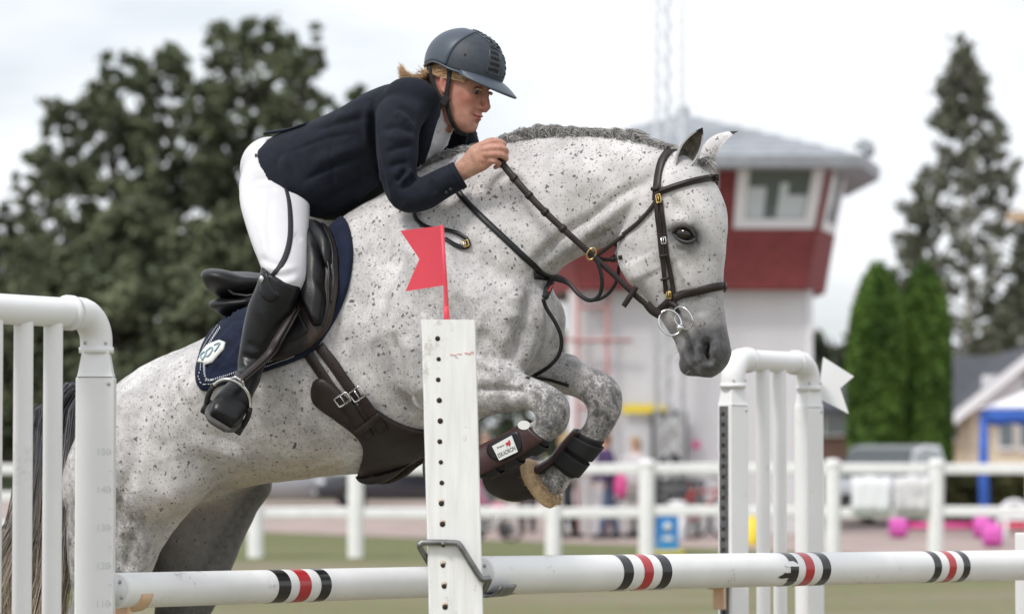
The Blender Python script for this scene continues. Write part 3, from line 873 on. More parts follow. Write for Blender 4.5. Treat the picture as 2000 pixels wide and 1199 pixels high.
car("silver grey car behind the rails, seen under the horse's belly", Vector((ground_at(580, 76).x, 76, 0)), math.radians(8), M_silver)
car("black car behind the rails between the girth and the flagged post", Vector((ground_at(800, 74).x, 74, 0)), math.radians(188), M_blackcar)
car("white estate car parked behind the rails below the clipped columns", Vector((ground_at(1738, 60).x, 60, 0)), math.radians(249), M_whitecar, length=4.3, height=1.5)

# white banners on the fence
for (lab, u0, u1) in (("plain white cloth tied to the fence before the white car", 1662, 1738), ("second white cloth on the fence with faint grey print, next to the plain one", 1744, 1816)):
    x0, x1 = (u0 - 1000) / SF, (u1 - 1000) / SF
    V, F = [], []
    for i in range(9):
        for k in range(5):
            V.append(Vector((x0 + (x1 - x0) * i / 8, D_F - .07 + .012 * math.sin(i * 2.1 + k), 1.08 - .50 * k / 4 - .01 * math.sin(i * 1.3))))
    for i in range(8):
        for k in range(4): F.append((i * 5 + k, i * 5 + k + 1, i * 5 + 6 + k, i * 5 + 5 + k))
    V, F = thicken(V, F, .006)
    tag(obj("banner", V, F, M_tentw if u0 < 1700 else material("printed_cloth", (.76, .75, .76), .8, c2=(.55, .52, .56), scale=9)), lab, "banner", "cloths on the fence")

# ================================================================== tent, poles, clutter on the right
D_N = 52.0
sN = FPX / D_N
r = root("party_tent", ground_at(1990, D_N), "open party tent with white canopy and blue valance and legs", "tent")
xL, xR = (1922 - 1000) / sN, (1922 - 1000) / sN + 3.0
zE, zP = 1.5 + (868 - 800) / sN, 1.5 + (868 - 735) / sN
tsh = 3 * xL / D_N
for (x, y) in ((xL, D_N), (xR, D_N), (xL + tsh, D_N + 3), (xR + tsh, D_N + 3)):
    obj("leg", *tube([Vector((x, y, 0)), Vector((x - .02, y, zE * .55)), Vector((x, y, zE))], [.10, .085, .06], n=8), M_blue, r)
cx, cy = (xL + xR + tsh) / 2, D_N + 1.5
V, F = [], []
for q in range(7):
    t = q / 6
    hw = 1.62 * (1 - t) + .04 * t; z = zE + .02 + (zP + .15 - zE) * (t ** 1.25)
    for k in range(16):
        a = 2 * math.pi * k / 16 + math.pi / 4
        m_ = 1 / max(abs(math.cos(a)), abs(math.sin(a)))
        V.append(Vector((cx + hw * math.cos(a) * m_ + hw * math.sin(a) * m_ * tsh / 3, cy + hw * math.sin(a) * m_, z)))
for q in range(6):
    for k in range(16): F.append((q * 16 + k, q * 16 + (k + 1) % 16, (q + 1) * 16 + (k + 1) % 16, (q + 1) * 16 + k))
V, F = thicken(V, F, .01)
obj("canopy", V, F, M_tentw, r)
for (a_, b_) in (((xL, D_N), (xR, D_N)), ((xL, D_N), (xL + tsh, D_N + 3)), ((xR, D_N), (xR + tsh, D_N + 3)), ((xL + tsh, D_N + 3), (xR + tsh, D_N + 3))):
    A, B = Vector((*a_, 0)), Vector((*b_, 0)); d = (B - A).normalized(); nn_ = Vector((d.y, -d.x, 0))
    V, F = [], []
    off = .13 if a_ == (xL, D_N) and b_ == (xR, D_N) or a_[0] == b_[0] == xR else -.13
    nn_ = nn_ * (1 if (Vector((cx, cy, 0)) - A).dot(nn_) < 0 else -1)
    for i in range(25):
        p = A.lerp(B, i / 24) + nn_ * .09
        sc = .05 * abs(math.sin(i / 24 * math.pi * 6))
        V += [p + Vector((0, 0, zE + .05)), p + nn_ * .02 + Vector((0, 0, zE - .20 - sc))]
    F = [(2 * i, 2 * i + 1, 2 * i + 3, 2 * i + 2) for i in range(24)]
    V, F = thicken(V, F, .008)
    obj("valance", V, F, M_blue, r)
# training jump lying on the gravel: pole with round plastic blocks
def blk(label, u, d):
    c = ground_at(u, d) + Vector((0, 0, .17))
    V, F = join([tube([c + Vector((-.14, 0, 0)), c + Vector((-.1, 0, 0)), c + Vector((.1, 0, 0)), c + Vector((.14, 0, 0))], [.13, .17, .17, .13], n=8, ref=Vector((0, .38, .92))),
                 tube([c + Vector((0, 0, .1)), c + Vector((0, 0, .22))], [.10, .06], n=8)])
    tag(obj("jump_block", V, F, M_mag, smooth=False), label, "jump block", "magenta jump blocks on the gravel")
blk("magenta plastic block holding the left end of the pink pole", 1752, 50.5)
blk("magenta plastic block in the middle of the pink poles, under the tent leg", 1915, 50.5)
blk("magenta block standing on the fence side of the tent's blue leg", 1935, 46.0)
for (lab, u0, u1, m) in (("pink pole lying on blocks behind the right fence posts", 1765, 1905, M_pink), ("red-pink pole running on to the right border", 1925, 2070, material("red_plastic", (.60, .06, .12), .5))):
    tag(obj("ground_pole", *tube([ground_at(u0, 50.5) + Vector((0, 0, .20)), ground_at(u1, 50.5) + Vector((0, 0, .20))], .055, n=12, ref=Vector((0, 1, 0))), m), lab, "ground pole", "poles on the gravel")
tag(obj("plank", *box(*(ground_at(1860, 53) + Vector((0, 0, .33))), 2.4, .25, .06, bev=.01), material("orange_board", (.60, .22, .10), .6), smooth=False), "thin orange board behind the pink pole", "plank")
for u in (1800, 1920):
    pass
c = ground_at(1978, 47)
V, F = [], []
pr = []
for k in range(13):
    a = math.pi * k / 12
    pr.append(c + Vector((-math.cos(a) * .23, 0, .30 + .36 * math.sin(a) ** .7)))
P_ = [c + Vector((-.23, 0, 0))] + pr + [c + Vector((.23, 0, 0))]
r = root("plastic_chair", c, "white plastic chair beside the tent leg at the right border", "chair")
obj("backrest", *tube(P_, .055, n=8, ref=Vector((0, 1, 0)), flat=.035), M_trim, r)
obj("back_panel", *box(*(c + Vector((0, .02, .50))), .30, .03, .22, bev=.012), M_trim, r, smooth=False)
obj("seat", *box(*(c + Vector((0, -.2, .40))), .46, .42, .05, bev=.02), M_trim, r, smooth=False)
for sx in (-.18, .18): obj("leg", *tube([c + Vector((sx * 1.1, -.4, 0)), c + Vector((sx, -.38, .40))], .03), M_trim, r)
# dry hedge strip behind the tent leg
C = np.stack([RNG.uniform((1845 - 1000) / 102, (2080 - 1000) / 102, 7000), 60 + RNG.uniform(0, .8, 7000), RNG.uniform(.02, .95, 7000)], 1)
link("hedge", leaves_mesh("hedge", C, .10, leaf_material("hedge_leaves", (.035, .045, .015), (.13, .12, .05), 1.2))); tag(bpy.data.objects["hedge"], "low brownish hedge behind the tent's blue leg", "hedge")
# utility pole with a timber cross-arm at the right border
r = root("utility_pole", ground_at(2045, 62), "timber pole at the right border, only the end of its pale cross-arm in view", "pole")
sU = FPX / 62
zz_ = 1.5 + (868 - 424) / sU
obj("mast", *tube([ground_at(2045, 62), ground_at(2045, 62) + Vector((0, 0, zz_ + .8))], [.13, .09], n=10), M_timber, r)
obj("cross_arm", *box(ground_at(2045, 62).x, 61.85, zz_, 1.6, .12, .17, bev=.01), M_timber, r, smooth=False)

# blue filler, yellow tub and the clutter by the tower door
r = root("blue_stand", ground_at(1293, 43), "blue plastic stand with a white round mark, behind the pole", "stand")
c = ground_at(1303, 43.2)
obj("board", *box(c.x, c.y, .35, .30, .05, .62, bev=.01), M_bluebox, r, smooth=False)
obj("mark", *tube([Vector((c.x, c.y - .026, .38)), Vector((c.x, c.y - .032, .38))], .055, n=18), M_trim, r)
obj("mark", *box(c.x, c.y - .028, .22, .14, .008, .05), M_trim, r, smooth=False)
obj("side_board", *box(c.x - .24, c.y + .1, .20, .18, .05, .36, R=Matrix.Rotation(.5, 3, 'Z'), bev=.01), M_bluebox, r, smooth=False)
obj("foot", *box(c.x - .10, c.y - .1, .03, .62, .3, .05, bev=.01), M_yellow, r, smooth=False)
c = ground_at(1468, 47)
r = root("yellow_tub", c, "yellow plastic tub behind the right jump standard", "tub")
obj("tub", *tube([c, c + Vector((0, 0, .04)), c + Vector((0, 0, .48))], [.12, .125, .15], n=16), M_yellow, r)
obj("rim", *tube([c + Vector((0, 0, .48)), c + Vector((0, 0, .515))], [.165, .16], n=16), M_yellow, r)
c = ground_at(1322, 49)
r = root("white_bin", c, "small white bin in front of the dark bench by the tower", "bin")
obj("barrel", *tube([c, c + Vector((0, 0, .05)), c + Vector((0, 0, .56))], [.11, .12, .135], n=16), M_trim, r)
obj("lid", *tube([c + Vector((0, 0, .56)), c + Vector((0, 0, .60)), c + Vector((0, 0, .63))], [.15, .14, .07], n=16), M_trim, r)
def bicycle(label, u, depth, m, yaw, s=1.0):
    c = ground_at(u, depth)
    r = root("bicycle", c, label, "bicycle", "bicycles by the tower")
    R = Matrix.Rotation(yaw, 3, 'Z')
    P = lambda x, z: c + R @ Vector((x * s, 0, z * s))
    for x in (-.5, .5):
        ring = [P(x + .33 * math.cos(t), .34 + .33 * math.sin(t)) for t in [2 * math.pi * k / 20 for k in range(21)]]
        w = obj("wheel", *tube(ring, .022, n=6, cap=False, ref=R @ Vector((0, 1, 0))), M_rubber, r)
        sp = [tube([P(x, .34), P(x + .31 * math.cos(t), .34 + .31 * math.sin(t))], .004, n=4) for t in [2 * math.pi * k / 10 for k in range(10)]]
        obj("spokes", *join(sp), M_steel, w)
    seg = [((-.5, .34), (-.15, .75)), ((-.15, .75), (.38, .78)), ((.38, .78), (-.05, .32)), ((-.05, .32), (-.5, .34)), ((-.18, .86), (-.05, .32)), ((.38, .95), (.5, .34))]
    obj("frame", *join([tube([P(*a_), P(*b_)], .02, n=7) for a_, b_ in seg]), m, r)
    obj("saddle", *ellipsoid(P(-.18, .90), .13 * s, .07 * s, .035 * s, R=R), M_rubber, r)
    hb = [c + R @ (Vector((.36, yy, .98)) * s) for yy in (-.26, -.1, 0, .1, .26)]
    obj("handlebar", *tube(hb, .016, n=7), M_dark, r)
bicycle("red bicycle leaning among the clutter right of the notice board", 1365, 50, material("red_bike_paint", (.45, .05, .05), .4), .5)
bicycle("dark bicycle left of the white bin, before the tower", 1290, 50.4, M_blackcar, -.3)
bicycle("white child's bicycle under the rail beside the flagged post", 962, 49, M_trim, .3, .62)
r = root("bench", ground_at(1308, 51.8), "dark timber bench against the tower under the notice board", "bench")
for k in range(3): obj("slat", *box(ground_at(1300, 51.8).x, 51.7 - .13 * k, .45, 1.3, .11, .04), M_dark, r, smooth=False)
for k in range(3): obj("back_slat", *box(ground_at(1300, 51.8).x, 51.9 + .02 * k, .58 + .14 * k, 1.3, .03, .11), M_dark, r, smooth=False)
for sx in (-.5, .5): obj("leg", *box(ground_at(1300, 51.8).x + sx, 51.6, .215, .06, .4, .43), M_dark, r, smooth=False)

# ================================================================== people far behind
M_skin_far = material("skin", (.56, .34, .25), .55)
def figure(label, u, depth, h, yaw, hair_c, top_c, leg_c, pose=None):
    c = ground_at(u, depth); s = h / 1.72
    r = root("person", c, label, "person", "people standing by the tower")
    R = Matrix.Rotation(yaw, 3, 'Z')
    P = lambda x, y, z: c + R @ (Vector((x, y, z)) * s)
    st = (pose or {}).get('stride', .0); bend = (pose or {}).get('bend', 0.0); arm = (pose or {}).get('arm', .1)
    hip, chest, neck, head = (0, 0, .92), (bend * .5, 0, 1.22), (bend * .95, 0, 1.46), (bend * 1.2, 0, 1.60)
    def sk(keys, n=12, dr=0.0): return tube([P(*k[:3]) for k in keys], [k[3] * s + dr for k in keys], n=n, ref=R @ Vector((1, 0, 0)), flat=[k[4] * s + dr for k in keys])
    torso = [(0, 0, .84, .10, .15), (0, 0, .95, .115, .165), (bend * .3, 0, 1.10, .105, .145), (bend * .6, 0, 1.28, .12, .175), (bend * .8, 0, 1.40, .10, .18), (bend * .95, 0, 1.46, .06, .09), (bend * 1.0, 0, 1.52, .05, .052)]
    hd = [(bend * 1.05, 0, 1.50, .05, .05), (bend * 1.15, 0, 1.55, .085, .065), (bend * 1.2, 0, 1.62, .10, .078), (bend * 1.2, 0, 1.68, .09, .07), (bend * 1.2, 0, 1.72, .04, .035)]
    legs = []
    for sg in (-1, 1):
        x = st * sg
        legs.append([(0, .085 * sg, .90, .085, .085), (x * .5, .09 * sg, .52, .062, .06), (x * .8, .09 * sg, .30, .055, .052), (x, .09 * sg, .09, .04, .04)])
    arms = [[(bend * .8, .17 * sg, 1.39, .055, .055), (bend * .8 + .02, .23 * sg, 1.12, .043, .043), (bend * .8 + arm, .22 * sg, .90, .033, .033), (bend * .8 + arm + .03, .22 * sg, .80, .03, .022)] for sg in (-1, 1)]
    feet = [[(st * sg - .06, .09 * sg, .05, .05, .042), (st * sg + .08, .09 * sg, .04, .04, .045), (st * sg + .17, .09 * sg, .03, .025, .035)] for sg in (-1, 1)]
    body = remesh([sk(torso), sk(hd)] + [sk(k) for k in legs] + [sk(k) for k in arms] + [sk(k) for k in feet], .022, "body", 2)
    body.materials.append(M_skin_far); link("body", body, r)
    jk = remesh([sk(torso[1:6], dr=.02)] + [sk(k[:3], dr=.018) for k in arms], .022, "jacket", 2); jk.materials.append(top_c); link("jacket", jk, r)
    tr = remesh([sk(torso[:2], dr=.014)] + [sk(k, dr=.016) for k in legs], .022, "trousers", 2); tr.materials.append(leg_c); link("trousers", tr, r)
    for k in feet: obj("shoe", *sk(k, dr=.012), M_dark, r)
    hp_ = P(bend * 1.2 - .02, 0, 1.655)
    obj("hair", *join([ellipsoid(hp_, .115 * s, .095 * s, .10 * s, R=R), ellipsoid(hp_ + R @ Vector((-.07 * s, 0, -.08 * s)), .06 * s, .085 * s, .12 * s, R=R)]), hair_c, r)
    return r
cloth = lambda n, c: material(n, c, .85, var=.15, scale=6)
figure("person in a purple jacket and jeans with brown hair, walking by the tower", 1188, 50, 1.70, math.radians(200), cloth("brown_hair", (.20, .10, .05)), cloth("purple_cloth", (.055, .03, .10)), cloth("blue_denim", (.07, .10, .17)), {'stride': .16, 'bend': .08})
figure("person in black trousers partly hidden behind the horse's folded leg", 1108, 50.5, 1.66, math.radians(20), cloth("fair_hair", (.42, .30, .16)), cloth("grey_cloth", (.30, .28, .28)), cloth("black_cloth", (.02, .02, .025)), {'stride': .15})
figure("person in dark clothes standing behind the white child's bicycle", 1030, 54, 1.72, math.radians(270), cloth("dark_hair", (.04, .03, .02)), cloth("dark_grey_cloth", (.05, .045, .055)), cloth("dark_trousers", (.025, .025, .03)), {'stride': .0})
figure("person in a dark jacket standing behind the flagged post", 948, 55, 1.74, math.radians(260), cloth("grey_hair", (.2, .18, .16)), cloth("dark_violet_cloth", (.05, .035, .06)), cloth("grey_trousers", (.12, .11, .12)), {'stride': .02})
figure("person in a pale jacket beside the notice board", 1240, 51.2, 1.6, math.radians(250), cloth("light_hair", (.35, .22, .12)), cloth("pale_cloth", (.55, .52, .54)), cloth("pale_trousers", (.42, .38, .38)), {'stride': .02})
# pink bag in the hand of the purple jacket
c = at(1212, 950, 49.8)
V, F = ellipsoid(c, .11, .09, .24, seg=16, rings=12)
V = [Vector((v.x, v.y, v.z if v.z > c.z else c.z + (v.z - c.z) * .8)) for v in V]
r = root("shopping_bag", c, "bright pink bag carried by the person in the purple jacket", "bag")
obj("sack", V, F, M_pink, r)
obj("handle", *tube([c + Vector((-.05, 0, .2)), c + Vector((-.02, 0, .32)), c + Vector((.03, 0, .32)), c + Vector((.05, 0, .2))], .012, n=6), M_pink, r)
c = ground_at(962, 51.5)
r = root("pushchair", c, "pink and grey pushchair under the upper rail beside the flagged post", "pushchair")
obj("seat", *box(*(c + Vector((0, 0, .48))), .42, .40, .10, bev=.03), M_pink, r, smooth=False)
obj("backrest", *box(*(c + Vector((-.20, 0, .70))), .08, .38, .46, R=Matrix.Rotation(-.3, 3, 'Y'), bev=.03), M_pink, r, smooth=False)
for sx in (-.24, .24):
    for sy in (-.2, .2):
        obj("wheel", *tube([c + Vector((sx, sy - .02, .12)), c + Vector((sx, sy + .02, .12))], .12, n=16), M_rubber, r)
for sy in (-.2, .2): obj("frame", *tube([c + Vector((.24, sy, .12)), c + Vector((-.05, sy, .5)), c + Vector((-.36, sy, 1.0))], .014, n=6), M_steel, r)
# ================================================================== the jump
M_plast = material("white_jump_plastic", (0.76, 0.76, 0.765), rough=0.38, var=0.03, scale=5, bump=0.0004, bscale=60)
M_pole = material("white_pole_paint", (0.75, 0.75, 0.75), rough=0.42, var=0.05, scale=7)
M_wood = material("white_painted_wood", (0.79, 0.79, 0.785), rough=0.62, var=0.07, scale=9, stretch=(6, 6, .6), bump=0.0012, bscale=14)
M_blk = material("black_tape", (0.012, 0.012, 0.014), rough=0.22)
M_rtape = material("red_tape", (0.42, 0.022, 0.03), rough=0.25, var=.1)
M_flagr = material("red_flag_plastic", (0.66, 0.055, 0.085), rough=0.5, var=.06, scale=5)
M_flagw = material("white_flag_plastic", (0.76, 0.77, 0.78), rough=0.5)
M_cup = material("peach_cup_plastic", (0.62, 0.42, 0.26), rough=0.5, var=.08)
M_iron = material("dull_iron", (0.20, 0.20, 0.20), rough=0.42, metal=0.85, var=.25, scale=30)
M_track = material("grey_track", (0.13, 0.13, 0.14), rough=0.5, metal=.5, var=.3, scale=40)
M_hole = material("hole_shade", (0.03, 0.018, 0.012), rough=0.9)
M_print = material("grey_print", (0.62, 0.63, 0.65), rough=0.6)
M_scuff = material("scuff_dirt", (0.20, 0.16, 0.12), rough=0.9, var=.4, scale=50)

def scuffs(mat_, amount, scale, col):
    """fine scratches and dirt on paint"""
    nt = mat_.node_tree; N, L = nt.nodes, nt.links; b = N['Principled BSDF']
    src = b.inputs['Base Color'].links[0].from_socket
    tc = N.new('ShaderNodeTexCoord')
    n = N.new('ShaderNodeTexNoise'); n.inputs['Scale'].default_value = scale; n.inputs['Detail'].default_value = 9; n.inputs['Roughness'].default_value = .75
    n2 = N.new('ShaderNodeTexNoise'); n2.inputs['Scale'].default_value = scale * .13; n2.inputs['Detail'].default_value = 2
    L.new(tc.outputs['Object'], n.inputs['Vector']); L.new(tc.outputs['Object'], n2.inputs['Vector'])
    m1 = N.new('ShaderNodeMath'); m1.operation = 'MULTIPLY'; L.new(n.outputs['Fac'], m1.inputs[0]); L.new(n2.outputs['Fac'], m1.inputs[1])
    r = N.new('ShaderNodeValToRGB'); r.color_ramp.elements[0].position = .345; r.color_ramp.elements[1].position = .40
    r.color_ramp.elements[0].color = (0, 0, 0, 1); r.color_ramp.elements[1].color = (amount,) * 3 + (1,)
    L.new(m1.outputs[0], r.inputs['Fac'])
    mx = N.new('ShaderNodeMix'); mx.data_type = 'RGBA'; mx.inputs[7].default_value = (*col, 1)
    L.new(r.outputs['Color'], mx.inputs[0]); L.new(src, mx.inputs[6]); L.new(mx.outputs[2], b.inputs['Base Color'])
scuffs(M_pole, .55, 45, (.30, .27, .24))
scuffs(M_wood, .5, 40, (.40, .36, .31))
scuffs(M_plast, .25, 30, (.45, .43, .40))

E_J = Vector((1.79, 3.0, 0)).normalized()             # along the poles, away from the camera
def zpix(v, depth): return CAM.z + (599.5 - v) / FPX * 0 + (868.0 - v) * depth / FPX

def standard(label, u0, depth, sgn, scale_z, rots, dists, posts, topz, railz, wide, slot=None):
    """wing: posts and spindles under one pipe with elbows; sgn: which way along the pole line it runs"""
    P0 = at(u0, 900, depth); P0.z = 0
    e = E_J * sgn
    r = root("jump_standard", P0, label, "jump standard", "plastic jump standards")
    pr = .040
    for k, d in enumerate(dists):
        p = P0 + e * d
        if k in posts:
            R = Matrix.Rotation(rots, 3, 'Z')
            obj("post", *box(p.x, p.y, topz / 2, wide, wide * .9, topz, R=R, bev=.004), M_plast, r, smooth=False)
            # tapered neck and the elbow above
            V, F = [], []
            for (q, z) in ((wide * .47, topz + .001), (wide * .44, topz + .012), (wide * .36, topz + .060), (wide * .36, topz + .074)):
                for (sx, sy) in ((-1, -1), (1, -1), (1, 1), (-1, 1)): V.append(Vector((p.x, p.y, z)) + R @ Vector((sx * q, sy * q, 0)))
            F = [(i * 4 + j, i * 4 + (j + 1) % 4, (i + 1) * 4 + (j + 1) % 4, (i + 1) * 4 + j) for i in range(3) for j in range(4)]
            obj("neck", V, F, M_plast, r, smooth=False)
            last = (k == max(posts)); ee = -e if last else e
            z0, zr = topz + .068, railz
            pts = [p + Vector((0, 0, z0)), p + Vector((0, 0, z0 + .02))]
            rb = min(.075, zr - z0 - .02)
            for a in range(0, 91, 10):
                t = math.radians(a)
                pts.append(p + Vector((0, 0, zr - rb)) + ee * (rb * (1 - math.cos(t))) + Vector((0, 0, rb * math.sin(t))))
            pts.append(p + ee * (rb + .035) + Vector((0, 0, zr)))
            el = obj("elbow", *tube(pts, pr + .003, n=24, ref=Vector((e.y, -e.x, 0))), M_plast, r); flat_sharp(el.data)
            obj("collar", *tube([p + ee * (rb + .03) + Vector((0, 0, zr)), p + ee * (rb + .052) + Vector((0, 0, zr))], pr + .0065, n=24), M_plast, r)
            obj("collar", *tube([p + Vector((0, 0, z0 - .004)), p + Vector((0, 0, z0 + .012))], pr + .0065, n=24, ref=Vector((1, 0, 0))), M_plast, r)
            for sx in (-.028, .028):
                q = p + R @ Vector((sx, -pr + .004, 0)) + Vector((0, 0, z0 + .022))
                obj("screw", *ellipsoid(q, .0045, .004, .0045, seg=10, rings=6), M_steel, r)
            q = p + R @ Vector((wide * .36, -wide * .45 - .001, 0)) + Vector((0, 0, topz - .018))
            obj("screw", *ellipsoid(q, .005, .004, .005, seg=10, rings=6), M_steel, r)
        else:
            o = obj("spindle", *tube([p, p + Vector((0, 0, railz - pr * .7))], .0255, n=20, ref=Vector((1, 0, 0))), M_plast, r); flat_sharp(o.data)
    d0, d1 = dists[0] + .09, dists[max(posts)] - .09
    o = obj("top_rail", *tube([P0 + e * d0 + Vector((0, 0, railz)), P0 + e * d1 + Vector((0, 0, railz))], pr - .001, n=24), M_plast, r); flat_sharp(o.data)
    for k in posts:
        p = P0 + e * dists[k]
        obj("foot", *box(p.x, p.y, .03, .12, .62, .06, R=Matrix.Rotation(math.atan2(e.y, e.x), 3, 'Z'), bev=.01), M_plast, r, smooth=False)
    return r, P0
DL = 8.35
std, PL = standard("near white plastic jump standard with printed height marks, at the left border", 187, DL, -1, 1, math.radians(3), [0, .18, .30, .42, .60], {0, 4}, zpix(737, DL), zpix(614, DL), .101)
# printed height marks on its face
def text_mesh(name, s, size, m, parent, M4, extrude=.0004):
    cu = bpy.data.curves.new(name, 'FONT'); cu.body = s; cu.size = size; cu.extrude = extrude; cu.align_x = 'CENTER'; cu.align_y = 'CENTER'
    o = bpy.data.objects.new(name, cu); COL.objects.link(o)
    dg = bpy.context.evaluated_depsgraph_get()
    me = bpy.data.meshes.new_from_object(o.evaluated_get(dg)); bpy.data.objects.remove(o); bpy.data.curves.remove(cu)
    me.transform(M4); me.materials.append(m); me.name = name
    return link(name, me, parent)
Rface = Matrix.Rotation(math.radians(3), 4, 'Z')
def on_face(P, dx, z, out): return P + Rface.to_3x3() @ Vector((dx, -.101 * .45 - out, 0)) + Vector((0, 0, z))
for k, n_ in enumerate(("150", "140", "130", "120", "110", "100")):
    z = 1.5 - .1 * k - .019
    T = Matrix.Translation(on_face(PL, .024, z, .0006)) @ Rface @ Matrix.Rotation(math.radians(90), 4, 'X')
    text_mesh("height_mark", n_, .026, M_print, std, T)
    for j, (zz2, w) in enumerate(((z, .010), (z - .05, .009))):
        obj("tick", *box(*on_face(PL, .0455 - w * .3, zz2, .0004), w, .0012, .0025, R=Rface.to_3x3()), M_print, std, smooth=False)
DR = 11.35
std2, PR = standard("far white plastic jump standard with a grey slotted track, under the horse's nose", 1432, DR, 1, 1, math.radians(36), [0, .242, .383, .635], {0, 3}, zpix(792, DR), zpix(702, DR), .083)
Rr = Matrix.Rotation(math.radians(36), 3, 'Z')
q = PR + Rr @ Vector((-.083 / 2 - .002, 0, 0))
obj("track", *box(q.x, q.y, zpix(792, DR) / 2, .006, .044, zpix(792, DR) - .004, R=Rr), M_track, std2, smooth=False)
for k in range(44):
    z = zpix(792, DR) - .03 - .0375 * k
    q2 = PR + Rr @ Vector((-.083 / 2 - .0055, 0, 0)) + Vector((0, 0, z))
    obj("slot_shade", *box(*q2, .003, .018, .014, R=Rr, bev=.001), M_hole, std2, smooth=False)
# white flag on the far standard
DW = 11.95
pts = [(1608, 697), (1668, 735), (1641, 758), (1658, 808), (1602, 779), (1603, 735)]
V = [at(u, v, DW) for u, v in pts]
V, F = thicken(V, [(5, 4, 3, 2, 1, 0)], .006)
wf = tag(obj("white_flag", V, F, M_flagw, smooth=False), "white swallow-tailed plastic flag fixed to the far jump standard", "flag")
# the flagged wooden post
DP = 8.4
rp = root("jump_post", at(880, 900, DP).xy.to_3d(), "flat white wooden jump post with a column of pin holes, red flag on top", "jump post")
base = at(882, 868, DP)
zt2 = zpix(625, DP)
lean = Matrix.Rotation(math.radians(1.45), 3, 'Y')
def wp(dx, z, out=0.0):
    """point on the post: dx across the face, z up, out from the face"""
    off = Matrix.Rotation(math.radians(3), 3, 'Z') @ Vector((dx, -.0325 - out, 0))
    return Vector((base.x, base.y, 0)) + off + Vector((-(z - 1.5) * math.tan(math.radians(1.55)), 0, z))
WPW = .143
bm = bmesh.new()
ns = 26
rows = []
for i in range(ns + 1):
    z = zt2 * i / ns
    jit = .0008 * math.sin(i * 3.3)
    row = []
    for (dx, o) in ((-WPW / 2 + jit, -.065), (-WPW / 2 + jit, -.003), (-WPW / 2 + .003 + jit, 0), (WPW / 2 - .003, 0), (WPW / 2, -.003), (WPW / 2, -.065)):
        row.append(bm.verts.new(wp(dx, z, o)))
    rows.append(row)
for A, B in zip(rows[:-1], rows[1:]):
    for k in range(6): bm.faces.new((A[k], A[(k + 1) % 6], B[(k + 1) % 6], B[k]))
bm.faces.new(rows[-1]); bm.faces.new(list(reversed(rows[0])))
me = bpy.data.meshes.new("board"); bm.to_mesh(me); bm.free(); me.materials.append(M_wood); flat_sharp(me, 30)
link("board", me, rp)
for k in range(30):
    v = 662 + 40.0 * k
    z = zpix(v, DP)
    if z < .1: break
    c = wp(-.031 + .0015 * math.sin(k * 2.1), z, .0003)
    obj("pin_hole_shade", *tube([c + Vector((0, .001, 0)), c + Vector((0, -.0006, 0))], .0068 + .0008 * math.sin(k * 5), n=12, ref=Vector((1, 0, 0))), M_hole, rp)
    if k > 7:
        obj("rust_stain", *tube([c + Vector((-.002, .002, .006)), c + Vector((-.002, -.0001, .006))], .0105, n=10, ref=Vector((1, 0, 0)), flat=.008), material("rust", (.56, .49, .40), .9) if "rust" not in MATS else MATS["rust"], rp)
obj("foot", *box(base.x + .04, base.y, .04, .5, .09, .08, bev=.01), M_wood, rp, smooth=False)
obj("foot", *box(base.x + .04, base.y + .2, .04, .09, .6, .08, bev=.01), M_wood, rp, smooth=False)
# red rub mark
for (u, v, w, h) in ((884, 694, .018, .004), (896, 692, .012, .003), (912, 691, .016, .005), (921, 689, .008, .006), (890, 699, .008, .002)):
    z = zpix(v, DP); dx = (u - 877) / FPX * DP
    obj("rub_mark", *box(*wp(dx, z, .0004), w, .001, h, R=Matrix.Rotation(.1, 3, 'Y')), material("rub_red", (.62, .38, .36), .8) if "rub_red" not in MATS else MATS["rub_red"], rp, smooth=False)
# bent iron cup on the post
cu = root("pole_cup", wp(0, 1.2), "bent iron rod cup hooked on the wooden post, carrying the front pole", "pole cup")
pz = lambda u, v, o: at(u, v, DP - .033 - o)
pts = [at(838, 1098, DP + .05), at(826, 1078, DP - .01), pz(820, 1066, .012), pz(822, 1061, .014), pz(832, 1059, .014), pz(888, 1060, .014), pz(897, 1064, .014), pz(905, 1075, .014), pz(936, 1124, .014), pz(944, 1131, .012), pz(955, 1131, .0), at(945, 1152, DP + .03)]
P_ = catmull([list(p) for p in pts], 4)
obj("rod", *tube([Vector(p) for p in P_], .0085, n=12, ref=Vector((0, 1, 0))), M_iron, cu)
cA = at(943, 1158, DP + .035)
V, F = [], []
for i in range(9):
    t = i / 8
    for k in range(7):
        a = math.radians(-60 + 120 * k / 6)
        V.append(at(940, 1125, DP + .03) + E_J * (.02 + .10 * t) + Vector((E_J.y, -E_J.x, 0)) * (.056 * math.sin(a)) * (1 - .3 * t) + Vector((0, 0, -.056 * math.cos(a) + .004)))
for i in range(8):
    for k in range(6): F.append((i * 7 + k, i * 7 + k + 1, i * 7 + 8 + k, i * 7 + 7 + k))
V, F = thicken(V, F, .006)
obj("cradle", V, F, M_iron, cu)
obj("pin", *tube([wp(-.031, zpix(1060, DP), .022), wp(-.031, zpix(1060, DP), -.06)], .006, n=10), M_iron, cu)

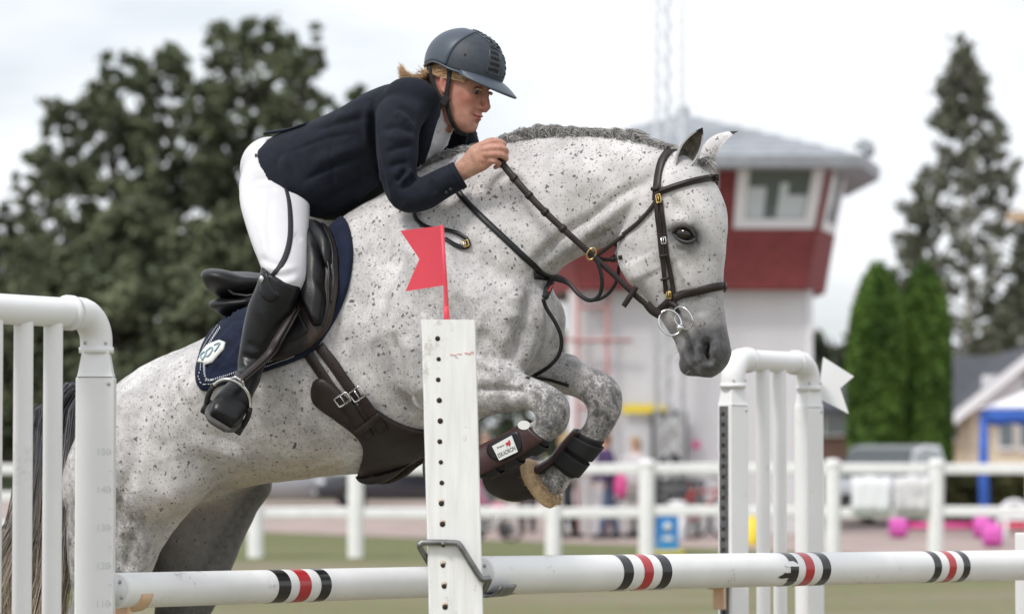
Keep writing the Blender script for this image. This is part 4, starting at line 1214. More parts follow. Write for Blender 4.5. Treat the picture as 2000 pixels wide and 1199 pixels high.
def jump_pole(label, A, B, rad, bands, caps=True):
    r = root("jump_pole", (A + B) / 2, label, "jump pole", "striped jump poles")
    d = (B - A).normalized()
    n = 28
    pts = [A, A + d * .004] + [A.lerp(B, t) for t in np.linspace(.02, .98, 12)] + [B - d * .004, B]
    body = obj("body", *tube(pts, [rad - .004, rad] + [rad] * 12 + [rad, rad - .004], n=40), M_pole, r); flat_sharp(body.data)
    obj("end_cap", *tube([A - d * .002, A + d * .012], rad - .006, n=32), M_plast, r)
    a_, b_ = frame_of(d)
    for an in (0.6, 2.2, 3.9, 5.3):
        q = A - d * .002 + (a_ * math.cos(an) + b_ * math.sin(an)) * rad * .62
        obj("screw", *tube([q - d * .003, q + d * .002], .0055, n=10), M_steel, r)
    for (t0, t1, m) in bands:
        p0, p1 = A.lerp(B, t0), A.lerp(B, t1)
        obj("stripe", *tube([p0, p0.lerp(p1, .5), p1], rad + .0007, n=40, cap=False), m, r)
    return r
def along(A, B, u):
    """where on the line A-B (0..1) the column u of the photograph falls"""
    k = (u - 1000.0) / FPX
    f = lambda P: P.x - k * (P.y * CP + (P.z - CAM.z) * SP)
    return f(A) / (f(A) - f(B))
# back pole: from the left standard to the far standard
A1, B1 = at(226, 1153, 8.42), at(1418, 1120, 11.30)
b1 = [(along(A1, B1, u0), along(A1, B1, u1), m) for u0, u1, m in ((519, 543, M_blk), (560, 583, M_rtape), (602, 622, M_blk))]
L1 = (B1 - A1).length
for c0 in (.47, .76):
    for k, m in enumerate((M_blk, M_rtape, M_blk)): b1.append((c0 + k * .135 / L1, c0 + (k * .135 + .085) / L1, m))
jump_pole("back white jump pole with black and red stripes, between the left and far standards", A1, B1, .0475, b1)
A2, B2 = at(938, 1122, 8.50), at(2012, 1103, 10.62)
b2 = [(along(A2, B2, u0), along(A2, B2, u1), m) for u0, u1, m in ((1192, 1211, M_blk), (1232, 1250, M_rtape), (1267, 1286, M_blk), (1518, 1534, M_blk), (1548, 1565, M_rtape), (1581, 1597, M_blk), (1800, 1814, M_blk), (1829, 1843, M_rtape), (1857, 1870, M_blk))]
fp = jump_pole("front white jump pole with three striped sets, resting in the iron cup", A2, B2, .0505, b2)
# torn bit of tape on the middle set
d2 = (B2 - A2).normalized(); sd = Vector((d2.y, -d2.x, 0))
pc = A2.lerp(B2, along(A2, B2, 1521))
for (off, w, zz2) in ((.0, .03, .018), (-.022, .035, -.016), (.01, .02, -.026)):
    nrm = (sd * math.sqrt(max(0, 1 - (zz2 / .0505) ** 2)) + Vector((0, 0, zz2 / .0505))).normalized()
    q = pc + d2 * off + nrm * .0508
    tz = d2.cross(nrm)
    V = [q + d2 * (w * math.cos(a) * (1 + .5 * math.sin(3 * a))) + tz * (.013 * math.sin(a) * (1 + .4 * math.cos(2 * a))) + nrm * .0006 for a in [2 * math.pi * k / 11 for k in range(11)]]
    V, F = thicken(V, [tuple(range(11))], .0012)
    obj("torn_tape", V, F, M_plast if off == 0 else M_blk, fp, smooth=False)
# peach plastic cups
def peach(label, c, e):
    R = Matrix.Rotation(math.atan2(e.y, e.x), 3, 'Z')
    r = root("pole_cup", c, label, "pole cup", "peach plastic pole cups")
    V, F = [], []
    for i in range(5):
        for k in range(9):
            a = math.radians(-82 + 164 * k / 8)
            V.append(c + R @ Vector((-.005 + .05 * i / 4, .058 * math.sin(a), -.058 * math.cos(a))))
    for i in range(4):
        for k in range(8): F.append((i * 9 + k, i * 9 + k + 1, i * 9 + 10 + k, i * 9 + 9 + k))
    V, F = thicken(V, F, .010)
    obj("cradle", V, F, M_cup, r)
    obj("bracket", *box(*(c + R @ Vector((-.012, 0, -.075))), .02, .045, .11, R=R, bev=.004), M_cup, r, smooth=False)
    return r
peach("peach plastic cup on the left standard under the back pole's end", at(247, 1153, 8.47), E_J)
peach("peach plastic cup on the far standard under the front pole", at(1402, 1118, 11.22), -E_J)
# right post of the front pole
pq = at(2004, 1103, 10.70); 
rq = root("jump_post", Vector((pq.x, pq.y, 0)), "white jump post at the right border holding the front pole's end", "jump post")
V, F = box(pq.x + .03, pq.y + .03, .6, .09, .09, 1.2, R=Matrix.Rotation(math.radians(30), 3, 'Z'), bev=.004)
obj("board", V, F, M_plast, rq, smooth=False)
obj("foot", *box(pq.x + .03, pq.y + .03, .03, .6, .1, .06, bev=.01), M_plast, rq, smooth=False)
# red flag
fr = root("red_flag", at(872, 625, DP), "red swallow-tailed plastic flag on a thin red rod, stuck in the wooden post", "flag")
V = [at(u, v, DP) for u, v in ((782, 451), (863, 441), (870, 557), (792, 569), (819, 506))]
V, F = thicken(V, [(0, 1, 2, 3, 4)], .003)
obj("flag_sheet", V, F, M_flagr, fr, smooth=False)
obj("rod", *tube([at(863, 440, DP), at(869, 540, DP), at(872, 600, DP), at(873, 628, DP)], [.0052, .0055, .0062, .0070], n=12, ref=Vector((0, 1, 0))), M_flagr, fr)
obj("socket", *tube([at(871, 598, DP), at(873, 627, DP)], [.0072, .0085], n=12, ref=Vector((0, 1, 0))), M_flagr, fr)
# ================================================================== the horse
torso_k = [
    (222, 775, 165, 870, .08), (268, 735, 160, 985, .20, -.1, 2.3), (330, 697, 205, 1040, .265, -.12, 2.4), (400, 668, 320, 1010, .285, -.1, 2.2), (470, 628, 440, 962, .29, -.02), (540, 572, 560, 940, .30, .0),
    (600, 508, 655, 928, .30, .0), (660, 440, 735, 922, .285, -.05), (715, 398, 820, 892, .265, -.12), (780, 372, 915, 830, .245, -.15), (860, 385, 1000, 770, .215, -.15), (960, 440, 1045, 722, .18, -.1), (1040, 520, 1068, 690, .13), (1075, 570, 1080, 650, .07)]
neck_k = [
    (700, 412, 950, 700, .20, -.15), (790, 350, 1040, 615, .165, -.25), (880, 304, 1074, 550, .125, -.35, 2.1), (980, 278, 1092, 524, .10, -.35, 2.2), (1080, 264, 1130, 503, .085, -.25, 2.2),
    (1170, 264, 1172, 486, .078, -.15, 2.2), (1250, 276, 1218, 465, .078, -.1, 2.2), (1315, 294, 1285, 420, .07)]
head_k = [
    (1312, 292, 1275, 385, .05), (1350, 306, 1238, 425, .085, .05, 2.3), (1386, 345, 1222, 468, .100, .12, 2.5), (1414, 410, 1222, 512, .102, .10, 2.5), (1415, 470, 1240, 555, .090, .0, 2.4),
    (1411, 530, 1272, 592, .070, -.05, 2.4), (1411, 585, 1298, 632, .058, -.02, 2.5), (1417, 640, 1318, 664, .056, .05, 2.5), (1424, 684, 1332, 690, .060, .1, 2.4), (1414, 717, 1342, 718, .054, .1, 2.3), (1388, 738, 1358, 735, .03)]
hindN = [
    (420, 760, 215, 830, .10), (440, 870, 160, 905, .115), (405, 955, 142, 960, .115), (352, 1015, 136, 1030, .10), (312, 1072, 136, 1085, .082), (288, 1128, 141, 1130, .068), (250, 1190, 142, 1180, .052),
    (205, 1260, 112, 1236, .042), (178, 1310, 92, 1288, .038), (128, 1390, 70, 1366, .03), (84, 1470, 22, 1444, .034), (66, 1510, 22, 1500, .028), (66, 1548, -6, 1540, .045), (84, 1590, -28, 1582, .055)]
hindF = [
    (510, 850, 330, 850, .10), (536, 945, 310, 940, .10), (500, 1000, 300, 1010, .092), (472, 1055, 296, 1080, .08), (450, 1110, 300, 1140, .066), (420, 1180, 304, 1195, .05),
    (368, 1266, 282, 1250, .042), (338, 1316, 262, 1300, .038), (290, 1396, 236, 1376, .03), (244, 1476, 188, 1456, .034), (226, 1516, 186, 1510, .028), (226, 1552, 158, 1550, .045), (240, 1592, 134, 1590, .055)]
foreN = [
    (880, 600, 790, 730, .07), (905, 660, 815, 800, .085), (945, 694, 880, 822, .075), (995, 716, 955, 812, .063), (1035, 734, 1010, 803, .054), (1072, 750, 1036, 801, .05), (1102, 772, 1046, 808, .051), (1111, 805, 1050, 818, .049),
    (1103, 838, 1043, 824, .044), (1074, 862, 1036, 826, .037), (1030, 890, 1006, 848, .032), (985, 912, 966, 868, .031), (945, 932, 930, 884, .034), (916, 944, 902, 888, .038), (892, 946, 880, 898, .035), (876, 966, 862, 888, .05), (850, 962, 838, 896, .05)]
foreF = [
    (1010, 600, 930, 730, .07), (1068, 660, 1010, 765, .072), (1110, 694, 1078, 768, .06), (1150, 714, 1118, 774, .054), (1186, 730, 1142, 786, .051), (1209, 758, 1150, 800, .051), (1213, 792, 1149, 816, .048),
    (1200, 830, 1143, 830, .043), (1176, 862, 1132, 842, .036), (1146, 898, 1108, 868, .031), (1118, 932, 1082, 900, .033), (1098, 962, 1052, 918, .038), (1064, 970, 1030, 912, .035), (1036, 970, 1018, 890, .048), (1000, 974, 985, 888, .05), (965, 962, 955, 900, .048), (954, 948, 950, 915, .03)]
LN, LF = -.145, .145
def leg(keys, lat, spread=0.0):
    out = []
    for i, k in enumerate(keys):
        k = list(k) + [0, 2.2][len(k) - 5:]
        out.append(k[:7] + [lat])
    return loft(out, lat, n=24, sub=5)
horse_me = remesh([loft(torso_k, n=40), loft(neck_k, n=36), loft(head_k, n=36), leg(hindN, -.15), leg(hindF, .15), leg(foreN, -.135), leg(foreF, .135),
                   ellipsoid(hp(985, 640, -.09), .11, .10, .17), ellipsoid(hp(985, 640, .09), .11, .10, .17),        # pectorals
                   ellipsoid(hp(845, 640, -.19), .15, .07, .26), ellipsoid(hp(845, 640, .19), .15, .07, .26),        # shoulders
                   ellipsoid(hp(300, 885, -.20), .20, .10, .22), ellipsoid(hp(300, 885, .20), .20, .10, .22), ellipsoid(hp(1347, 712, 0), .032, .040, .034), ellipsoid(hp(1352, 722, 0), .036, .034, .020),        # quarters
                   ellipsoid(hp(1333, 452, -.078), .034, .030, .030), ellipsoid(hp(1333, 452, .078), .034, .030, .030)],
                  .0064, "horse", 4)
S = Sculpt(horse_me)
S.gain = 1.7
# blend the joints where limbs, neck and body meet
for (poly, r0, sig, it) in (([(700, 420), (960, 700)], 60, 40, 22), ([(830, 640), (930, 800)], 70, 30, 22), ([(1000, 560), (1080, 560)], 40, 25, 16), ([(250, 800), (430, 960)], 90, 40, 26), ([(1000, 680), (1060, 740)], 40, 20, 12),
                            ([(1290, 330), (1230, 430)], 20, 20, 10), ([(480, 940), (330, 960)], 50, 30, 18)):
    d, _ = seg_dist(S.u, S.v, poly)
    laplace(horse_me, it, np.exp(-.5 * (np.clip(d - r0, 0, None) / sig) ** 2), .75)
    S.V = get_co(horse_me)
S.refresh()
st = S.stroke
NEAR = (-1, 0.02)
# shoulder, elbow, chest
st([(766, 640), (770, 690), (784, 735), (798, 780), (826, 806)], 8, -.016)
st([(800, 650), (806, 700), (818, 750), (838, 780)], 16, .012)
st([(742, 650), (752, 700), (768, 750)], 5, -.004); st([(728, 660), (738, 715), (752, 760)], 5, -.003); st([(755, 640), (760, 690), (776, 745)], 5, -.003)
st([(740, 470), (800, 560), (850, 640)], 20, -.010); st([(770, 430), (850, 520), (920, 610)], 24, .012); st([(840, 400), (930, 500), (1000, 590)], 16, -.008)
st([(960, 560), (1000, 610), (1012, 660), (1000, 700)], 10, -.010); st([(1035, 560), (1030, 620), (1012, 680), (985, 715)], 9, -.012); st([(1062, 570), (1060, 630), (1045, 680), (1025, 715)], 10, .010)
st([(1000, 570), (1006, 630)], 14, .008); st([(930, 640), (965, 680), (1000, 715)], 10, -.007)
st([(900, 690), (960, 716), (1010, 742)], 9, .007); st([(925, 762), (980, 760), (1034, 768)], 4.5, -.008, NEAR); st([(930, 740), (985, 742)], 9, .005, NEAR)
# neck: muscle edge, jugular groove, creases at the throat
st([(1275, 350), (1215, 380), (1165, 420), (1110, 455), (1060, 500), (1030, 530)], 8, -.013)
st([(1265, 370), (1210, 402), (1160, 440), (1110, 480), (1075, 510)], 13, .009)
st([(1215, 440), (1165, 468), (1115, 500), (1085, 525)], 5, -.007)
for k in range(5): st([(1150 + 13 * k, 452 - 5 * k), (1158 + 12 * k, 486 - 4 * k)], 3, -.0035)
st([(1240, 300), (1130, 290), (1000, 300), (890, 330)], 16, -.004); st([(1200, 340), (1080, 350), (960, 380)], 30, .008)
st([(1040, 530), (1060, 540), (1085, 545)], 5, -.008); st([(860, 420), (930, 470), (1010, 530)], 22, .006)
# barrel: ribs, belly vein, flank, haunch
for k in range(6): st([(520 + 36 * k, 720 - 22 * k), (545 + 36 * k, 800 - 20 * k), (560 + 36 * k, 870 - 12 * k)], 8, .0022 if k % 2 else -.0022)
st([(520, 915), (580, 918), (640, 905), (690, 885)], 4, .004); st([(560, 935), (640, 922), (690, 900)], 4, .003)
st([(455, 760), (450, 830), (430, 890)], 34, -.014); st([(350, 770), (420, 740)], 24, .010); st([(548, 948), (470, 930), (415, 960), (370, 1010)], 14, -.006)
st([(250, 800), (262, 900), (225, 1000), (205, 1080)], 10, -.007); st([(330, 860), (350, 930), (325, 1000)], 22, .008); st([(180, 860), (170, 960), (165, 1060)], 16, .006)
st([(260, 1040), (245, 1120)], 8, -.006); st([(290, 1040), (270, 1130)], 8, .004)
# knees
st([(1085, 775), (1098, 800), (1090, 840)], 8, .004, NEAR); st([(1060, 800), (1075, 830)], 7, -.003, NEAR)
S.refresh()
S.gain = 1.35
# head: cheek, crest, eye, nostril, mouth, chin
st = S.stroke
st([(1226, 440), (1222, 490), (1234, 530), (1262, 560)], 12, .009); st([(1250, 500), (1270, 540)], 24, .006)
st([(1240, 420), (1222, 455), (1217, 500), (1228, 540)], 4, .004)
st([(1322, 508), (1340, 545), (1352, 575)], 5, .008); st([(1312, 500), (1318, 545), (1330, 590)], 8, -.007); st([(1296, 560), (1310, 610)], 8, -.004)
st([(1360, 560), (1372, 620)], 10, -.006); st([(1380, 540), (1386, 620)], 8, .002)
st([(1312, 405), (1330, 398)], 12, -.010); st([(1318, 438), (1337, 431), (1356, 444)], 6, .008)
st([(1318, 455), (1335, 455), (1352, 462)], 7, -.012, side=True, fade=False)
st([(1316, 470), (1334, 478), (1352, 474)], 4.5, .005); st([(1322, 484), (1340, 488)], 4, -.003)
st([(1380, 672), (1377, 688), (1383, 700)], 6.5, -.030, side=False, fade=False); st([(1366, 670), (1363, 690), (1371, 708)], 5, .008); st([(1390, 664), (1397, 684), (1392, 702)], 5, .009)
st([(1352, 668), (1360, 700)], 8, -.004)
st([(1334, 640), (1345, 672), (1353, 705), (1366, 736)], 3.4, -.012); st([(1326, 668), (1340, 700), (1350, 722)], 7, .005); st([(1322, 652), (1330, 664)], 6, -.004)
st([(1300, 420), (1292, 470), (1300, 540)], 9, -.005)
S.refresh()
# fine uneven skin
V = S.V
nz = np.sin(V[:, 0] * 37 + 2 * np.sin(V[:, 2] * 29)) * np.sin(V[:, 2] * 41 + V[:, 1] * 33) + .6 * np.sin(V[:, 0] * 83 + V[:, 2] * 71)
S.V = V + S.N * (nz * .0007)[:, None]
S.done()
S.refresh()
# coat pattern
m = S.mask
grey = np.zeros(len(S.V)); dap = np.zeros(len(S.V)); flk = np.full(len(S.V), .32)
mx = lambda a, b: np.maximum(a, b)
grey = mx(grey, .95 * m([(1372, 722), (1392, 690)], 24, r0=40)); grey = mx(grey, .9 * m([(1345, 722), (1375, 736), (1400, 722)], 9, r0=5))
grey = mx(grey, .60 * m([(1372, 610), (1376, 650)], 32, r0=26)); grey = mx(grey, .75 * m([(1318, 655), (1335, 700)], 14, r0=12))
grey = mx(grey, .92 * m([(1320, 457), (1354, 466)], 10, r0=9)); grey = mx(grey, .55 * m([(1330, 495), (1348, 488)], 20)); grey = mx(grey, .5 * m([(1356, 440), (1372, 470)], 14))
grey = mx(grey, 1.0 * m([(1380, 672), (1377, 688), (1383, 700)], 3.5, r0=2.5))  # dark of the nostril hole painted on
grey = mx(grey, .30 * m([(1250, 575), (1300, 640)], 15, r0=5))
grey = mx(grey, .22 * m([(745, 670), (765, 745)], 14, r0=4))
near, far = S.lat < .02, S.lat > .02
def mk2(poly, sig, r0, sel): return S.mask(poly, sig, r0=r0) * sel
# the far legs are seen in their own place, not mirrored
uu, vv = project(S.V)
def mraw(poly, sig, r0, sel):
    d, _ = seg_dist(uu, vv, poly)
    return np.exp(-.5 * (np.clip(d - r0, 0, None) / sig) ** 2) * sel
dap = mx(dap, 1.25 * mraw([(1085, 770), (1085, 850), (930, 930)], 14, 30, near)); dap = mx(dap, .6 * mraw([(940, 750), (1040, 770)], 22, 30, near))
dap = mx(dap, 1.25 * mraw([(1185, 760), (1170, 850), (1070, 950)], 14, 34, far & (S.lat > .04))); dap = mx(dap, .45 * mraw([(1080, 720), (1150, 745)], 22, 25, far & (S.lat > .04)))
dap = mx(dap, .75 * mraw([(200, 1020), (210, 1100), (150, 1250), (60, 1500)], 40, 40, near)); dap = mx(dap, .35 * mraw([(160, 880), (200, 960)], 40, 30, near))
dap = mx(dap, .42 * m([(880, 650), (1040, 680)], 50, r0=30)); dap = mx(dap, .36 * m([(1180, 430), (1080, 500), (1040, 600)], 40)); dap = mx(dap, .22 * m([(300, 800), (650, 800), (800, 500)], 120, r0=60))
grey = mx(grey, .16 * m([(1010, 590), (1050, 690)], 34, r0=10)); grey = mx(grey, .12 * m([(800, 690), (830, 800)], 30, r0=10))
grey = mx(grey, .42 * mraw([(1085, 790), (1082, 840)], 13, 10, near)); grey = mx(grey, .34 * mraw([(1190, 770), (1180, 840)], 14, 12, far & (S.lat > .04)))
# the far hind leg: its shade is painted into the darker grey coat
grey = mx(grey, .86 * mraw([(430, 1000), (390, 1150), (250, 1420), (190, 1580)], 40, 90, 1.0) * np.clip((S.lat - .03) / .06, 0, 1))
hoof = mx(mraw([(40, 1550), (10, 1590)], 8, 50, near & (vv > 1535)), mraw([(190, 1560), (180, 1590)], 8, 60, far & (vv > 1545)))
grey = mx(grey, .85 * (hoof > .5))
flk = mx(flk, 1.0 * m([(870, 400), (1010, 340), (1230, 310)], 40, r0=30)); flk = mx(flk, .85 * m([(690, 450), (740, 560), (720, 650)], 40, r0=20)); flk = mx(flk, .9 * m([(300, 800), (420, 800)], 45, r0=20)); flk = mx(flk, .75 * m([(520, 780), (640, 850)], 50, r0=30))
flk = mx(flk, .7 * m([(1300, 400), (1380, 380)], 30, r0=10)); flk = np.where(m([(1300, 560), (1380, 690)], 10, r0=45) > .5, flk * .3, flk)
flk = flk * (1 - .8 * m([(1000, 600), (1060, 680)], 30, r0=30))
warm = .9 * m([(480, 950), (640, 920)], 22, r0=6); warm = mx(warm, .5 * m([(300, 1000), (420, 980)], 20))
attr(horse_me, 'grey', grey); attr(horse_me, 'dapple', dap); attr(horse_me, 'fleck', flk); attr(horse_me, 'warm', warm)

def coat():
    mm = bpy.data.materials.new("grey_horse_coat"); mm.use_nodes = True
    nt = mm.node_tree; b = nt.nodes['Principled BSDF']; N, L = nt.nodes, nt.links
    tc = N.new('ShaderNodeTexCoord'); ob = tc.outputs['Object']
    def A(n): a = N.new('ShaderNodeAttribute'); a.attribute_name = n; return a.outputs['Fac']
    def ramp(src, p0, p1, c0=(0, 0, 0, 1), c1=(1, 1, 1, 1)):
        r = N.new('ShaderNodeValToRGB'); r.color_ramp.elements[0].position = p0; r.color_ramp.elements[1].position = p1
        r.color_ramp.elements[0].color = c0; r.color_ramp.elements[1].color = c1; L.new(src, r.inputs['Fac']); return r.outputs['Color']
    def noise(s, d=4, ro=.5, st=None):
        n = N.new('ShaderNodeTexNoise'); n.inputs['Scale'].default_value = s; n.inputs['Detail'].default_value = d; n.inputs['Roughness'].default_value = ro
        if st:
            mp = N.new('ShaderNodeMapping'); mp.inputs['Scale'].default_value = st; L.new(ob, mp.inputs['Vector']); L.new(mp.outputs['Vector'], n.inputs['Vector'])
        else: L.new(ob, n.inputs['Vector'])
        return n.outputs['Fac']
    def mth(op, a, c, clamp=False):
        x = N.new('ShaderNodeMath'); x.operation = op; x.use_clamp = clamp or op == 'MULTIPLY'
        for i, s in enumerate((a, c)):
            if isinstance(s, (int, float)): x.inputs[i].default_value = s
            else: L.new(s, x.inputs[i])
        return x.outputs[0]
    def mix(f, a, c, bl='MIX'):
        x = N.new('ShaderNodeMix'); x.data_type = 'RGBA'; x.blend_type = bl
        for i, s in ((0, f), (6, a), (7, c)):
            if isinstance(s, (tuple, float, int)): x.inputs[i].default_value = s
            else: L.new(s, x.inputs[i])
        return x.outputs[2]
    base = ramp(noise(9, 7, .62), .36, .66, (.44, .425, .425, 1), (.67, .65, .65, 1))
    base = mix(A('warm'), base, (.50, .43, .34, 1))
    # mottled shimmer of darker hair everywhere, stronger where dappled
    dn = ramp(noise(34, 6, .62, (1, 1, .8)), .42, .62)
    base = mix(mth('MULTIPLY', dn, mth('MULTIPLY', A('dapple'), .92)), base, (.075, .072, .072, 1))
    dn2 = ramp(noise(150, 4, .6), .42, .66)
    base = mix(mth('MULTIPLY', dn2, mth('ADD', .08, mth('MULTIPLY', A('dapple'), .85))), base, (.16, .155, .155, 1))
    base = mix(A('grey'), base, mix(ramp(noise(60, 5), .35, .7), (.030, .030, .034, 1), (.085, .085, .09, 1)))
    # flea-bitten flecks: three sizes
    for (sc, r0, thr, colr, stren) in ((66, .28, .42, (.075, .066, .064, 1), .88), (125, .34, .32, (.14, .13, .125, 1), .62), (15, .16, .80, (.05, .047, .048, 1), .92)):
        wv = N.new('ShaderNodeTexNoise'); wv.inputs['Scale'].default_value = sc * 1.3; L.new(ob, wv.inputs['Vector'])
        ma = N.new('ShaderNodeMix'); ma.data_type = 'RGBA'; ma.blend_type = 'LINEAR_LIGHT'; ma.inputs[0].default_value = .35 / sc * 2
        L.new(ob, ma.inputs[6]); L.new(wv.outputs['Color'], ma.inputs[7])
        vo = N.new('ShaderNodeTexVoronoi'); vo.inputs['Scale'].default_value = sc; L.new(ma.outputs[2], vo.inputs['Vector'])
        sp = N.new('ShaderNodeSeparateColor'); L.new(vo.outputs['Color'], sp.inputs['Color'])
        pat = ramp(noise(sc * .10, 4), .40, .62)
        keep = mth('GREATER_THAN', mth('ADD', sp.outputs[0], mth('MULTIPLY', mth('MULTIPLY', A('fleck'), .45), mth('ADD', .35, pat))), thr + .28 if thr < .7 else .975)
        rad = mth('MULTIPLY', mth('ADD', .35, sp.outputs[1]), r0)
        dot = ramp(mth('SUBTRACT', rad, vo.outputs['Distance']), .0, .07)
        base = mix(mth('MULTIPLY', mth('MULTIPLY', dot, keep), stren), base, colr)
    L.new(base, b.inputs['Base Color'])
    b.inputs['Roughness'].default_value = .62; b.inputs['Specular IOR Level'].default_value = .28
    b.inputs['Sheen Weight'].default_value = .15
    bp = N.new('ShaderNodeBump'); bp.inputs['Distance'].default_value = .0011; bp.inputs['Strength'].default_value = .7
    L.new(mth('ADD', noise(260, 4, .6, (1, 1, .5)), mth('MULTIPLY', noise(40, 3), 1.2)), bp.inputs['Height']); L.new(bp.outputs['Normal'], b.inputs['Normal'])
    return mm
M_coat = coat()
horse_me.materials.append(M_coat)
horse = bpy.data.objects.new("horse", horse_me); COL.objects.link(horse)
tag(horse, "flea-bitten grey horse in mid-jump with forelegs folded, tacked up and ridden", "horse")
HB = bvh_of(horse_me)

# eyes
M_eye = material("dark_eye", (.012, .008, .006), rough=.12, spec=.5)
for sg in (-1, 1):
    c = hp(1336, 457, -.091) if sg < 0 else hp(1336, 457, -.091) + H_N * (2 * .091)
    obj("eye", *ellipsoid(c, .026, .017, .0185, R=Matrix.Rotation(-HEAD, 3, 'Z') @ Matrix.Rotation(.30, 3, 'Y'), seg=24, rings=16), M_eye, horse)
M_nostril_shade = material('nostril_shade', (.010, .008, .008), rough=.8)  # dark filling that stands for the shade inside the nostril
M_lid = material("dark_eyelid", (.025, .023, .024), rough=.6)
for sg in (-1, 1):
    for (pp, rr) in (([(1314, 456), (1321, 446), (1335, 441), (1349, 447), (1359, 464)], .0075), ([(1314, 456), (1325, 467), (1340, 473), (1353, 471), (1359, 464)], .0055)):
        P_ = []
        for i, (u, v) in enumerate(catmull(pp, 4)):
            q = hp(u, v, -.101 + .008 * abs((u - 1336) / 20) ** 2)
            P_.append(q if sg < 0 else q - H_N * (2 * lat_of(q)))
        obj("eyelid", *tube(P_, [rr * (.5 + .5 * math.sin(math.pi * i / (len(P_) - 1))) for i in range(len(P_))], n=8), M_lid, horse)
for sg in (-1, 1):
    h, nrm = cast(HB, 1379, 686)
    q = h - nrm * .003
    V, F = tube([hp(u, v, lat_of(q)) for u, v in ((1383, 672), (1378, 680), (1377, 690), (1381, 700))], [.005, .0095, .0105, .006], n=12, ref=H_N, flat=[.004, .007, .0075, .005])
    V = [p * 1.0 for p in V]
    obj('nostril_shade_plug', *((V, F) if sg < 0 else mirror_h(V, F)), M_nostril_shade, horse)
# ears: cupped leaves
M_ear_in = material("ear_fur", (.11, .10, .085), rough=.9, var=.5, scale=60, bump=.002, bscale=150)
M_ear_tip = material("ear_tip", (.03, .03, .03), rough=.8)
def ear(base_, tip, face, wid):
    base_, tip = Vector(base_), Vector(tip)
    ax = (tip - base_); Ln = ax.length; ax.normalize()
    f = face - ax * face.dot(ax); f.normalize(); s = ax.cross(f)
    V, F, I, J = [], [], [], []
    nt_, na = 16, 17
    for layer in (0, 1):
        for i in range(nt_ + 1):
            t = i / nt_
            w = wid * (math.sin(math.pi * min(1, .20 + .80 * t)) ** .75 if t < 1 else 0) * (1.0 if t > .25 else .80 + .8 * t)
            w = max(w, .0015)
            half = math.radians(150 - 95 * t) if t < .5 else math.radians(102.5 - 40 * (t - .5))
            cur = ax * (Ln * t) + f * (.014 * math.sin(math.pi * t) * -1)
            for k in range(na):
                a = -half + 2 * half * k / (na - 1)
                rr = w - (.004 if layer else 0) * min(1, w / .01)
                V.append(base_ + cur + s * (rr * math.sin(a)) - f * (rr * math.cos(a) * .9))
    n1 = (nt_ + 1) * na
    for layer in (0, 1):
        for i in range(nt_):
            for k in range(na - 1):
                q = (layer * n1 + i * na + k, layer * n1 + i * na + k + 1, layer * n1 + (i + 1) * na + k + 1, layer * n1 + (i + 1) * na + k)
                F.append(q if layer else tuple(reversed(q)))
    for i in range(nt_):
        for k in (0, na - 1):
            F.append((i * na + k, (i + 1) * na + k, n1 + (i + 1) * na + k, n1 + i * na + k))
    me = mesh("ear", V, F)
    me.materials.append(M_coat); me.materials.append(M_ear_in); me.materials.append(M_ear_tip)
    for p in me.polygons:
        mn = min(p.vertices)
        if mn >= n1: p.material_index = 1
        if (mn % n1) // na >= nt_ - 2: p.material_index = 2
    z = np.zeros(len(me.vertices))
    for nm in ('grey', 'dapple', 'warm'): attr(me, nm, z)
    attr(me, 'fleck', z + .3)
    return link("ear", me, horse)
ear(hp(1324, 336, -.055), hp(1372, 250, -.062), (H_F * .55 - H_N * .80 + Vector((0, 0, .15))), .031)
ear(hp(1374, 326, .036), hp(1442, 257, .066), (H_F * .80 + H_N * .42 - Vector((0, 0, .25))), .037)

# hair
M_hair_g = bpy.data.materials.new("grey_horse_hair"); M_hair_g.use_nodes = True
def hair_mat(mm, c0, c1, cdark):
    nt = mm.node_tree; b = nt.nodes['Principled BSDF']; N, L = nt.nodes, nt.links
    a = N.new('ShaderNodeAttribute'); a.attribute_name = 'tint'; a2 = N.new('ShaderNodeAttribute'); a2.attribute_name = 'along'
    r = N.new('ShaderNodeValToRGB'); r.color_ramp.elements[0].color = (*c0, 1); r.color_ramp.elements[1].color = (*c1, 1); L.new(a.outputs['Fac'], r.inputs['Fac'])
    mxx = N.new('ShaderNodeMix'); mxx.data_type = 'RGBA'; mxx.inputs[6].default_value = (*cdark, 1)
    L.new(a2.outputs['Fac'], mxx.inputs[0]); L.new(r.outputs['Color'], mxx.inputs[7]); L.new(mxx.outputs[2], b.inputs['Base Color'])
    b.inputs['Roughness'].default_value = .55; b.inputs['Specular IOR Level'].default_value = .3
hair_mat(M_hair_g, (.14, .135, .13), (.62, .60, .58), (.24, .235, .23))
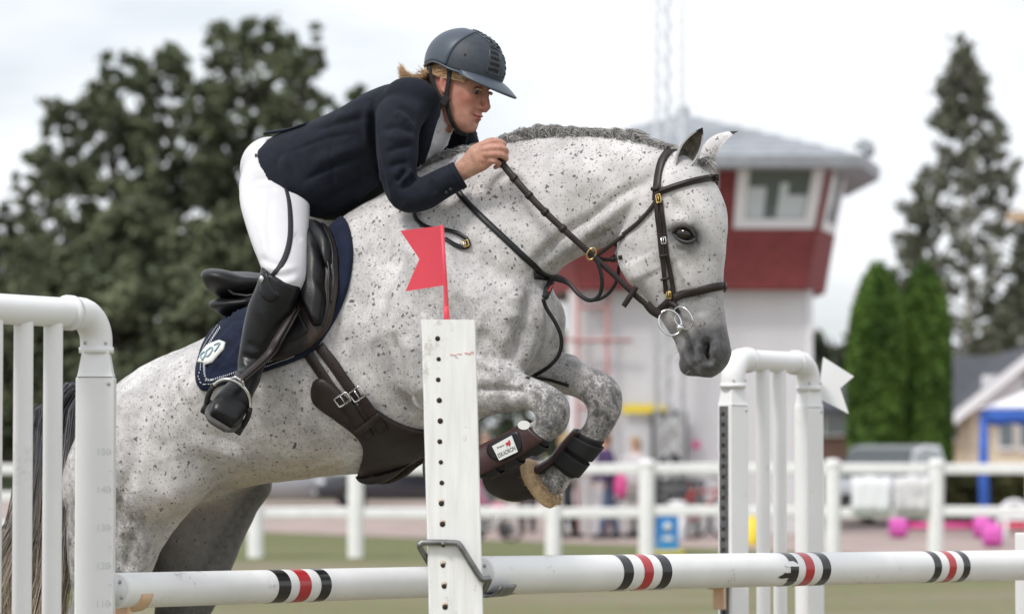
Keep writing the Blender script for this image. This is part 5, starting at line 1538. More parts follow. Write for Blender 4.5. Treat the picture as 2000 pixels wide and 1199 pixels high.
def strands(name, paths, w0, m, parent, along=None, tint=None):
    """many tapering ribbons of hair; paths (n, k, 3)"""
    P = np.asarray(paths); n, k, _ = P.shape
    T = np.gradient(P, axis=1); T /= np.linalg.norm(T, axis=2)[..., None] + 1e-9
    side = RNG.normal(size=(n, 1, 3)); side = side - T * (T * side).sum(2)[..., None]; side /= np.linalg.norm(side, axis=2)[..., None] + 1e-9
    w = (w0 * RNG.uniform(.6, 1.3, (n, 1)) * (1 - .75 * np.linspace(0, 1, k)[None] ** 1.5))[..., None]
    V = np.stack([P - side * w, P + side * w], 2).reshape(-1, 3)
    b_ = (np.arange(n) * k * 2)[:, None] + (np.arange(k - 1) * 2)[None]
    F = np.stack([b_, b_ + 1, b_ + 3, b_ + 2], -1).reshape(-1, 4)
    me = mesh_np(name, V, F, m)
    al = np.tile(np.repeat(np.linspace(0, 1, k), 2), n) if along is None else np.repeat(along.reshape(-1), 2)
    tn = RNG.uniform(0, 1, n) if tint is None else tint
    attr(me, 'along', al[:len(me.vertices)]); attr(me, 'tint', np.repeat(tn, k * 2)[:len(me.vertices)])
    return tag(link(name, me, parent), kind='stuff')
crest = catmull([(806, 352), (840, 326), (884, 303), (930, 290), (985, 277), (1040, 266), (1100, 262), (1160, 262), (1220, 270), (1270, 280), (1308, 290)], 6)
cl = np.concatenate([[0], np.cumsum(np.hypot(*(crest[1:] - crest[:-1]).T))]); cl /= cl[-1]
n = 8500
ts = RNG.uniform(0, 1, n); lump = np.floor(ts * 17) / 17 + 1 / 34
cu_ = np.interp(ts, cl, crest[:, 0]); cv_ = np.interp(ts, cl, crest[:, 1])
paths = []
for i in range(n):
    ph = (ts[i] - lump[i]) * 34                    # -1..1 inside its plait
    hgt = (.031 if ts[i] > .28 else .027) * (1.05 - .62 * ph * ph) * RNG.uniform(.55, 1.12) * (1 + .22 * math.sin(lump[i] * 91))
    if ts[i] > .90: hgt *= .5
    p0 = hp(cu_[i], cv_[i] + 5, RNG.normal() * .012)
    back = -.012 + .018 * ph
    p1 = p0 + Vector((0, 0, hgt * .62)) + H_F * (back * .5) + H_N * RNG.normal() * .006
    p2 = p0 + Vector((0, 0, hgt)) + H_F * (back + .010 + RNG.normal() * .003) + H_N * (.006 + RNG.normal() * .008)
    p3 = p2 + H_F * (.020 + RNG.normal() * .003) + Vector((0, 0, -hgt * .22)) + H_N * .012
    paths.append([list(p0), list(p1), list(p2), list(p3)])
strands("mane", paths, .0012, M_hair_g, horse)
# forelock, tied
paths = []
for i in range(260):
    p0 = hp(1372 + RNG.normal() * 5, 316 + RNG.normal() * 3, .0 + RNG.normal() * .010); p3 = hp(1392 + RNG.normal() * 4, 328 + RNG.normal() * 4, -.012 + RNG.normal() * .006)
    paths.append([list(p0), list(p0.lerp(p3, .4) + Vector((0, 0, .012))), list(p0.lerp(p3, .8) + Vector((0, 0, .006))), list(p3)])
strands("forelock", paths, .0014, M_hair_g, horse)
# tail: dark at the dock, pale at the ends, swept down and back
M_hair_t = bpy.data.materials.new("tail_hair"); M_hair_t.use_nodes = True
hair_mat(M_hair_t, (.38, .29, .20), (.66, .56, .44), (.075, .075, .085))
paths, al = [], []
tk = 9
for i in range(12000):
    a, b_ = RNG.normal() * .05, RNG.normal() * .06
    q = RNG.uniform(0, 1)
    ctrl = [(215 - 10 * q, 772 + 12 * q), (150 - 18 * q, 745 + 24 * q), (108 - 30 * q, 800), (98 - 34 * q, 900), (92 - 50 * q, 1020), (75 - 70 * q + 30 * a * 10, 1130), (55 - 95 * q, 1240), (40 - 120 * q, 1340), (30 - 130 * q, 1420 - 60 * abs(b_) * 10)]
    if RNG.uniform() < .35:                          # the near half of the tail hangs closer to the leg
        ctrl = [(215, 775), (170, 748 + 10 * q), (138 + 8 * q, 800), (128, 900), (112 + 10 * q, 1020), (108 - 20 * q, 1130), (98 - 40 * q, 1240), (80 - 60 * q, 1340), (70 - 80 * q, 1420)]
    row = []; wv_ = round(RNG.uniform(0, 6.3) * 2) / 2 + RNG.normal() * .25
    for k, (u, v) in enumerate(ctrl):
        g = min(1, .25 + k * .16)
        p = hp(u, v, b_ * g * 1.4)
        p = p + H_F * (a * g * .5) + Vector((RNG.normal() * .004, RNG.normal() * .004, RNG.normal() * .004)) * g
        p = p + H_F * (.012 * g * math.sin(k * 1.1 + wv_)) + H_N * (.010 * g * math.cos(k * .9 + wv_ * 1.7))
        row.append(list(p))
    paths.append(row); 
    sh = RNG.normal() * .09
    al.append([min(1, max(0, (k / (tk - 1) - .40 + sh) * 2.3)) for k in range(tk)])
strands("tail", paths, .0013, M_hair_t, horse, along=np.array(al))
# whiskers and chin hairs
paths = []
for i in range(70):
    u, v = 1318 + RNG.uniform(0, 30), 0
    t = RNG.uniform(); u, v = 1322 + 26 * t, 660 + 66 * t
    p0 = hp(u, v, RNG.normal() * .02); d = -H_F * RNG.uniform(.3, 1) + Vector((0, 0, -RNG.uniform(.5, 1))) + H_N * RNG.normal() * .3
    d.normalize(); Lh = RNG.uniform(.02, .055)
    paths.append([list(p0), list(p0 + d * Lh * .5), list(p0 + d * Lh + Vector((0, 0, -.006)))])
strands("whiskers", paths, .0004, material("pale_hair", (.5, .5, .5), .6), horse)
# ================================================================== tack: helpers that lay leather on the horse
M_leather = material("dark_brown_leather", (0.022, 0.0155, 0.0145), rough=0.45, var=.25, scale=30, bump=.0006, bscale=220, spec=.32)
M_leather_b = material("black_leather", (0.0075, 0.0078, 0.0092), rough=0.42, var=.25, scale=14, bump=.0005, bscale=180, spec=.38)
M_flap_l = material("worn_brown_saddle_leather", (0.044, 0.029, 0.024), rough=0.42, c2=(.011, .0105, .0115), scale=7, bump=.0006, bscale=200, spec=.35)
M_navy = material("navy_quilted_cloth", (0.0095, 0.0145, 0.033), rough=0.9, var=.2, scale=30, bump=.0008, bscale=300, sheen=.03, spec=.2)
M_cord = material("white_braid", (0.62, 0.63, 0.66), rough=0.7)
M_brass = material("brass", (0.62, 0.45, 0.18), rough=0.28, metal=1.0)
M_chrome = material("polished_steel", (0.66, 0.66, 0.67), rough=0.16, metal=1.0)
M_boot_br = material("maroon_brown_boot_shell", (0.048, 0.020, 0.020), rough=0.45, var=.2, scale=25, bump=.0006, bscale=160)
M_neo = material("black_neoprene", (0.012, 0.012, 0.015), rough=0.75)
M_fleece = material("tan_sheepskin", (0.58, 0.42, 0.26), rough=0.95, var=.2, scale=60, bump=.003, bscale=180)
M_badge = material("white_badge", (0.66, 0.67, 0.66), rough=0.45)
M_redp = material("red_print", (0.42, .03, .03), rough=.5)

def surf(u, v, off=.004, lat=0.0, clear=True):
    """point on the horse under pixel (u, v), lifted off the skin; where the skin ends, a point of the plane 'lat'"""
    h, nrm = cast(HB, u, v)
    if h is None: return hp(u, v, lat), -H_N.copy()
    return h + nrm * off, nrm
def free(u, v, lat, off=.010):
    """hanging piece at 'lat', pushed out where the horse would be in the way"""
    p = hp(u, v, lat); h, nrm = cast(HB, u, v)
    if h is not None and (h - CAM).length - off * 1.5 < (p - CAM).length:
        q = h + ray_dir(u, v).normalized() * (-off); return q, (nrm - ray_dir(u, v).normalized()).normalized()
    return p, (-H_N - Vector((0, .3, 0))).normalized()
def smooth_pts(P, it=2):
    P = [p.copy() for p in P]
    for _ in range(it):
        P = [P[0]] + [(P[i - 1] + P[i] * 2 + P[i + 1]) / 4 for i in range(1, len(P) - 1)] + [P[-1]]
    return P
def strip(P, Nr, w, th, sharp=.25):
    """a strap: centre points, outward normals, width (number or list), thickness"""
    m = len(P); V, F = [], []
    W = w if isinstance(w, (list, tuple, np.ndarray)) else [w] * m
    for i in range(m):
        t = (P[min(i + 1, m - 1)] - P[max(i - 1, 0)]).normalized()
        n = Nr[i] - t * Nr[i].dot(t); n.normalize(); s = t.cross(n)
        hw = W[i] / 2
        for (a, b) in ((-1, 0), (-.88, 1), (.88, 1), (1, 0), (.9, -1), (-.9, -1)):
            V.append(P[i] + s * (hw * a) + n * (th / 2 * b))
    k = 6
    for i in range(m - 1):
        for j in range(k): F.append((i * k + j, i * k + (j + 1) % k, (i + 1) * k + (j + 1) % k, (i + 1) * k + j))
    F.append(tuple(reversed(range(k)))); F.append(tuple(range((m - 1) * k, m * k)))
    return V, F
def strap(px, w, th=.004, off=.004, lat=None, sub=6, fn=None, sm=2, endlat=0.0):
    """strap along pixels; lat None: lies on the horse; number/list: hangs in that plane"""
    K = catmull(px, sub) if len(px) > 2 else np.array([np.array(px[0]) * (1 - t) + np.array(px[1]) * t for t in np.linspace(0, 1, sub + 1)])
    P, Nr = [], []
    for i, (u, v) in enumerate(K):
        if lat is None: p, n = surf(u, v, off, endlat)
        else:
            l = np.interp(i / (len(K) - 1), np.linspace(0, 1, len(lat)), lat) if isinstance(lat, (list, tuple)) else lat
            p, n = free(u, v, l, off)
        P.append(p); Nr.append(n)
    P = smooth_pts(P, sm)
    Nr = [n.normalized() for n in smooth_pts(Nr, 3)]
    W = w if not isinstance(w, (list, tuple)) else list(np.interp(np.linspace(0, 1, len(P)), np.linspace(0, 1, len(w)), w))
    return strip(P, Nr, W, th)
def both(*solids):
    """the same pieces on the horse's other side too"""
    out = list(solids)
    for V, F in solids: out.append(mirror_h(V, F))
    return join(out)
def pair(name, m, parent, *solids):
    """each piece near and far as an object of its own"""
    first = None
    for V, F in solids:
        o = obj(name, V, F, m, parent)
        obj(name, *mirror_h(V, F), m, parent)
        first = first or o
    return first
def inside(poly, u, v):
    c = False; n = len(poly)
    for i in range(n):
        (x0, y0), (x1, y1) = poly[i], poly[(i + 1) % n]
        if (y0 > v) != (y1 > v) and u < (x1 - x0) * (v - y0) / (y1 - y0) + x0: c = not c
    return c
def patch(poly, step, off, th, fn=None, lat=0.0, sub=4, bvh=None, taper=6.0, sm=1, straight=False):
    """a piece of leather or cloth cut to a pixel outline and laid on the horse; fn(u, v, edge distance) adds height"""
    P = list(poly) + [poly[0]]
    K = catmull(np.array([poly[-1]] + P + [poly[1]]), sub)[sub:-sub]
    if straight: K = np.concatenate([np.linspace(P[i], P[i + 1], 5)[:-1] for i in range(len(P) - 1)] + [np.array([P[-1]])])
    ring = [K[0]]
    for p in K[1:]:
        if np.hypot(*(p - ring[-1])) > step * .8: ring.append(p)
    if np.hypot(*(ring[0] - ring[-1])) < step * .5: ring.pop()
    rp_ = [(float(a), float(b)) for a, b in ring]
    us = [p[0] for p in rp_]; vs = [p[1] for p in rp_]
    pts = [Vector(p) for p in rp_]
    nb_ = len(pts)
    closed = np.array(rp_ + [rp_[0]])
    row = 0; v = min(vs) + step / 2
    while v < max(vs):
        u = min(us) + (step / 2 if row % 2 else 0)
        while u < max(us):
            if inside(rp_, u, v):
                d, _ = seg_dist(np.array([u]), np.array([v]), closed)
                if d[0] > step * .55: pts.append(Vector((u, v)))
            u += step
        v += step * .87; row += 1
    r = delaunay_2d_cdt(pts, [(i, (i + 1) % nb_) for i in range(nb_)], [list(range(nb_))], 1, 1e-4)
    P2, T = r[0], r[2]
    U = np.array([p.x for p in P2]); W = np.array([p.y for p in P2])
    D, _ = seg_dist(U, W, closed)
    top, bot = [], []
    for p, d in zip(P2, D):
        o = off + (fn(p.x, p.y, d) if fn else 0)
        h, nrm = cast(bvh or HB, p.x, p.y)
        if h is None: h, nrm = hp(p.x, p.y, lat), -H_N
        e = min(1, d / taper)
        round_ = th * (1 - (1 - e) ** 2) * .6
        top.append(h + nrm * (o + th * .4 + round_)); bot.append(h + nrm * max(.0005, off * .3 if off < .01 else off - th))
    n = len(top)
    F = []
    cnt = {}
    for t in T:
        a, b, c = [P2[i] for i in t]
        if (b - a).cross(c - a) > 0: t = list(reversed(t))
        F.append(tuple(t))
        for i in range(len(t)):
            e = (t[i], t[(i + 1) % len(t)]); cnt[e] = cnt.get(e, 0) + 1
    rim = [e for e in cnt if (e[1], e[0]) not in cnt]
    F2 = [tuple(n + i for i in reversed(f)) for f in F] + [(b, a, n + a, n + b) for a, b in rim]
    if sm:
        nbr = {}
        for f in F:
            for i in range(len(f)): nbr.setdefault(f[i], set()).add(f[(i + 1) % len(f)]); nbr.setdefault(f[(i + 1) % len(f)], set()).add(f[i])
        edge = {a for e in rim for a in e}
        for _ in range(sm): top = [p if i in edge or i not in nbr else p * .5 + sum((top[j] for j in nbr[i]), Vector()) / len(nbr[i]) * .5 for i, p in enumerate(top)]
    return top + bot, F + F2
def buckle(c, n, t, w, h, m, parent, r=.0022, name="buckle"):
    """rectangular buckle frame with its tongue"""
    t = (t - n * t.dot(n)).normalized(); s = t.cross(n)
    Pq = []
    for (a, b) in ((-1, -1), (1, -1), (1, 1), (-1, 1)):
        for q in (0, 1):
            k = .16
            if q == 0: Pq.append(c + s * (w / 2 * a * (1 if (a * b) > 0 else 1 - k)) + t * (h / 2 * b * (1 - k if (a * b) > 0 else 1)))
            else: Pq.append(c + s * (w / 2 * a * (1 - k if (a * b) > 0 else 1)) + t * (h / 2 * b * (1 if (a * b) > 0 else 1 - k)))
    Pq.append(Pq[0].copy()); Pq.append(Pq[1].copy())
    b_ = obj(name, *join([tube(Pq, r, n=8, cap=False, ref=n), tube([c - t * h * .5, c + t * h * .55 + n * r], r * .7, n=6, ref=n)]), m, parent)
    return b_

# ------------------------------------------------------------------ saddle pad
pad_poly = [(676, 430), (690, 480), (687, 535), (672, 590), (648, 638), (610, 688), (560, 712), (490, 735), (430, 754), (402, 762), (388, 748), (388, 718), (400, 678), (424, 640), (448, 616), (500, 600), (560, 556), (610, 500), (648, 448)]
def quilt(u, v, d):
    a, b_ = (u * .80 + v * .60) / 30.0, (u * .60 - v * .80) / 30.0
    q = min(abs(a - round(a)), abs(b_ - round(b_)))
    e = .0075 * min(1, q / .20) ** .6 if d > 26 else (.0012 if d > 22 else .0042)
    return e
pr_ = root("saddle_pad", surf(560, 690)[0], "navy blue quilted saddle pad edged with white braid under the saddle", "saddle pad")
pair("pad", M_navy, pr_, patch(pad_poly, 5.0, .006, .010, quilt, sm=0))
br_path = catmull([(437, 646), (413, 682), (401, 716), (400, 742), (411, 750), (440, 741), (490, 724), (540, 708), (580, 692)], 20)
def braid(off_in, dash, rad, zig):
    out = []
    L_ = np.concatenate([[0], np.cumsum(np.hypot(*(br_path[1:] - br_path[:-1]).T))])
    s = 0.0; k = 0
    while s < L_[-1] - dash:
        q = []
        for t in (s, s + dash * .62):
            u = np.interp(t, L_, br_path[:, 0]); v = np.interp(t, L_, br_path[:, 1])
            du = np.interp(t + 2, L_, br_path[:, 0]) - u; dv = np.interp(t + 2, L_, br_path[:, 1]) - v
            l = math.hypot(du, dv) + 1e-6
            z = off_in + (zig if (len(q) == 0) else -zig)
            q.append(surf(u - dv / l * z, v + du / l * z, .0225)[0])
        out.append(tube(q, rad, n=5)); s += dash; k += 1
    return out
Vb, Fb = both(*(braid(-3.2, 4.2, .0016, 1.6) + braid(3.2, 4.2, .0013, 0)))
tag(obj("braid", Vb, Fb, M_cord, pr_), kind='stuff')
bp = [(393, 718), (403, 700), (416, 683), (441, 672), (452, 675), (448, 689), (425, 713), (407, 720)]
plate = obj("number_badge", *patch(bp, 4.0, .027, .004, straight=True, taper=2), M_badge, pr_)
M_teal = material("teal_print", (.30, .42, .47), .6)
for k, ch in enumerate(("0", "0", "7")):
    u0, v0 = 408 + 13.0 * k, 706 - 8.5 * k
    seg = {"0": [(-4, 5), (-5, -4), (0, -10), (5, -8), (5, 3), (1, 9), (-4, 5)], "7": [(-5, -7), (6, -11), (4, 0), (1, 9)]}[ch]
    P_ = [surf(u0 + a + b_ * -.35, v0 + b_ * .8 - a * .3, .0335)[0] for a, b_ in catmull(seg, 4)]
    obj("digit", *tube(P_, .0022, n=6, flat=.0022), M_teal, pr_)

# ------------------------------------------------------------------ saddle
sd_ = root("saddle", hp(520, 590, 0), "black and brown leather jumping saddle with deep knee blocks, under the rider", "saddle")
flap_poly = [(604, 470), (622, 448), (648, 452), (662, 480), (668, 535), (664, 590), (648, 640), (618, 676), (582, 694), (548, 705), (532, 704), (522, 690), (516, 650), (520, 600), (540, 560), (570, 520)]
FO = .030
pair("flap", M_flap_l, sd_, patch(flap_poly, 6.0, FO, .010, lambda u, v, d: (.0 if d > 7 else -.0015), lat=-.06, taper=5))
blk_line = catmull([(618, 478), (612, 505), (616, 545), (626, 590), (634, 628)], 5)
def block(u, v, d):
    return .036 * min(1, d / 11) ** .55
blk_poly = [(606, 482), (622, 462), (640, 478), (645, 520), (646, 570), (646, 610), (638, 636), (622, 640), (606, 612), (594, 570), (590, 530), (594, 500)]
kb = pair("knee_block", M_leather_b, sd_, patch(blk_poly, 4.0, FO + .008, .008, block, lat=-.06))
pair("block_seam", M_leather_b, sd_, tube([surf(u, v, FO + .022)[0] for u, v in catmull([(640, 462), (652, 500), (656, 560), (652, 612), (640, 644)], 5)], .004, n=8), tube([surf(u, v, FO + .019)[0] for u, v in catmull([(650, 458), (662, 500), (665, 560), (660, 600)], 5)], .003, n=8))
pocket = [(612, 468), (626, 452), (646, 458), (660, 486), (660, 520), (648, 536), (636, 500), (622, 486)]
pair("block_pocket", M_leather_b, sd_, patch(pocket, 4.0, FO + .012, .008, lambda u, v, d: .020 * min(1, d / 9) ** .6, lat=-.06))
pair("calf_panel", M_leather_b, sd_, patch([(540, 600), (575, 560), (590, 600), (604, 630), (612, 650), (585, 668), (555, 672), (530, 664)], 5.0, FO + .008, .006))
seat_k = [(421, 535, 425, 548, .045, 0, 2.4), (430, 527, 437, 568, .12, .1, 2.6), (450, 523.5, 455, 588, .165, .25, 2.6), (480, 527, 484, 590, .175, .25, 2.8), (515, 536, 512, 584, .155, .1, 2.6), (548, 534, 542, 575, .12, .1, 2.4),
          (575, 512, 566, 556, .10, 0, 2.4), (594, 478, 592, 530, .085, 0, 2.2), (606, 454, 612, 500, .07, -.1, 2.2), (618, 444, 628, 476, .05), (628, 446, 634, 460, .025)]
V, F = loft(seat_k, n=36, sub=6)
# hollow the seat
c0 = hp(500, 535, 0)
V = [v - Vector((0, 0, .030 * math.exp(-((lat_of(v)) / .085) ** 2) * math.exp(-(((v - c0).dot(H_F)) / .10) ** 2))) if v.z > c0.z - .05 else v for v in V]
obj("seat", V, F, M_leather_b, sd_)
pair("seat_piping", M_leather_b, sd_, tube([hp(u, v, l) for u, v, l in ((424, 540, -.05), (436, 556, -.125), (456, 574, -.17), (482, 578, -.18), (512, 572, -.158), (543, 563, -.125))], .004, n=8))
pan_k = [(440, 590, 446, 606, .08), (450, 583, 456, 618, .14, .1), (470, 582, 476, 624, .17, .1, 2.4), (500, 584, 504, 616, .18, .1, 2.4), (540, 572, 548, 606, .17), (580, 540, 590, 580, .15), (606, 500, 618, 540, .12)]
obj("panel", *loft(pan_k, n=32, sub=6), M_leather_b, sd_)
pair("skirt", M_leather_b, sd_, patch([(560, 560), (590, 510), (602, 500), (600, 560), (596, 620), (575, 640), (552, 620)], 5.0, FO + .004, .010, lat=-.08))
q, n_ = surf(656, 548, FO - .002)
obj("stud", *ellipsoid(q, .006, .006, .006), M_brass, sd_)
for k, (path, w) in enumerate(([[(604, 690), (640, 742), (676, 792), (702, 828)], .034], [[(626, 676), (664, 728), (702, 782), (728, 818)], .034])):
    V, F = strap(path, w, .005, .010, sub=10)
    bl = pair("billet_strap", M_leather, sd_, (V, F))
    for t in np.linspace(.12, .62, 5):
        K = catmull(path, 12); u, v = K[int(t * (len(K) - 1))]
        q, n_ = surf(u, v, .0128)
        tt = [p for p in (frame_of(n_))]
        obj("hole_shade_disc", *tube([q, q + n_ * .0006], .003, n=8, ref=tt[0]), M_hole, bl)

# ------------------------------------------------------------------ girth with stud guard
gr_ = root("girth", surf(740, 900, .01, -.02)[0], "dark brown leather girth with a broad stud guard under the horse's chest", "girth")
guard = [(608, 768), (614, 746), (630, 738), (648, 748), (668, 768), (690, 784), (712, 786), (738, 800), (770, 820), (806, 834), (850, 842), (880, 858), (872, 878), (836, 888), (800, 908), (772, 930), (742, 944), (712, 944), (698, 930), (706, 902), (710, 874), (700, 852), (672, 828), (634, 802), (614, 788)]
pair("guard", M_leather, gr_, patch(guard, 6.0, .008, .010, lambda u, v, d: .0 if d > 9 else .0015, lat=-.03, sm=2))
for (c, t1, w, h) in (((672, 776), (692, 804), .044, .030), ((703, 766), (723, 794), .044, .034)):
    q, n_ = surf(*c, .022); q2, _ = surf(*t1, .022)
    buckle(q, n_, (q2 - q), w, h, M_chrome, gr_, r=.0028)
pair("end_strap", M_leather, gr_, strap([(676, 780), (704, 818), (722, 846)], .036, .005, .022), strap([(708, 770), (732, 806), (748, 834)], .036, .005, .022))
pair("keeper", M_leather, gr_, strap([(700, 838), (722, 822), (745, 802)], .022, .004, .030))
q, n_ = surf(812, 864, .02, -.05); 

# ------------------------------------------------------------------ bridle
br_ = root("bridle", hp(1290, 400, -.09), "dark brown leather bridle with a plain noseband and loose ring snaffle on the horse's head", "bridle")
pair("headpiece", M_leather, br_, strap([(1316, 291), (1303, 301), (1293, 318), (1287, 345), (1284, 372), (1283, 392)], .026, .006, .006, sub=5))
pair("cheekpiece", M_leather, br_, strap([(1283, 388), (1286, 430), (1291, 480), (1297, 530), (1303, 572)], .0135, .006, .008), strap([(1291, 392), (1297, 440), (1304, 500), (1311, 545), (1319, 590)], .0135, .005, .005))
pair("browband", M_leather, br_, strap([(1280, 380), (1300, 372), (1330, 362), (1360, 354), (1388, 349), (1398, 347), (1404, 347)], .020, .006, .007, endlat=.0))
pair("brow_rib", M_leather, br_, tube(smooth_pts([surf(u, v, .0115)[0] for u, v in catmull([(1290, 376), (1325, 364), (1365, 353), (1396, 347)], 6)]), .003, n=8))
pair("noseband", M_leather, br_, strap([(1280, 618), (1290, 606), (1304, 592), (1318, 582), (1340, 573), (1370, 566), (1398, 560), (1412, 558), (1418, 557)], .024, .006, .006, endlat=.0))
pair("throatlash", M_leather, br_, strap([(1281, 396), (1268, 414), (1245, 438), (1218, 460)], .012, .005, .006), strap([(1218, 460), (1192, 480), (1172, 495), (1168, 502), (1180, 507), (1198, 506), (1214, 502)], .012, .004, lat=[-.09, -.07, -.05, -.02, 0]))
for (u, v, w, h, m) in ((1290, 389, .014, .024, M_brass), (1301, 470, .016, .018, M_chrome), (1310, 575, .014, .020, M_brass)):
    q, n_ = surf(u, v, .013); q2, _ = surf(u + 2, v + 16, .013)
    buckle(q, n_, q2 - q, w, h, m, br_, r=.0022)
q, n_ = surf(1281, 376, .012)
for V, F in (strap([(1276, 372), (1290, 368)], .012, .004, .013, sub=4), strap([(1288, 500), (1308, 497)], .007, .004, .013, sub=4), strap([(1293, 545), (1306, 542)], .007, .004, .013, sub=4), strap([(1309, 588), (1326, 600)], .016, .005, .012, sub=5)):
    obj("keeper", V, F, M_leather, br_)
pair("bit_hanger", M_leather, br_, strap([(1318, 588), (1322, 600), (1327, 612)], .014, .006, .010))
def ring(cu2, cv2, ru, rv, lat, rad, tilt=0.0, yaw=0.0):
    P_ = []
    for k in range(33):
        a = 2 * math.pi * k / 32
        x, y = ru * math.cos(a), rv * math.sin(a)
        P_.append(hp(cu2 + x * math.cos(tilt) - y * math.sin(tilt), cv2 + x * math.sin(tilt) + y * math.cos(tilt), lat + yaw * math.cos(a)))
    return tube(P_, rad, n=10, cap=False, ref=H_N)
bit = pair("bit_ring", M_chrome, br_, ring(1309, 630, 21, 26, -.088, .0032, -.5, .012))
pair("bit_ring", M_chrome, br_, ring(1334, 621, 16, 24, -.080, .0030, -.55, -.008))
obj("mouthpiece", *tube([hp(1329, 640, -.086), hp(1334, 642, -.06), hp(1334, 642, .06), hp(1329, 640, .086)], [.0085, .0075, .0075, .0085], n=10), M_chrome, br_)
pair("bit_joint", M_chrome, br_, ellipsoid(hp(1328, 640, -.090), .0105, .009, .0105))

# ------------------------------------------------------------------ reins
rn_ = root("reins", hp(1150, 490, -.12), "brown leather reins running from the rider's hand to the bit", "reins")
rpath = [(968, 300), (985, 325), (1020, 367), (1060, 410), (1105, 452), (1150, 493), (1195, 533), (1240, 576), (1270, 600), (1290, 612)]
rlat = [-.165, -.17, -.175, -.175, -.17, -.15, -.13, -.115, -.10, -.09]
pair("rein", M_leather, rn_, strap(rpath, [.021, .021, .021, .020, .019, .018, .017, .017, .017, .017], .006, .012, lat=rlat))
Kr = catmull(rpath, 6)
for t in np.linspace(.09, .43, 5):
    u, v = np.array([np.interp(t, np.linspace(0, 1, len(Kr)), Kr[:, i]) for i in (0, 1)])
    l = np.interp(t, np.linspace(0, 1, len(rlat)), rlat)
    q, n_ = free(u, v, l, .012); q2, _ = free(u + 8, v + 8, l, .012)
    tt = (q2 - q).normalized()
    pair("rein_stop", M_leather, rn_, strip([q - tt * .007, q + tt * .007], [n_, n_], .0255, .011))
pair("billet", M_leather, rn_, strap([(1262, 592), (1274, 606), (1288, 616)], [.024, .026, .022], .011, lat=[-.105, -.10, -.092]))
pair("cross_stop", M_leather, rn_, strap([(1243, 560), (1230, 580), (1218, 598)], [.016, .017, .016], .008, lat=[-.128, -.128, -.128]))
# slack end of the reins hanging on the shoulder
tail_ = [(850, 392), (828, 398), (813, 412), (812, 428), (824, 442), (846, 450), (872, 452), (898, 457), (915, 468), (917, 480), (905, 485), (886, 480), (868, 470)]
obj("slack_end", *strap(tail_, .013, .005, .008, sub=5), M_leather_b, rn_)
q, n_ = surf(914, 476, .014); buckle(q, n_, H_F * .3 + Vector((0, 0, -1)), .016, .018, M_brass, rn_, r=.0022)

# ------------------------------------------------------------------ martingale / breastplate
mg_ = root("martingale", hp(1065, 545, -.14), "dark leather running martingale round the horse's neck with a hanging chest strap", "martingale")
pair("neck_strap", M_leather_b, mg_, strap([(880, 352), (905, 388), (940, 424), (985, 466), (1030, 508), (1062, 535), (1080, 544)], .019, .005, .005, endlat=.0))
obj("rein_strap", *strap([(1074, 541), (1092, 541), (1110, 552), (1130, 575), (1152, 587), (1170, 578), (1176, 553), (1171, 522), (1160, 500)], .012, .004, lat=[-.05, -.06, -.08, -.10, -.12, -.13, -.14, -.145, -.15]), M_leather_b, mg_)
obj("rein_strap", *strap([(1078, 545), (1110, 554), (1140, 581), (1165, 586), (1190, 572), (1206, 545), (1208, 515), (1202, 488)], .010, .004, lat=[-.02, 0, .03, .05, .06, .07, .08, .08]), M_leather_b, mg_)
pair("martingale_ring", M_brass, mg_, ring(1155, 496, 8, 12, -.155, .0024, .5, .006))
obj("centre_stop", *strap([(1072, 545), (1067, 562), (1060, 584)], [.020, .024, .018], .012, .010), M_neo, mg_)
obj("stop_mark", *strap([(1070, 553), (1066, 564), (1062, 575)], .006, .003, .0185), M_redp, mg_)
obj("chest_strap", *strap([(1061, 584), (1066, 600), (1080, 622), (1092, 645), (1097, 668), (1091, 694), (1073, 715), (1048, 731), (1030, 738)], .012, .005, lat=[-.10, -.09, -.08, -.07, -.06, -.05, -.04, -.03, -.02]), M_leather_b, mg_)
obj("girth_strap", *strap([(1040, 734), (1075, 741), (1112, 752)], .010, .004, .006), M_leather_b, mg_)

# ------------------------------------------------------------------ leg boots
def leg_boot(label, keys, lat, shell, liner, straps, group="tendon boots"):
    ks = []
    for k in keys:
        k = list(k) + [0, 2.2][len(k) - 5:]; ks.append(k[:7] + [lat])
    r = root("leg_boot", hp((ks[shell[0]][0] + ks[shell[1]][2]) / 2, (ks[shell[0]][1] + ks[shell[1]][3]) / 2, lat), label, "leg boot", group)
    V, F = loft(ks[liner[0]:liner[1] + 1], lat, n=28, sub=6, grow=.005)
    obj("liner", V, F, M_neo, r)
    V, F = loft(ks[shell[0]:shell[1] + 1], lat, n=22, sub=6, grow=.011, span=shell[2])
    V, F = thicken(V, F, .006)
    o = obj("shell", V, F, M_boot_br, r)
    V, F = loft(ks[shell[0]:shell[1] + 1], lat, n=22, sub=6, grow=.008, span=(shell[2][0] - .10, shell[2][1] + .10))
    V, F = thicken(V, F, .003)
    obj("binding", V, F, M_neo, r)
    for (i, t0, t1) in straps:
        a, b_ = ks[i], ks[i + 1]
        mixk = lambda t: [a[j] + (b_[j] - a[j]) * t for j in range(8)]
        V, F = loft([mixk(t0), mixk((t0 + t1) / 2), mixk(t1)], lat, n=28, sub=3, grow=.0125, span=(shell[2][1] - .3, shell[2][0] + 2 * math.pi + .3))
        V, F = thicken(V, F, .003)
        obj("strap", V, F, M_neo, r)
    return r, ks
nb_, nks = leg_boot("maroon leather tendon boot with a white maker's badge on the near foreleg", foreN, -.135, (9, 13, (math.pi * .86, math.pi * 1.72)), (9, 12), [(9, .25, .75), (10, .3, .8), (11, .2, .7)])
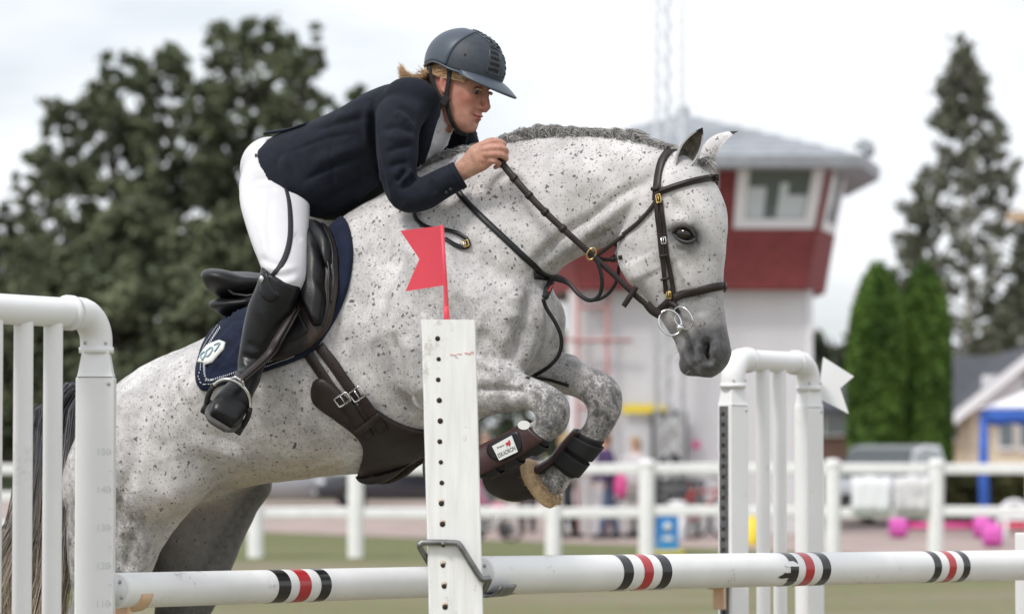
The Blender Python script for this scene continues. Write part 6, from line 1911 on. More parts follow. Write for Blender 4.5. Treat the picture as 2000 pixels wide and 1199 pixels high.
fb_, fks = leg_boot("maroon leather tendon boot with black straps on the far foreleg", foreF, .135, (8, 11, (math.pi * .62, math.pi * 1.34)), (8, 10), [(8, .25, .95), (9, .15, .85)])
# badge with lettering on the near boot
LB = -.135 - .054
bq = [hp(u, v, LB) for u, v in ((962, 871), (1000, 850), (1012, 882), (976, 899))]
nB = -H_N
V = [p + nB * .0 for p in bq] + [p + nB * .004 for p in bq]
obj("badge", V, [(0, 1, 2, 3), (7, 6, 5, 4), (0, 4, 5, 1), (1, 5, 6, 2), (2, 6, 7, 3), (3, 7, 4, 0)], M_badge, nb_, smooth=False)
V, F = patch([(957, 893), (950, 876), (962, 862), (1005, 842), (1016, 852), (1018, 870), (1012, 886), (980, 900)], 5.0, .001, .003, bvh=BVHTree.FromPolygons([hp(900, 800, LB + .002), hp(1100, 800, LB + .002), hp(1100, 1000, LB + .002), hp(900, 1000, LB + .002)], [(0, 1, 2, 3)]))
obj("badge_backing", V, F, M_leather_b, nb_)
ex = (bq[2] - bq[3]).normalized(); ey = nB.cross(ex) * -1
ey = (bq[0] - bq[3]); ey = (ey - ex * ey.dot(ex)).normalized()
def badge_M(c): 
    M4 = Matrix.Identity(4)
    for i, a in enumerate((ex, ey, nB)):
        for j in range(3): M4[j][i] = a[j]
    M4.translation = c
    return M4
cb_ = bq[3].lerp(bq[2], .5) + ey * .013 + nB * .0043
t_ = text_mesh("lettering", "ESKADRON", .0150, M_leather_b, nb_, badge_M(cb_) @ Matrix.Diagonal((.78, 1.25, 1, 1)))
text_mesh("lettering", "Dressur", .0080, M_leather_b, nb_, badge_M(bq[3].lerp(bq[2], .33) + ey * .036 + nB * .0043))
cr_ = bq[3].lerp(bq[2], .74) + ey * .033 + nB * .0043
hs = [(-8, -7), (-6, -1), (-8, 3), (-4, 5), (0, 4), (3, 8), (5, 7), (6, 3), (4, 2), (6, -3), (3, -2), (1, -7), (-1, -6), (-2, -2), (-5, -3)]
V = [cr_ + ex * (a * .0013) + ey * (b_ * .0013) for a, b_ in hs]
V, F = thicken(V, [tuple(range(len(hs)))], .0006)
obj("emblem", V, F, M_redp, nb_, smooth=False)
tq = [hp(1018 + 8 * math.cos(a) * 1.5 + 6, 832 + 9 * math.sin(a) - 2, LB + .006) for a in [2 * math.pi * k / 16 for k in range(16)]]
V, F = thicken(tq, [tuple(range(16))], .004)
obj("white_tab", V, F, M_badge, nb_, smooth=False)

def bell(label, ks, i0, i1, lat):
    r = root("bell_boot", hp((ks[i0][0] + ks[i1][2]) / 2, (ks[i0][1] + ks[i1][3]) / 2, lat), label, "bell boot", "overreach boots")
    V, F = loft(ks[i0:i1 + 1], lat, n=30, sub=6, grow=.009)
    obj("cuff", V, F, material("dark_brown_rubber", (.020, .0145, .013), .5, var=.3, scale=30) if "dark_brown_rubber" not in MATS else MATS["dark_brown_rubber"], r)
    k = ks[i0]; T, B = hp(k[0], k[1], lat), hp(k[2], k[3], lat); C, A = (T + B) / 2, (T - B) / 2
    ex_ = (hp(ks[i1][0], ks[i1][1], lat) + hp(ks[i1][2], ks[i1][3], lat)) / 2 - C; ex_.normalize()
    paths, P_ = [], []
    for q in range(37):
        a = 2 * math.pi * q / 36
        P_.append(C + A * (1.16 * math.cos(a)) + H_N * ((k[4] + .010) * math.sin(a)) - ex_ * .012)
    fl_ = obj("fleece_roll", *tube(P_, .019, n=12, cap=False, ref=ex_, flat=.027), M_fleece, r)
    for q in range(2600):
        a = RNG.uniform(0, 2 * math.pi); b_ = RNG.uniform(0, 2 * math.pi)
        c = C + A * (1.16 * math.cos(a)) + H_N * ((k[4] + .010) * math.sin(a)) - ex_ * .012
        rd = (A.normalized() * math.cos(a) + H_N * math.sin(a))
        d = rd * math.cos(b_) + ex_ * math.sin(b_)
        p0 = c + rd * (.016 * math.cos(b_)) + ex_ * (.024 * math.sin(b_)); w_ = Vector(tuple(RNG.normal(size=3))) * .003
        paths.append([list(p0), list(p0 + d * .005 + w_ * .6), list(p0 + d * .0085 + w_)])
    strands("fleece", paths, .0011, M_fleece_h, r)
M_fleece_h = bpy.data.materials.new("sheepskin_fibres"); M_fleece_h.use_nodes = True
hair_mat(M_fleece_h, (.42, .29, .17), (.74, .58, .40), (.50, .36, .22))
bell("brown overreach boot with a tan sheepskin roll on the far fore hoof", fks, 12, 16, .135)
bell("brown overreach boot with a sheepskin roll on the near fore hoof, behind the post", nks, 14, 16, -.135)
# ================================================================== the rider
M_jacket = material("navy_riding_jacket_cloth", (0.0100, 0.0125, 0.0205), rough=0.85, var=.18, scale=40, bump=.0009, bscale=420, sheen=.03, spec=.18)
M_shirt = material("white_shirt_cloth", (0.66, 0.66, 0.72), rough=0.8, var=.04, scale=20, bump=.0012, bscale=60)
M_breech = material("white_breeches_cloth", (0.60, 0.598, 0.63), rough=0.75, var=.03, scale=12, bump=.0006, bscale=300)
M_stripe = material("black_breeches_piping", (0.012, 0.013, 0.016), rough=.7)
M_rboot = material("black_boot_leather", (0.0075, 0.0078, 0.009), rough=0.34, var=.3, scale=16, bump=.0006, bscale=140, spec=.32)
M_sole = material("dark_boot_sole", (0.085, 0.083, 0.080), rough=.8, var=.2, scale=40)
M_helm = material("charcoal_helmet_shell", (0.034, 0.042, 0.056), rough=0.55, var=.12, scale=60, bump=.0005, bscale=500, spec=.4)
M_helm2 = material("blue_grey_helmet_trim", (0.050, 0.066, 0.090), rough=0.42, var=.05)
M_web = material("black_webbing", (0.010, 0.010, 0.012), rough=.85)
M_blond = bpy.data.materials.new("blond_hair"); M_blond.use_nodes = True
hair_mat(M_blond, (.26, .15, .07), (.66, .46, .27), (.40, .26, .14))
M_skin = bpy.data.materials.new("sunburnt_skin"); M_skin.use_nodes = True
def skin_mat(m):
    nt = m.node_tree; b = nt.nodes['Principled BSDF']; N, L = nt.nodes, nt.links
    tc = N.new('ShaderNodeTexCoord'); n = N.new('ShaderNodeTexNoise'); n.inputs['Scale'].default_value = 55; n.inputs['Detail'].default_value = 6
    L.new(tc.outputs['Object'], n.inputs['Vector'])
    r = N.new('ShaderNodeValToRGB'); r.color_ramp.elements[0].position = .3; r.color_ramp.elements[1].position = .7
    r.color_ramp.elements[0].color = (.36, .19, .135, 1); r.color_ramp.elements[1].color = (.53, .31, .235, 1)
    L.new(n.outputs['Fac'], r.inputs['Fac'])
    def mx(src, at_, col, k):
        a = N.new('ShaderNodeAttribute'); a.attribute_name = at_
        q = N.new('ShaderNodeMath'); q.operation = 'MULTIPLY'; q.inputs[1].default_value = k; L.new(a.outputs['Fac'], q.inputs[0])
        x = N.new('ShaderNodeMix'); x.data_type = 'RGBA'; x.inputs[7].default_value = (*col, 1); L.new(q.outputs[0], x.inputs[0]); L.new(src, x.inputs[6]); return x.outputs[2]
    c = mx(r.outputs['Color'], 'blush', (.42, .12, .09), .75); c = mx(c, 'lips', (.34, .10, .09), .85); c = mx(c, 'brow', (.16, .09, .05), .8)
    L.new(c, b.inputs['Base Color'])
    b.inputs['Roughness'].default_value = .5; b.inputs['Specular IOR Level'].default_value = .4
    b.inputs['Subsurface Weight'].default_value = .12; b.inputs['Subsurface Radius'].default_value = (.010, .004, .002)
    bp = N.new('ShaderNodeBump'); bp.inputs['Distance'].default_value = .0006; n2 = N.new('ShaderNodeTexNoise'); n2.inputs['Scale'].default_value = 320
    L.new(tc.outputs['Object'], n2.inputs['Vector']); L.new(n2.outputs['Fac'], bp.inputs['Height']); L.new(bp.outputs['Normal'], b.inputs['Normal'])
skin_mat(M_skin)

# ------------------------------------------------------------------ head frame
HC = hp(897, 172, .0)
yaw, pit = math.radians(29), math.radians(20)
hf = Vector((math.cos(yaw) * math.cos(pit), -math.sin(yaw) * math.cos(pit), -math.sin(pit)))
hl = Vector((math.sin(yaw), math.cos(yaw), 0)); hl = (hl - hf * hl.dot(hf)).normalized()
hu = hf.cross(hl)
tilt = math.radians(4); hl, hu = hl * math.cos(tilt) - hu * math.sin(tilt), hu * math.cos(tilt) + hl * math.sin(tilt)
HS = 1.06
RH = Matrix((hf, hl, hu)).transposed()
def hd(x, y, z): return HC + (hf * x + hl * y + hu * (z if z > 0 else z * .90)) * HS
def ring_loft(rows, n=28, p=2.3):
    """rows: (z, front x, back x, half width[, power]) in head space"""
    K = catmull(np.array([[*(r if len(r) == 5 else (*r, p))] for r in rows]), 4)
    V, F = [], []
    for (z, xf, xb, w, pp) in K:
        c, a = (xf + xb) / 2, (xf - xb) / 2
        for k in range(n):
            t = 2 * math.pi * k / n
            V.append(hd(c + a * spw(math.cos(t), 2 / pp), w * spw(math.sin(t), 2 / pp), z))
    for i in range(len(K) - 1):
        for k in range(n): F.append((i * n + k, i * n + (k + 1) % n, (i + 1) * n + (k + 1) % n, (i + 1) * n + k))
    F += [tuple(reversed(range(n))), tuple(range((len(K) - 1) * n, len(K) * n))]
    return V, F
skull = ring_loft([(-.128, .070, .036, .012), (-.120, .087, .008, .028), (-.104, .094, -.018, .042, 2.2), (-.080, .092, -.040, .052, 2.2), (-.050, .093, -.066, .059, 2.2), (-.020, .092, -.084, .064, 2.2), (.015, .089, -.094, .068), (.055, .090, -.098, .072), (.095, .068, -.080, .062), (.122, .025, -.035, .032)])
nose = tube([hd(.086, 0, .022), hd(.093, 0, .006), hd(.101, 0, -.012), hd(.109, 0, -.027), hd(.104, 0, -.036), hd(.090, 0, -.042)], [.007, .0075, .0088, .0100, .0098, .006], n=14, flat=[.009, .0078, .0092, .0115, .0130, .009])
nost = [ellipsoid(hd(.096, s * .0105, -.036), .010, .006, .0065, R=RH) for s in (-1, 1)]
lipU = ellipsoid(hd(.092, 0, -.0615), .012, .022, .0058, R=RH); lipL = ellipsoid(hd(.090, 0, -.0735), .012, .019, .0062, R=RH)
chin = ellipsoid(hd(.079, 0, -.103), .020, .020, .018, R=RH)
cheeks = [ellipsoid(hd(.052, s * .043, -.020), .032, .018, .026, R=RH) for s in (-1, 1)]
ears_ = []
for s in (-1, 1):
    Re = RH @ Matrix.Rotation(math.radians(-12), 3, 'Y') @ Matrix.Rotation(s * math.radians(-22), 3, 'Z')
    ears_.append(ellipsoid(hd(-.012, s * .070, .0), .017, .006, .031, R=Re)); ears_.append(ellipsoid(hd(-.004, s * .070, -.024), .009, .006, .011, R=Re))
neck = tube([hd(-.018, 0, -.035), hd(-.032, 0, -.090), hp(864, 234, 0), hp(836, 240, 0)], [.054, .051, .050, .050], n=22, flat=[.052, .050, .050, .055])

# ------------------------------------------------------------------ limbs (pixel, pixel, lateral, radius in plane, radius across)
arm_k = [(806, 204, -.11, .070, .055), (783, 226, -.170, .078, .062), (773, 262, -.212, .073, .062), (773, 305, -.230, .068, .060), (777, 345, -.236, .061, .056), (792, 378, -.234, .055, .052), (822, 380, -.222, .052, .050), (856, 363, -.204, .046, .045), (884, 349, -.188, .042, .041), (897, 342, -.180, .041, .040)]
def limb(keys, dr=0.0, mirror=False, n=24, sub=5):
    K = catmull(np.array([[*hp(k[0], k[1], k[2]), k[3] + dr, k[4] + dr] for k in keys]), sub)
    P = [Vector(k[:3]) for k in K]
    V, F = [], []
    for i, k in enumerate(K):
        t = (P[min(i + 1, len(P) - 1)] - P[max(i - 1, 0)]).normalized()
        b = (H_N - t * H_N.dot(t)).normalized(); a = b.cross(t)
        for j in range(n):
            q = 2 * math.pi * j / n
            V.append(P[i] + a * (k[3] * math.cos(q)) + b * (k[4] * math.sin(q)))
    for i in range(len(K) - 1):
        for j in range(n): F.append((i * n + j, i * n + (j + 1) % n, (i + 1) * n + (j + 1) % n, (i + 1) * n + j))
    F += [tuple(reversed(range(n))), tuple(range((len(K) - 1) * n, len(K) * n))]
    return mirror_h(V, F) if mirror else (V, F)
thigh_k = [(588, 338, 497, 312, .100, 0, 2.1, -.085), (600, 372, 477, 345, .105, 0, 2.1, -.115), (600, 412, 474, 392, .098, 0, 2.1, -.19), (597, 458, 488, 444, .088, 0, 2.1, -.26), (595, 505, 503, 490, .076, 0, 2.1, -.315), (592, 542, 518, 528, .066, 0, 2.1, -.345), (581, 568, 530, 566, .058, 0, 2.1, -.358), (566, 596, 524, 600, .048, 0, 2.1, -.365)]
boot_k = [(583, 560, 517, 520, .062, 0, 2.1, -.366), (576, 588, 507, 555, .063, 0, 2.1, -.368), (563, 622, 491, 592, .061, 0, 2.1, -.370), (548, 654, 481, 632, .056, 0, 2.1, -.374), (532, 684, 474, 670, .050, 0, 2.1, -.380), (517, 708, 469, 702, .045, 0, 2.1, -.388), (508, 728, 467, 726, .043, 0, 2.1, -.396), (503, 746, 462, 744, .042, 0, 2.1, -.405)]
def shrink(keys, d):
    return [(k[0] - (k[0] - k[2]) * d, k[1] - (k[1] - k[3]) * d, k[2] + (k[0] - k[2]) * d, k[3] + (k[1] - k[3]) * d, k[4] * (1 - 2 * d), *k[5:]) for k in keys]
jk_k = [(532, 281, 632, 430, .205, -.1, 2.3), (570, 257, 668, 420, .190, -.08, 2.3), (612, 240, 715, 392, .168, 0, 2.2), (672, 217, 772, 352, .172, .1, 2.2), (730, 188, 818, 318, .188, .18, 2.3), (775, 168, 842, 284, .178, .15, 2.3), (808, 164, 856, 246, .125, .1, 2.1), (832, 168, 866, 222, .078)]
pelvis = [ellipsoid(hp(550, 345, 0), .12, .17, .115), ellipsoid(hp(532, 350, -.085), .085, .095, .095), ellipsoid(hp(532, 350, .085), .085, .095, .095)]

# hand that holds the rein
def hand():
    out = [tube([hp(878, 352, -.184), hp(897, 338, -.184), hp(916, 324, -.188), hp(934, 309, -.192), hp(950, 299, -.190)], [.030, .028, .034, .043, .040], n=18, ref=Vector((-.3, 0, 1)), flat=[.028, .023, .021, .020, .016])]
    fg = [[(942, 283, -.190), (970, 277, -.188), (984, 283, -.166), (974, 291, -.140)], [(946, 292, -.196), (976, 289, -.192), (989, 297, -.166), (977, 304, -.138)],
          [(946, 302, -.197), (976, 302, -.193), (988, 310, -.166), (975, 316, -.140)], [(942, 312, -.194), (966, 315, -.189), (977, 322, -.166), (967, 327, -.144)]]
    rr = [(.0108, .0104, .0092, .0078), (.0112, .0108, .0095, .0080), (.0108, .0104, .0092, .0078), (.0098, .0092, .0080, .0070)]
    for f, r in zip(fg, rr):
        P_ = catmull(np.array([[*hp(*q)] for q in f]), 4); R_ = np.interp(np.linspace(0, 3, len(P_)), range(4), r)
        R_ = [q * (1 + .07 * math.exp(-((i / 4 - round(i / 4)) / .18) ** 2)) for i, q in enumerate(R_)]
        out.append(tube([Vector(p) for p in P_], R_, n=12)); out.append(ellipsoid(P_[-1], r[3], r[3], r[3], seg=12, rings=8))
        out.append(ellipsoid(hp(f[0][0] + 3, f[0][1], f[0][2] - .006), .0105, .009, .0105, seg=12, rings=8))
    th = [(918, 310, -.168), (938, 288, -.152), (958, 276, -.142), (972, 276, -.138)]
    P_ = catmull(np.array([[*hp(*q)] for q in th]), 4)
    out.append(tube([Vector(p) for p in P_], list(np.interp(np.linspace(0, 3, len(P_)), range(4), (.015, .013, .0112, .0085))), n=12)); out.append(ellipsoid(P_[-1], .0085, .0085, .0085, seg=12, rings=8))
    return out
hnd = hand()
parts = [skull, nose, *nost, lipU, lipL, chin, *ears_, neck, loft(shrink(jk_k, .15), n=28), limb(arm_k, -.022), limb(arm_k, -.022, True), *hnd, *[mirror_h(*h) for h in hnd], ellipsoid(hp(548, 348, 0), .10, .14, .09),
         loft(shrink(thigh_k[2:], .10), n=24), mirror_h(*loft(shrink(thigh_k[2:], .10), n=24)), loft(shrink(boot_k, .10), n=20), mirror_h(*loft(shrink(boot_k, .10), n=20))]
pm = remesh(parts, .0034, "person", 2)
V = get_co(pm)
def local(V):
    q = ((V - np.array(HC)) / HS) @ np.array(RH)
    q[:, 2] = np.where(q[:, 2] > 0, q[:, 2], q[:, 2] / .90)
    return q
Lc = local(V)
headsel = (np.abs(Lc[:, 1]) < .095) & (Lc[:, 2] > -.14) & (Lc[:, 0] > -.11) & (Lc[:, 0] < .14)
def gs(x, y, z, s, both_=True):
    d2 = ((Lc[:, 0] - x) ** 2 + (np.abs(Lc[:, 1]) - y if both_ else Lc[:, 1] - y) ** 2 + (Lc[:, 2] - z) ** 2)
    return np.exp(-d2 / (2 * s * s)) * headsel
laplace(pm, 5, np.clip(headsel * 1.0, 0, 1), .6); V = get_co(pm); Lc = local(V); Nm = get_no(pm)
dsp = (-.011 * gs(.082, .030, .010, .0115) + .006 * gs(.090, .030, .031, .009) - .003 * gs(.086, .013, .006, .006) + .003 * gs(.070, .046, -.018, .014) - .003 * gs(.070, .046, -.055, .015)
       - .0045 * np.exp(-((Lc[:, 2] + .0675) / .0022) ** 2) * (np.abs(Lc[:, 1]) < .024) * (Lc[:, 0] > .07) * headsel - .003 * gs(.086, .026, -.0675, .004) - .003 * gs(.09, .0, -.086, .007) - .002 * gs(.088, .022, -.050, .006)
       + .002 * gs(.078, .034, -.001, .006) - .005 * gs(-.008, .078, .004, .006) - .003 * gs(-.002, .078, -.008, .005))
V = V + Nm * (dsp * HS)[:, None]
set_co(pm, V); laplace(pm, 1, headsel * .5, .5)
V = get_co(pm); Lc = local(V)
# fingers: slight creases at the joints are given by the joints themselves; set skin colours
lips = (np.exp(-((Lc[:, 2] + .0675) / .0085) ** 2) > .40) * (np.abs(Lc[:, 1]) < .0225) * (Lc[:, 0] > .087) * headsel
blush = np.clip(gs(.066, .050, -.025, .022) * .55 + gs(.108, .0, -.03, .012) * .6 + gs(-.01, .075, .0, .022) * .7 + .25 * headsel, 0, 1)
hu_, hv_ = project(V)
blush = np.maximum(blush, .30 * ((hu_ > 935) & (hv_ > 262) & (hv_ < 335) & ~headsel))
brow = np.clip(gs(.090, .026, .034, .0065) + gs(.084, .042, .034, .006), 0, 1)
attr(pm, 'lips', lips.astype(float)); attr(pm, 'blush', blush); attr(pm, 'brow', brow)
pm.materials.append(M_skin); pm.shade_smooth()
rider = bpy.data.objects.new("person", pm); COL.objects.link(rider)
tag(rider, "rider in navy jacket, white breeches and dark helmet crouching over the grey horse's neck", "person")
M_shaded_eye = material("shaded_eye_white", (.16, .14, .13), .35); M_iris = material("iris", (.02, .022, .022), .2)  # eye colours darkened to paint in the shade over the eyes
for s in (-1, 1):
    e = obj("eye", *ellipsoid(hd(.0712, s * .031, .009), .0118, .0118, .0112, R=RH, seg=16, rings=12), M_shaded_eye, rider)
    obj("iris", *ellipsoid(hd(.0782, s * .0325, .0050), .0046, .0072, .0066, R=RH, seg=14, rings=8), M_iris, e)
    lid = [hd(.076 + .011 * math.cos(a), s * (.031 + .0135 * math.sin(a)), .0135 + .002 * math.cos(a)) for a in np.linspace(-1.3, 1.3, 9)]
    obj("eyelid", *tube(lid, [.0015, .0036, .0046, .0050, .0050, .0046, .004, .003, .0015], n=8), M_skin, rider)
    obj("lash_line", *tube([p - hu * .0042 + hf * .0012 for p in lid[1:-1]], .0012, n=6), M_web, rider)
    for nm in ('lips', 'blush', 'brow'):
        pass

# ------------------------------------------------------------------ clothes
sl_n, sl_f = limb(arm_k), limb(arm_k, 0, True)
jm = remesh([loft(jk_k, n=36, sub=6), sl_n, sl_f, ellipsoid(hp(800, 196, -.12), .085, .07, .07), ellipsoid(hp(800, 196, .12), .085, .07, .07)], .0062, "jacket", 2)
J = Sculpt(jm, mirror=True); J.gain = 1.6
d, _ = seg_dist(J.u, J.v, [(800, 215), (790, 260)])
laplace(jm, 10, np.exp(-.5 * (np.clip(d - 20, 0, None) / 15) ** 2), .7); J.V = get_co(jm); J.refresh()
js = J.stroke
# seams, folds and creases
js([(733, 190), (726, 230), (730, 290), (742, 345), (760, 398)], 4, -.012); js([(724, 195), (718, 240), (722, 290)], 7, .006)
js([(826, 215), (824, 260), (818, 310), (806, 338)], 4, -.008)
js([(700, 262), (640, 270), (560, 300)], 3.0, -.003); js([(725, 300), (650, 325), (585, 360)], 4, -.005); js([(735, 330), (670, 370), (620, 405)], 5, -.007); js([(738, 345), (690, 390)], 6, .008)
js([(720, 285), (660, 300), (600, 325)], 9, .006); js([(720, 230), (670, 240), (610, 256)], 4, -.004); js([(712, 212), (650, 236)], 6, .004)
js([(650, 260), (648, 330), (655, 400)], 3, -.002)
js([(795, 330), (780, 348), (768, 352)], 4, -.010); js([(812, 340), (792, 362), (780, 366)], 4, -.009); js([(805, 330), (786, 356)], 4, .008); js([(758, 330), (775, 320), (800, 318)], 4, -.006); js([(750, 300), (775, 290), (805, 284)], 4, -.005); js([(745, 255), (775, 248), (812, 262)], 4, -.005)
js([(752, 270), (780, 268), (812, 274)], 6, .005); js([(762, 350), (772, 385), (790, 405)], 5, -.004); js([(840, 350), (852, 380)], 4, -.004); js([(868, 338), (878, 368)], 4, .003)
js([(775, 205), (800, 222), (815, 245)], 4, -.006); js([(770, 220), (795, 238)], 5, .005)
js([(560, 300), (552, 340), (575, 385)], 8, .006); js([(548, 290), (540, 330), (556, 366)], 4, -.004)
J.refresh()
nz = np.sin(J.V[:, 0] * 23 + J.V[:, 2] * 31) * np.sin(J.V[:, 1] * 27 - J.V[:, 2] * 17) + .5 * np.sin(J.V[:, 0] * 61 - J.V[:, 2] * 47 + J.V[:, 1] * 20)
J.V = J.V + J.N * (nz * .0014)[:, None]
J.done()
jm.materials.append(M_jacket)
jk = link("jacket", jm, rider)
# vent flap standing off the back
V, F = [], []
fl_p = [(628, 240, .0), (610, 246, .004), (590, 252, .010), (568, 256, .016), (548, 259, .020)]
for (u, v, dz) in catmull(np.array(fl_p), 3):
    for l in np.linspace(-.11, .11, 9):
        V.append(hp(u, v, 0) + H_N * l - Vector((0, 0, .018 * (abs(l) / .11) ** 2)))
n9 = 9
for i in range(len(V) // n9 - 1):
    for k in range(n9 - 1): F.append((i * n9 + k, i * n9 + k + 1, (i + 1) * n9 + k + 1, (i + 1) * n9 + k))
V, F = thicken(V, F, -.006)
obj("vent_flap", V, F, M_jacket, jk)
# collar and lapels
for sg in (-1, 1):
    pts = [(832, 170, -.045), (842, 186, -.074), (846, 206, -.092), (841, 232, -.108), (834, 262, -.118), (828, 292, -.112), (824, 318, -.098)]
    K = catmull(np.array(pts), 4)
    P_ = [hp(*k) - H_N * .004 for k in K]
    wd = np.interp(np.linspace(0, 1, len(P_)), [0, .25, .45, .5, .8, 1], [.034, .046, .056, .048, .040, .020])
    Nr = [(-H_N * .9 + H_F * .42 + Vector((0, 0, .1))).normalized()] * len(P_)
    V, F = strip(P_, Nr, list(wd), .009)
    if sg > 0: V, F = mirror_h(V, F)
    obj("lapel", V, F, M_jacket, jk)
Vc, Fc = loft([(822, 163, 866, 236, .088, 0, 2.1), (836, 160, 874, 224, .080, 0, 2.1)], n=30, sub=4, span=(-2.0, 2.0))
Vc, Fc = thicken(Vc, Fc, .008)
obj("collar", Vc, Fc, M_jacket, jk)
obj("cuff", *limb([(890, 346, -.185, .0435, .0425), (899, 341, -.180, .0425, .0415)], .001, n=28), M_jacket, jk)
for k, t in enumerate((.3, .55)):
    q = hp(872 + 8 * k, 376 - 6 * k, -.222); obj("cuff_button", *ellipsoid(q, .006, .004, .006), M_stripe, jk)
# shirt: stock collar and bib
sh = remesh([loft([(846, 196, 872, 254, .066), (856, 190, 884, 238, .060), (866, 196, 886, 228, .055)], n=28), loft([(852, 214, 884, 246, .055), (836, 240, 866, 280, .074), (822, 268, 850, 302, .076), (812, 298, 836, 318, .05)], n=28)], .005, "shirt", 3)
S2 = Sculpt(sh)
for k in range(4): S2.stroke([(856 - 8 * k, 238 + 18 * k), (872 - 9 * k, 250 + 18 * k)], 3, -.004 if k % 2 else .003)
S2.stroke([(862, 205), (872, 225), (882, 240)], 3, -.003); S2.stroke([(868, 248), (852, 272), (836, 304)], 2, -.003)
S2.done(); sh.materials.append(M_shirt); sho = link("shirt", sh, rider)
# breeches
bm_ = remesh([*pelvis, ellipsoid(hp(530, 330, 0), .10, .18, .10), loft(thigh_k, n=32, sub=6), mirror_h(*loft(thigh_k, n=32, sub=6))], .006, "breeches", 3)
B2 = Sculpt(bm_); B2.gain = 1.3
d, _ = seg_dist(B2.u, B2.v, [(490, 350), (590, 380)])
laplace(bm_, 46, np.exp(-.5 * (np.clip(d - 34, 0, None) / 25) ** 2), .8); B2.V = get_co(bm_); B2.refresh()
bs_ = B2.stroke
for (p, a) in (([(476, 372), (500, 352), (530, 350)], -.005), ([(480, 388), (510, 368), (545, 372)], -.004), ([(486, 340), (505, 332), (530, 336)], .003), ([(575, 455), (590, 470)], -.003), ([(505, 500), (530, 515), (560, 520)], -.004), ([(515, 530), (545, 540), (580, 532)], -.004),
               ([(520, 545), (550, 553), (585, 545)], .004), ([(512, 515), (545, 527), (585, 520)], .003), ([(500, 420), (515, 470), (520, 510)], .003), ([(530, 380), (525, 440), (535, 500)], -.002)):
    bs_(p, 4.5, a)
B2.done(); bm_.materials.append(M_breech); br2 = link("breeches", bm_, rider)
BB = bvh_of(bm_)
P_, Nr = [], []
for (u, v) in catmull([(556, 362), (564, 392), (567, 430), (566, 468), (558, 500), (546, 522), (532, 537)], 5):
    h, n_ = cast(BB, u, v)
    if h is not None: P_.append(h + n_ * .0015); Nr.append(n_)
obj("piping", *strip(smooth_pts(P_), Nr, list(np.interp(np.linspace(0, 1, len(P_)), [0, .3, .8, 1], [.010, .016, .018, .012])), .003), M_stripe, br2)
h, n_ = cast(BB, 500, 306)
if h is not None: obj("small_emblem", *strip([h + n_ * .001 + Vector((0, 0, .008)), h + n_ * .001 - Vector((0, 0, .008))], [n_, n_], .007, .002), M_stripe, br2)

# boots, each with foot, sole and laces
tF, tR = None, None
ank, toe = hp(480, 744, -.405), hp(441, 806, -.575)
ff = (toe - ank).normalized()
rr_ = Vector((.86, .10, -.50)); rr_ = (rr_ - ff * rr_.dot(ff)).normalized(); fu = rr_.cross(ff)
if fu.z < 0: fu = -fu
FL = (toe - ank).length
def foot_loft(rows, n=26):
    K = catmull(np.array(rows), 5); V, F = [], []
    for (t, w, hgt, dz, p) in K:
        c = ank + ff * (FL * t) + fu * dz
        for k in range(n):
            a = 2 * math.pi * k / n
            V.append(c + rr_ * (w * spw(math.cos(a), 2 / p)) + fu * (hgt * spw(math.sin(a), 2 / p)))
    m = len(K)
    for i in range(m - 1):
        for k in range(n): F.append((i * n + k, i * n + (k + 1) % n, (i + 1) * n + (k + 1) % n, (i + 1) * n + k))
    F += [tuple(reversed(range(n))), tuple(range((m - 1) * n, m * n))]
    return V, F
foot = foot_loft([(-.28, .026, .030, -.008, 2), (-.12, .038, .048, 0, 2), (.10, .040, .054, .006, 2.1), (.35, .042, .050, .006, 2.2), (.62, .050, .043, .002, 2.3), (.86, .051, .034, -.003, 2.6), (1.03, .046, .028, -.006, 2.8), (1.13, .036, .020, -.010, 2.6)])
sole = foot_loft([(-.30, .026, .006, -.040, 4), (-.12, .036, .008, -.042, 4), (.10, .036, .008, -.043, 4), (.35, .036, .007, -.041, 4), (.62, .053, .008, -.040, 4), (.86, .057, .009, -.036, 4), (1.06, .051, .009, -.031, 4), (1.19, .034, .009, -.027, 3)])
bt = remesh([loft(boot_k, n=32, sub=6), foot, loft([(583, 560, 517, 520, .060, 0, 2.1, -.366), (560, 560, 516, 516, .040, 0, 2.1, -.372)], n=20, sub=2)], .0055, "riding_boot", 3)
B3 = Sculpt(bt, mirror=False)
for (p, a, s_) in (([(470, 690), (490, 700), (515, 698)], -.006, 4), ([(468, 706), (488, 715), (510, 712)], .004, 4), ([(466, 722), (486, 728), (506, 724)], -.005, 4), ([(478, 668), (505, 680), (528, 676)], -.003, 5), ([(500, 590), (520, 640), (506, 690)], .002, 6)):
    B3.stroke(p, s_, a)
B3.done(); bt.materials.append(M_rboot)
bo = link("riding_boot", bt, rider)
BT = bvh_of(bt)
me2 = bt.copy(); Vm = get_co(me2); lat_ = (Vm - OO) @ NN; set_co(me2, Vm - NN * (2 * lat_)[:, None]); me2.flip_normals(); me2.name = "riding_boot"
bo2 = link("riding_boot", me2, rider)
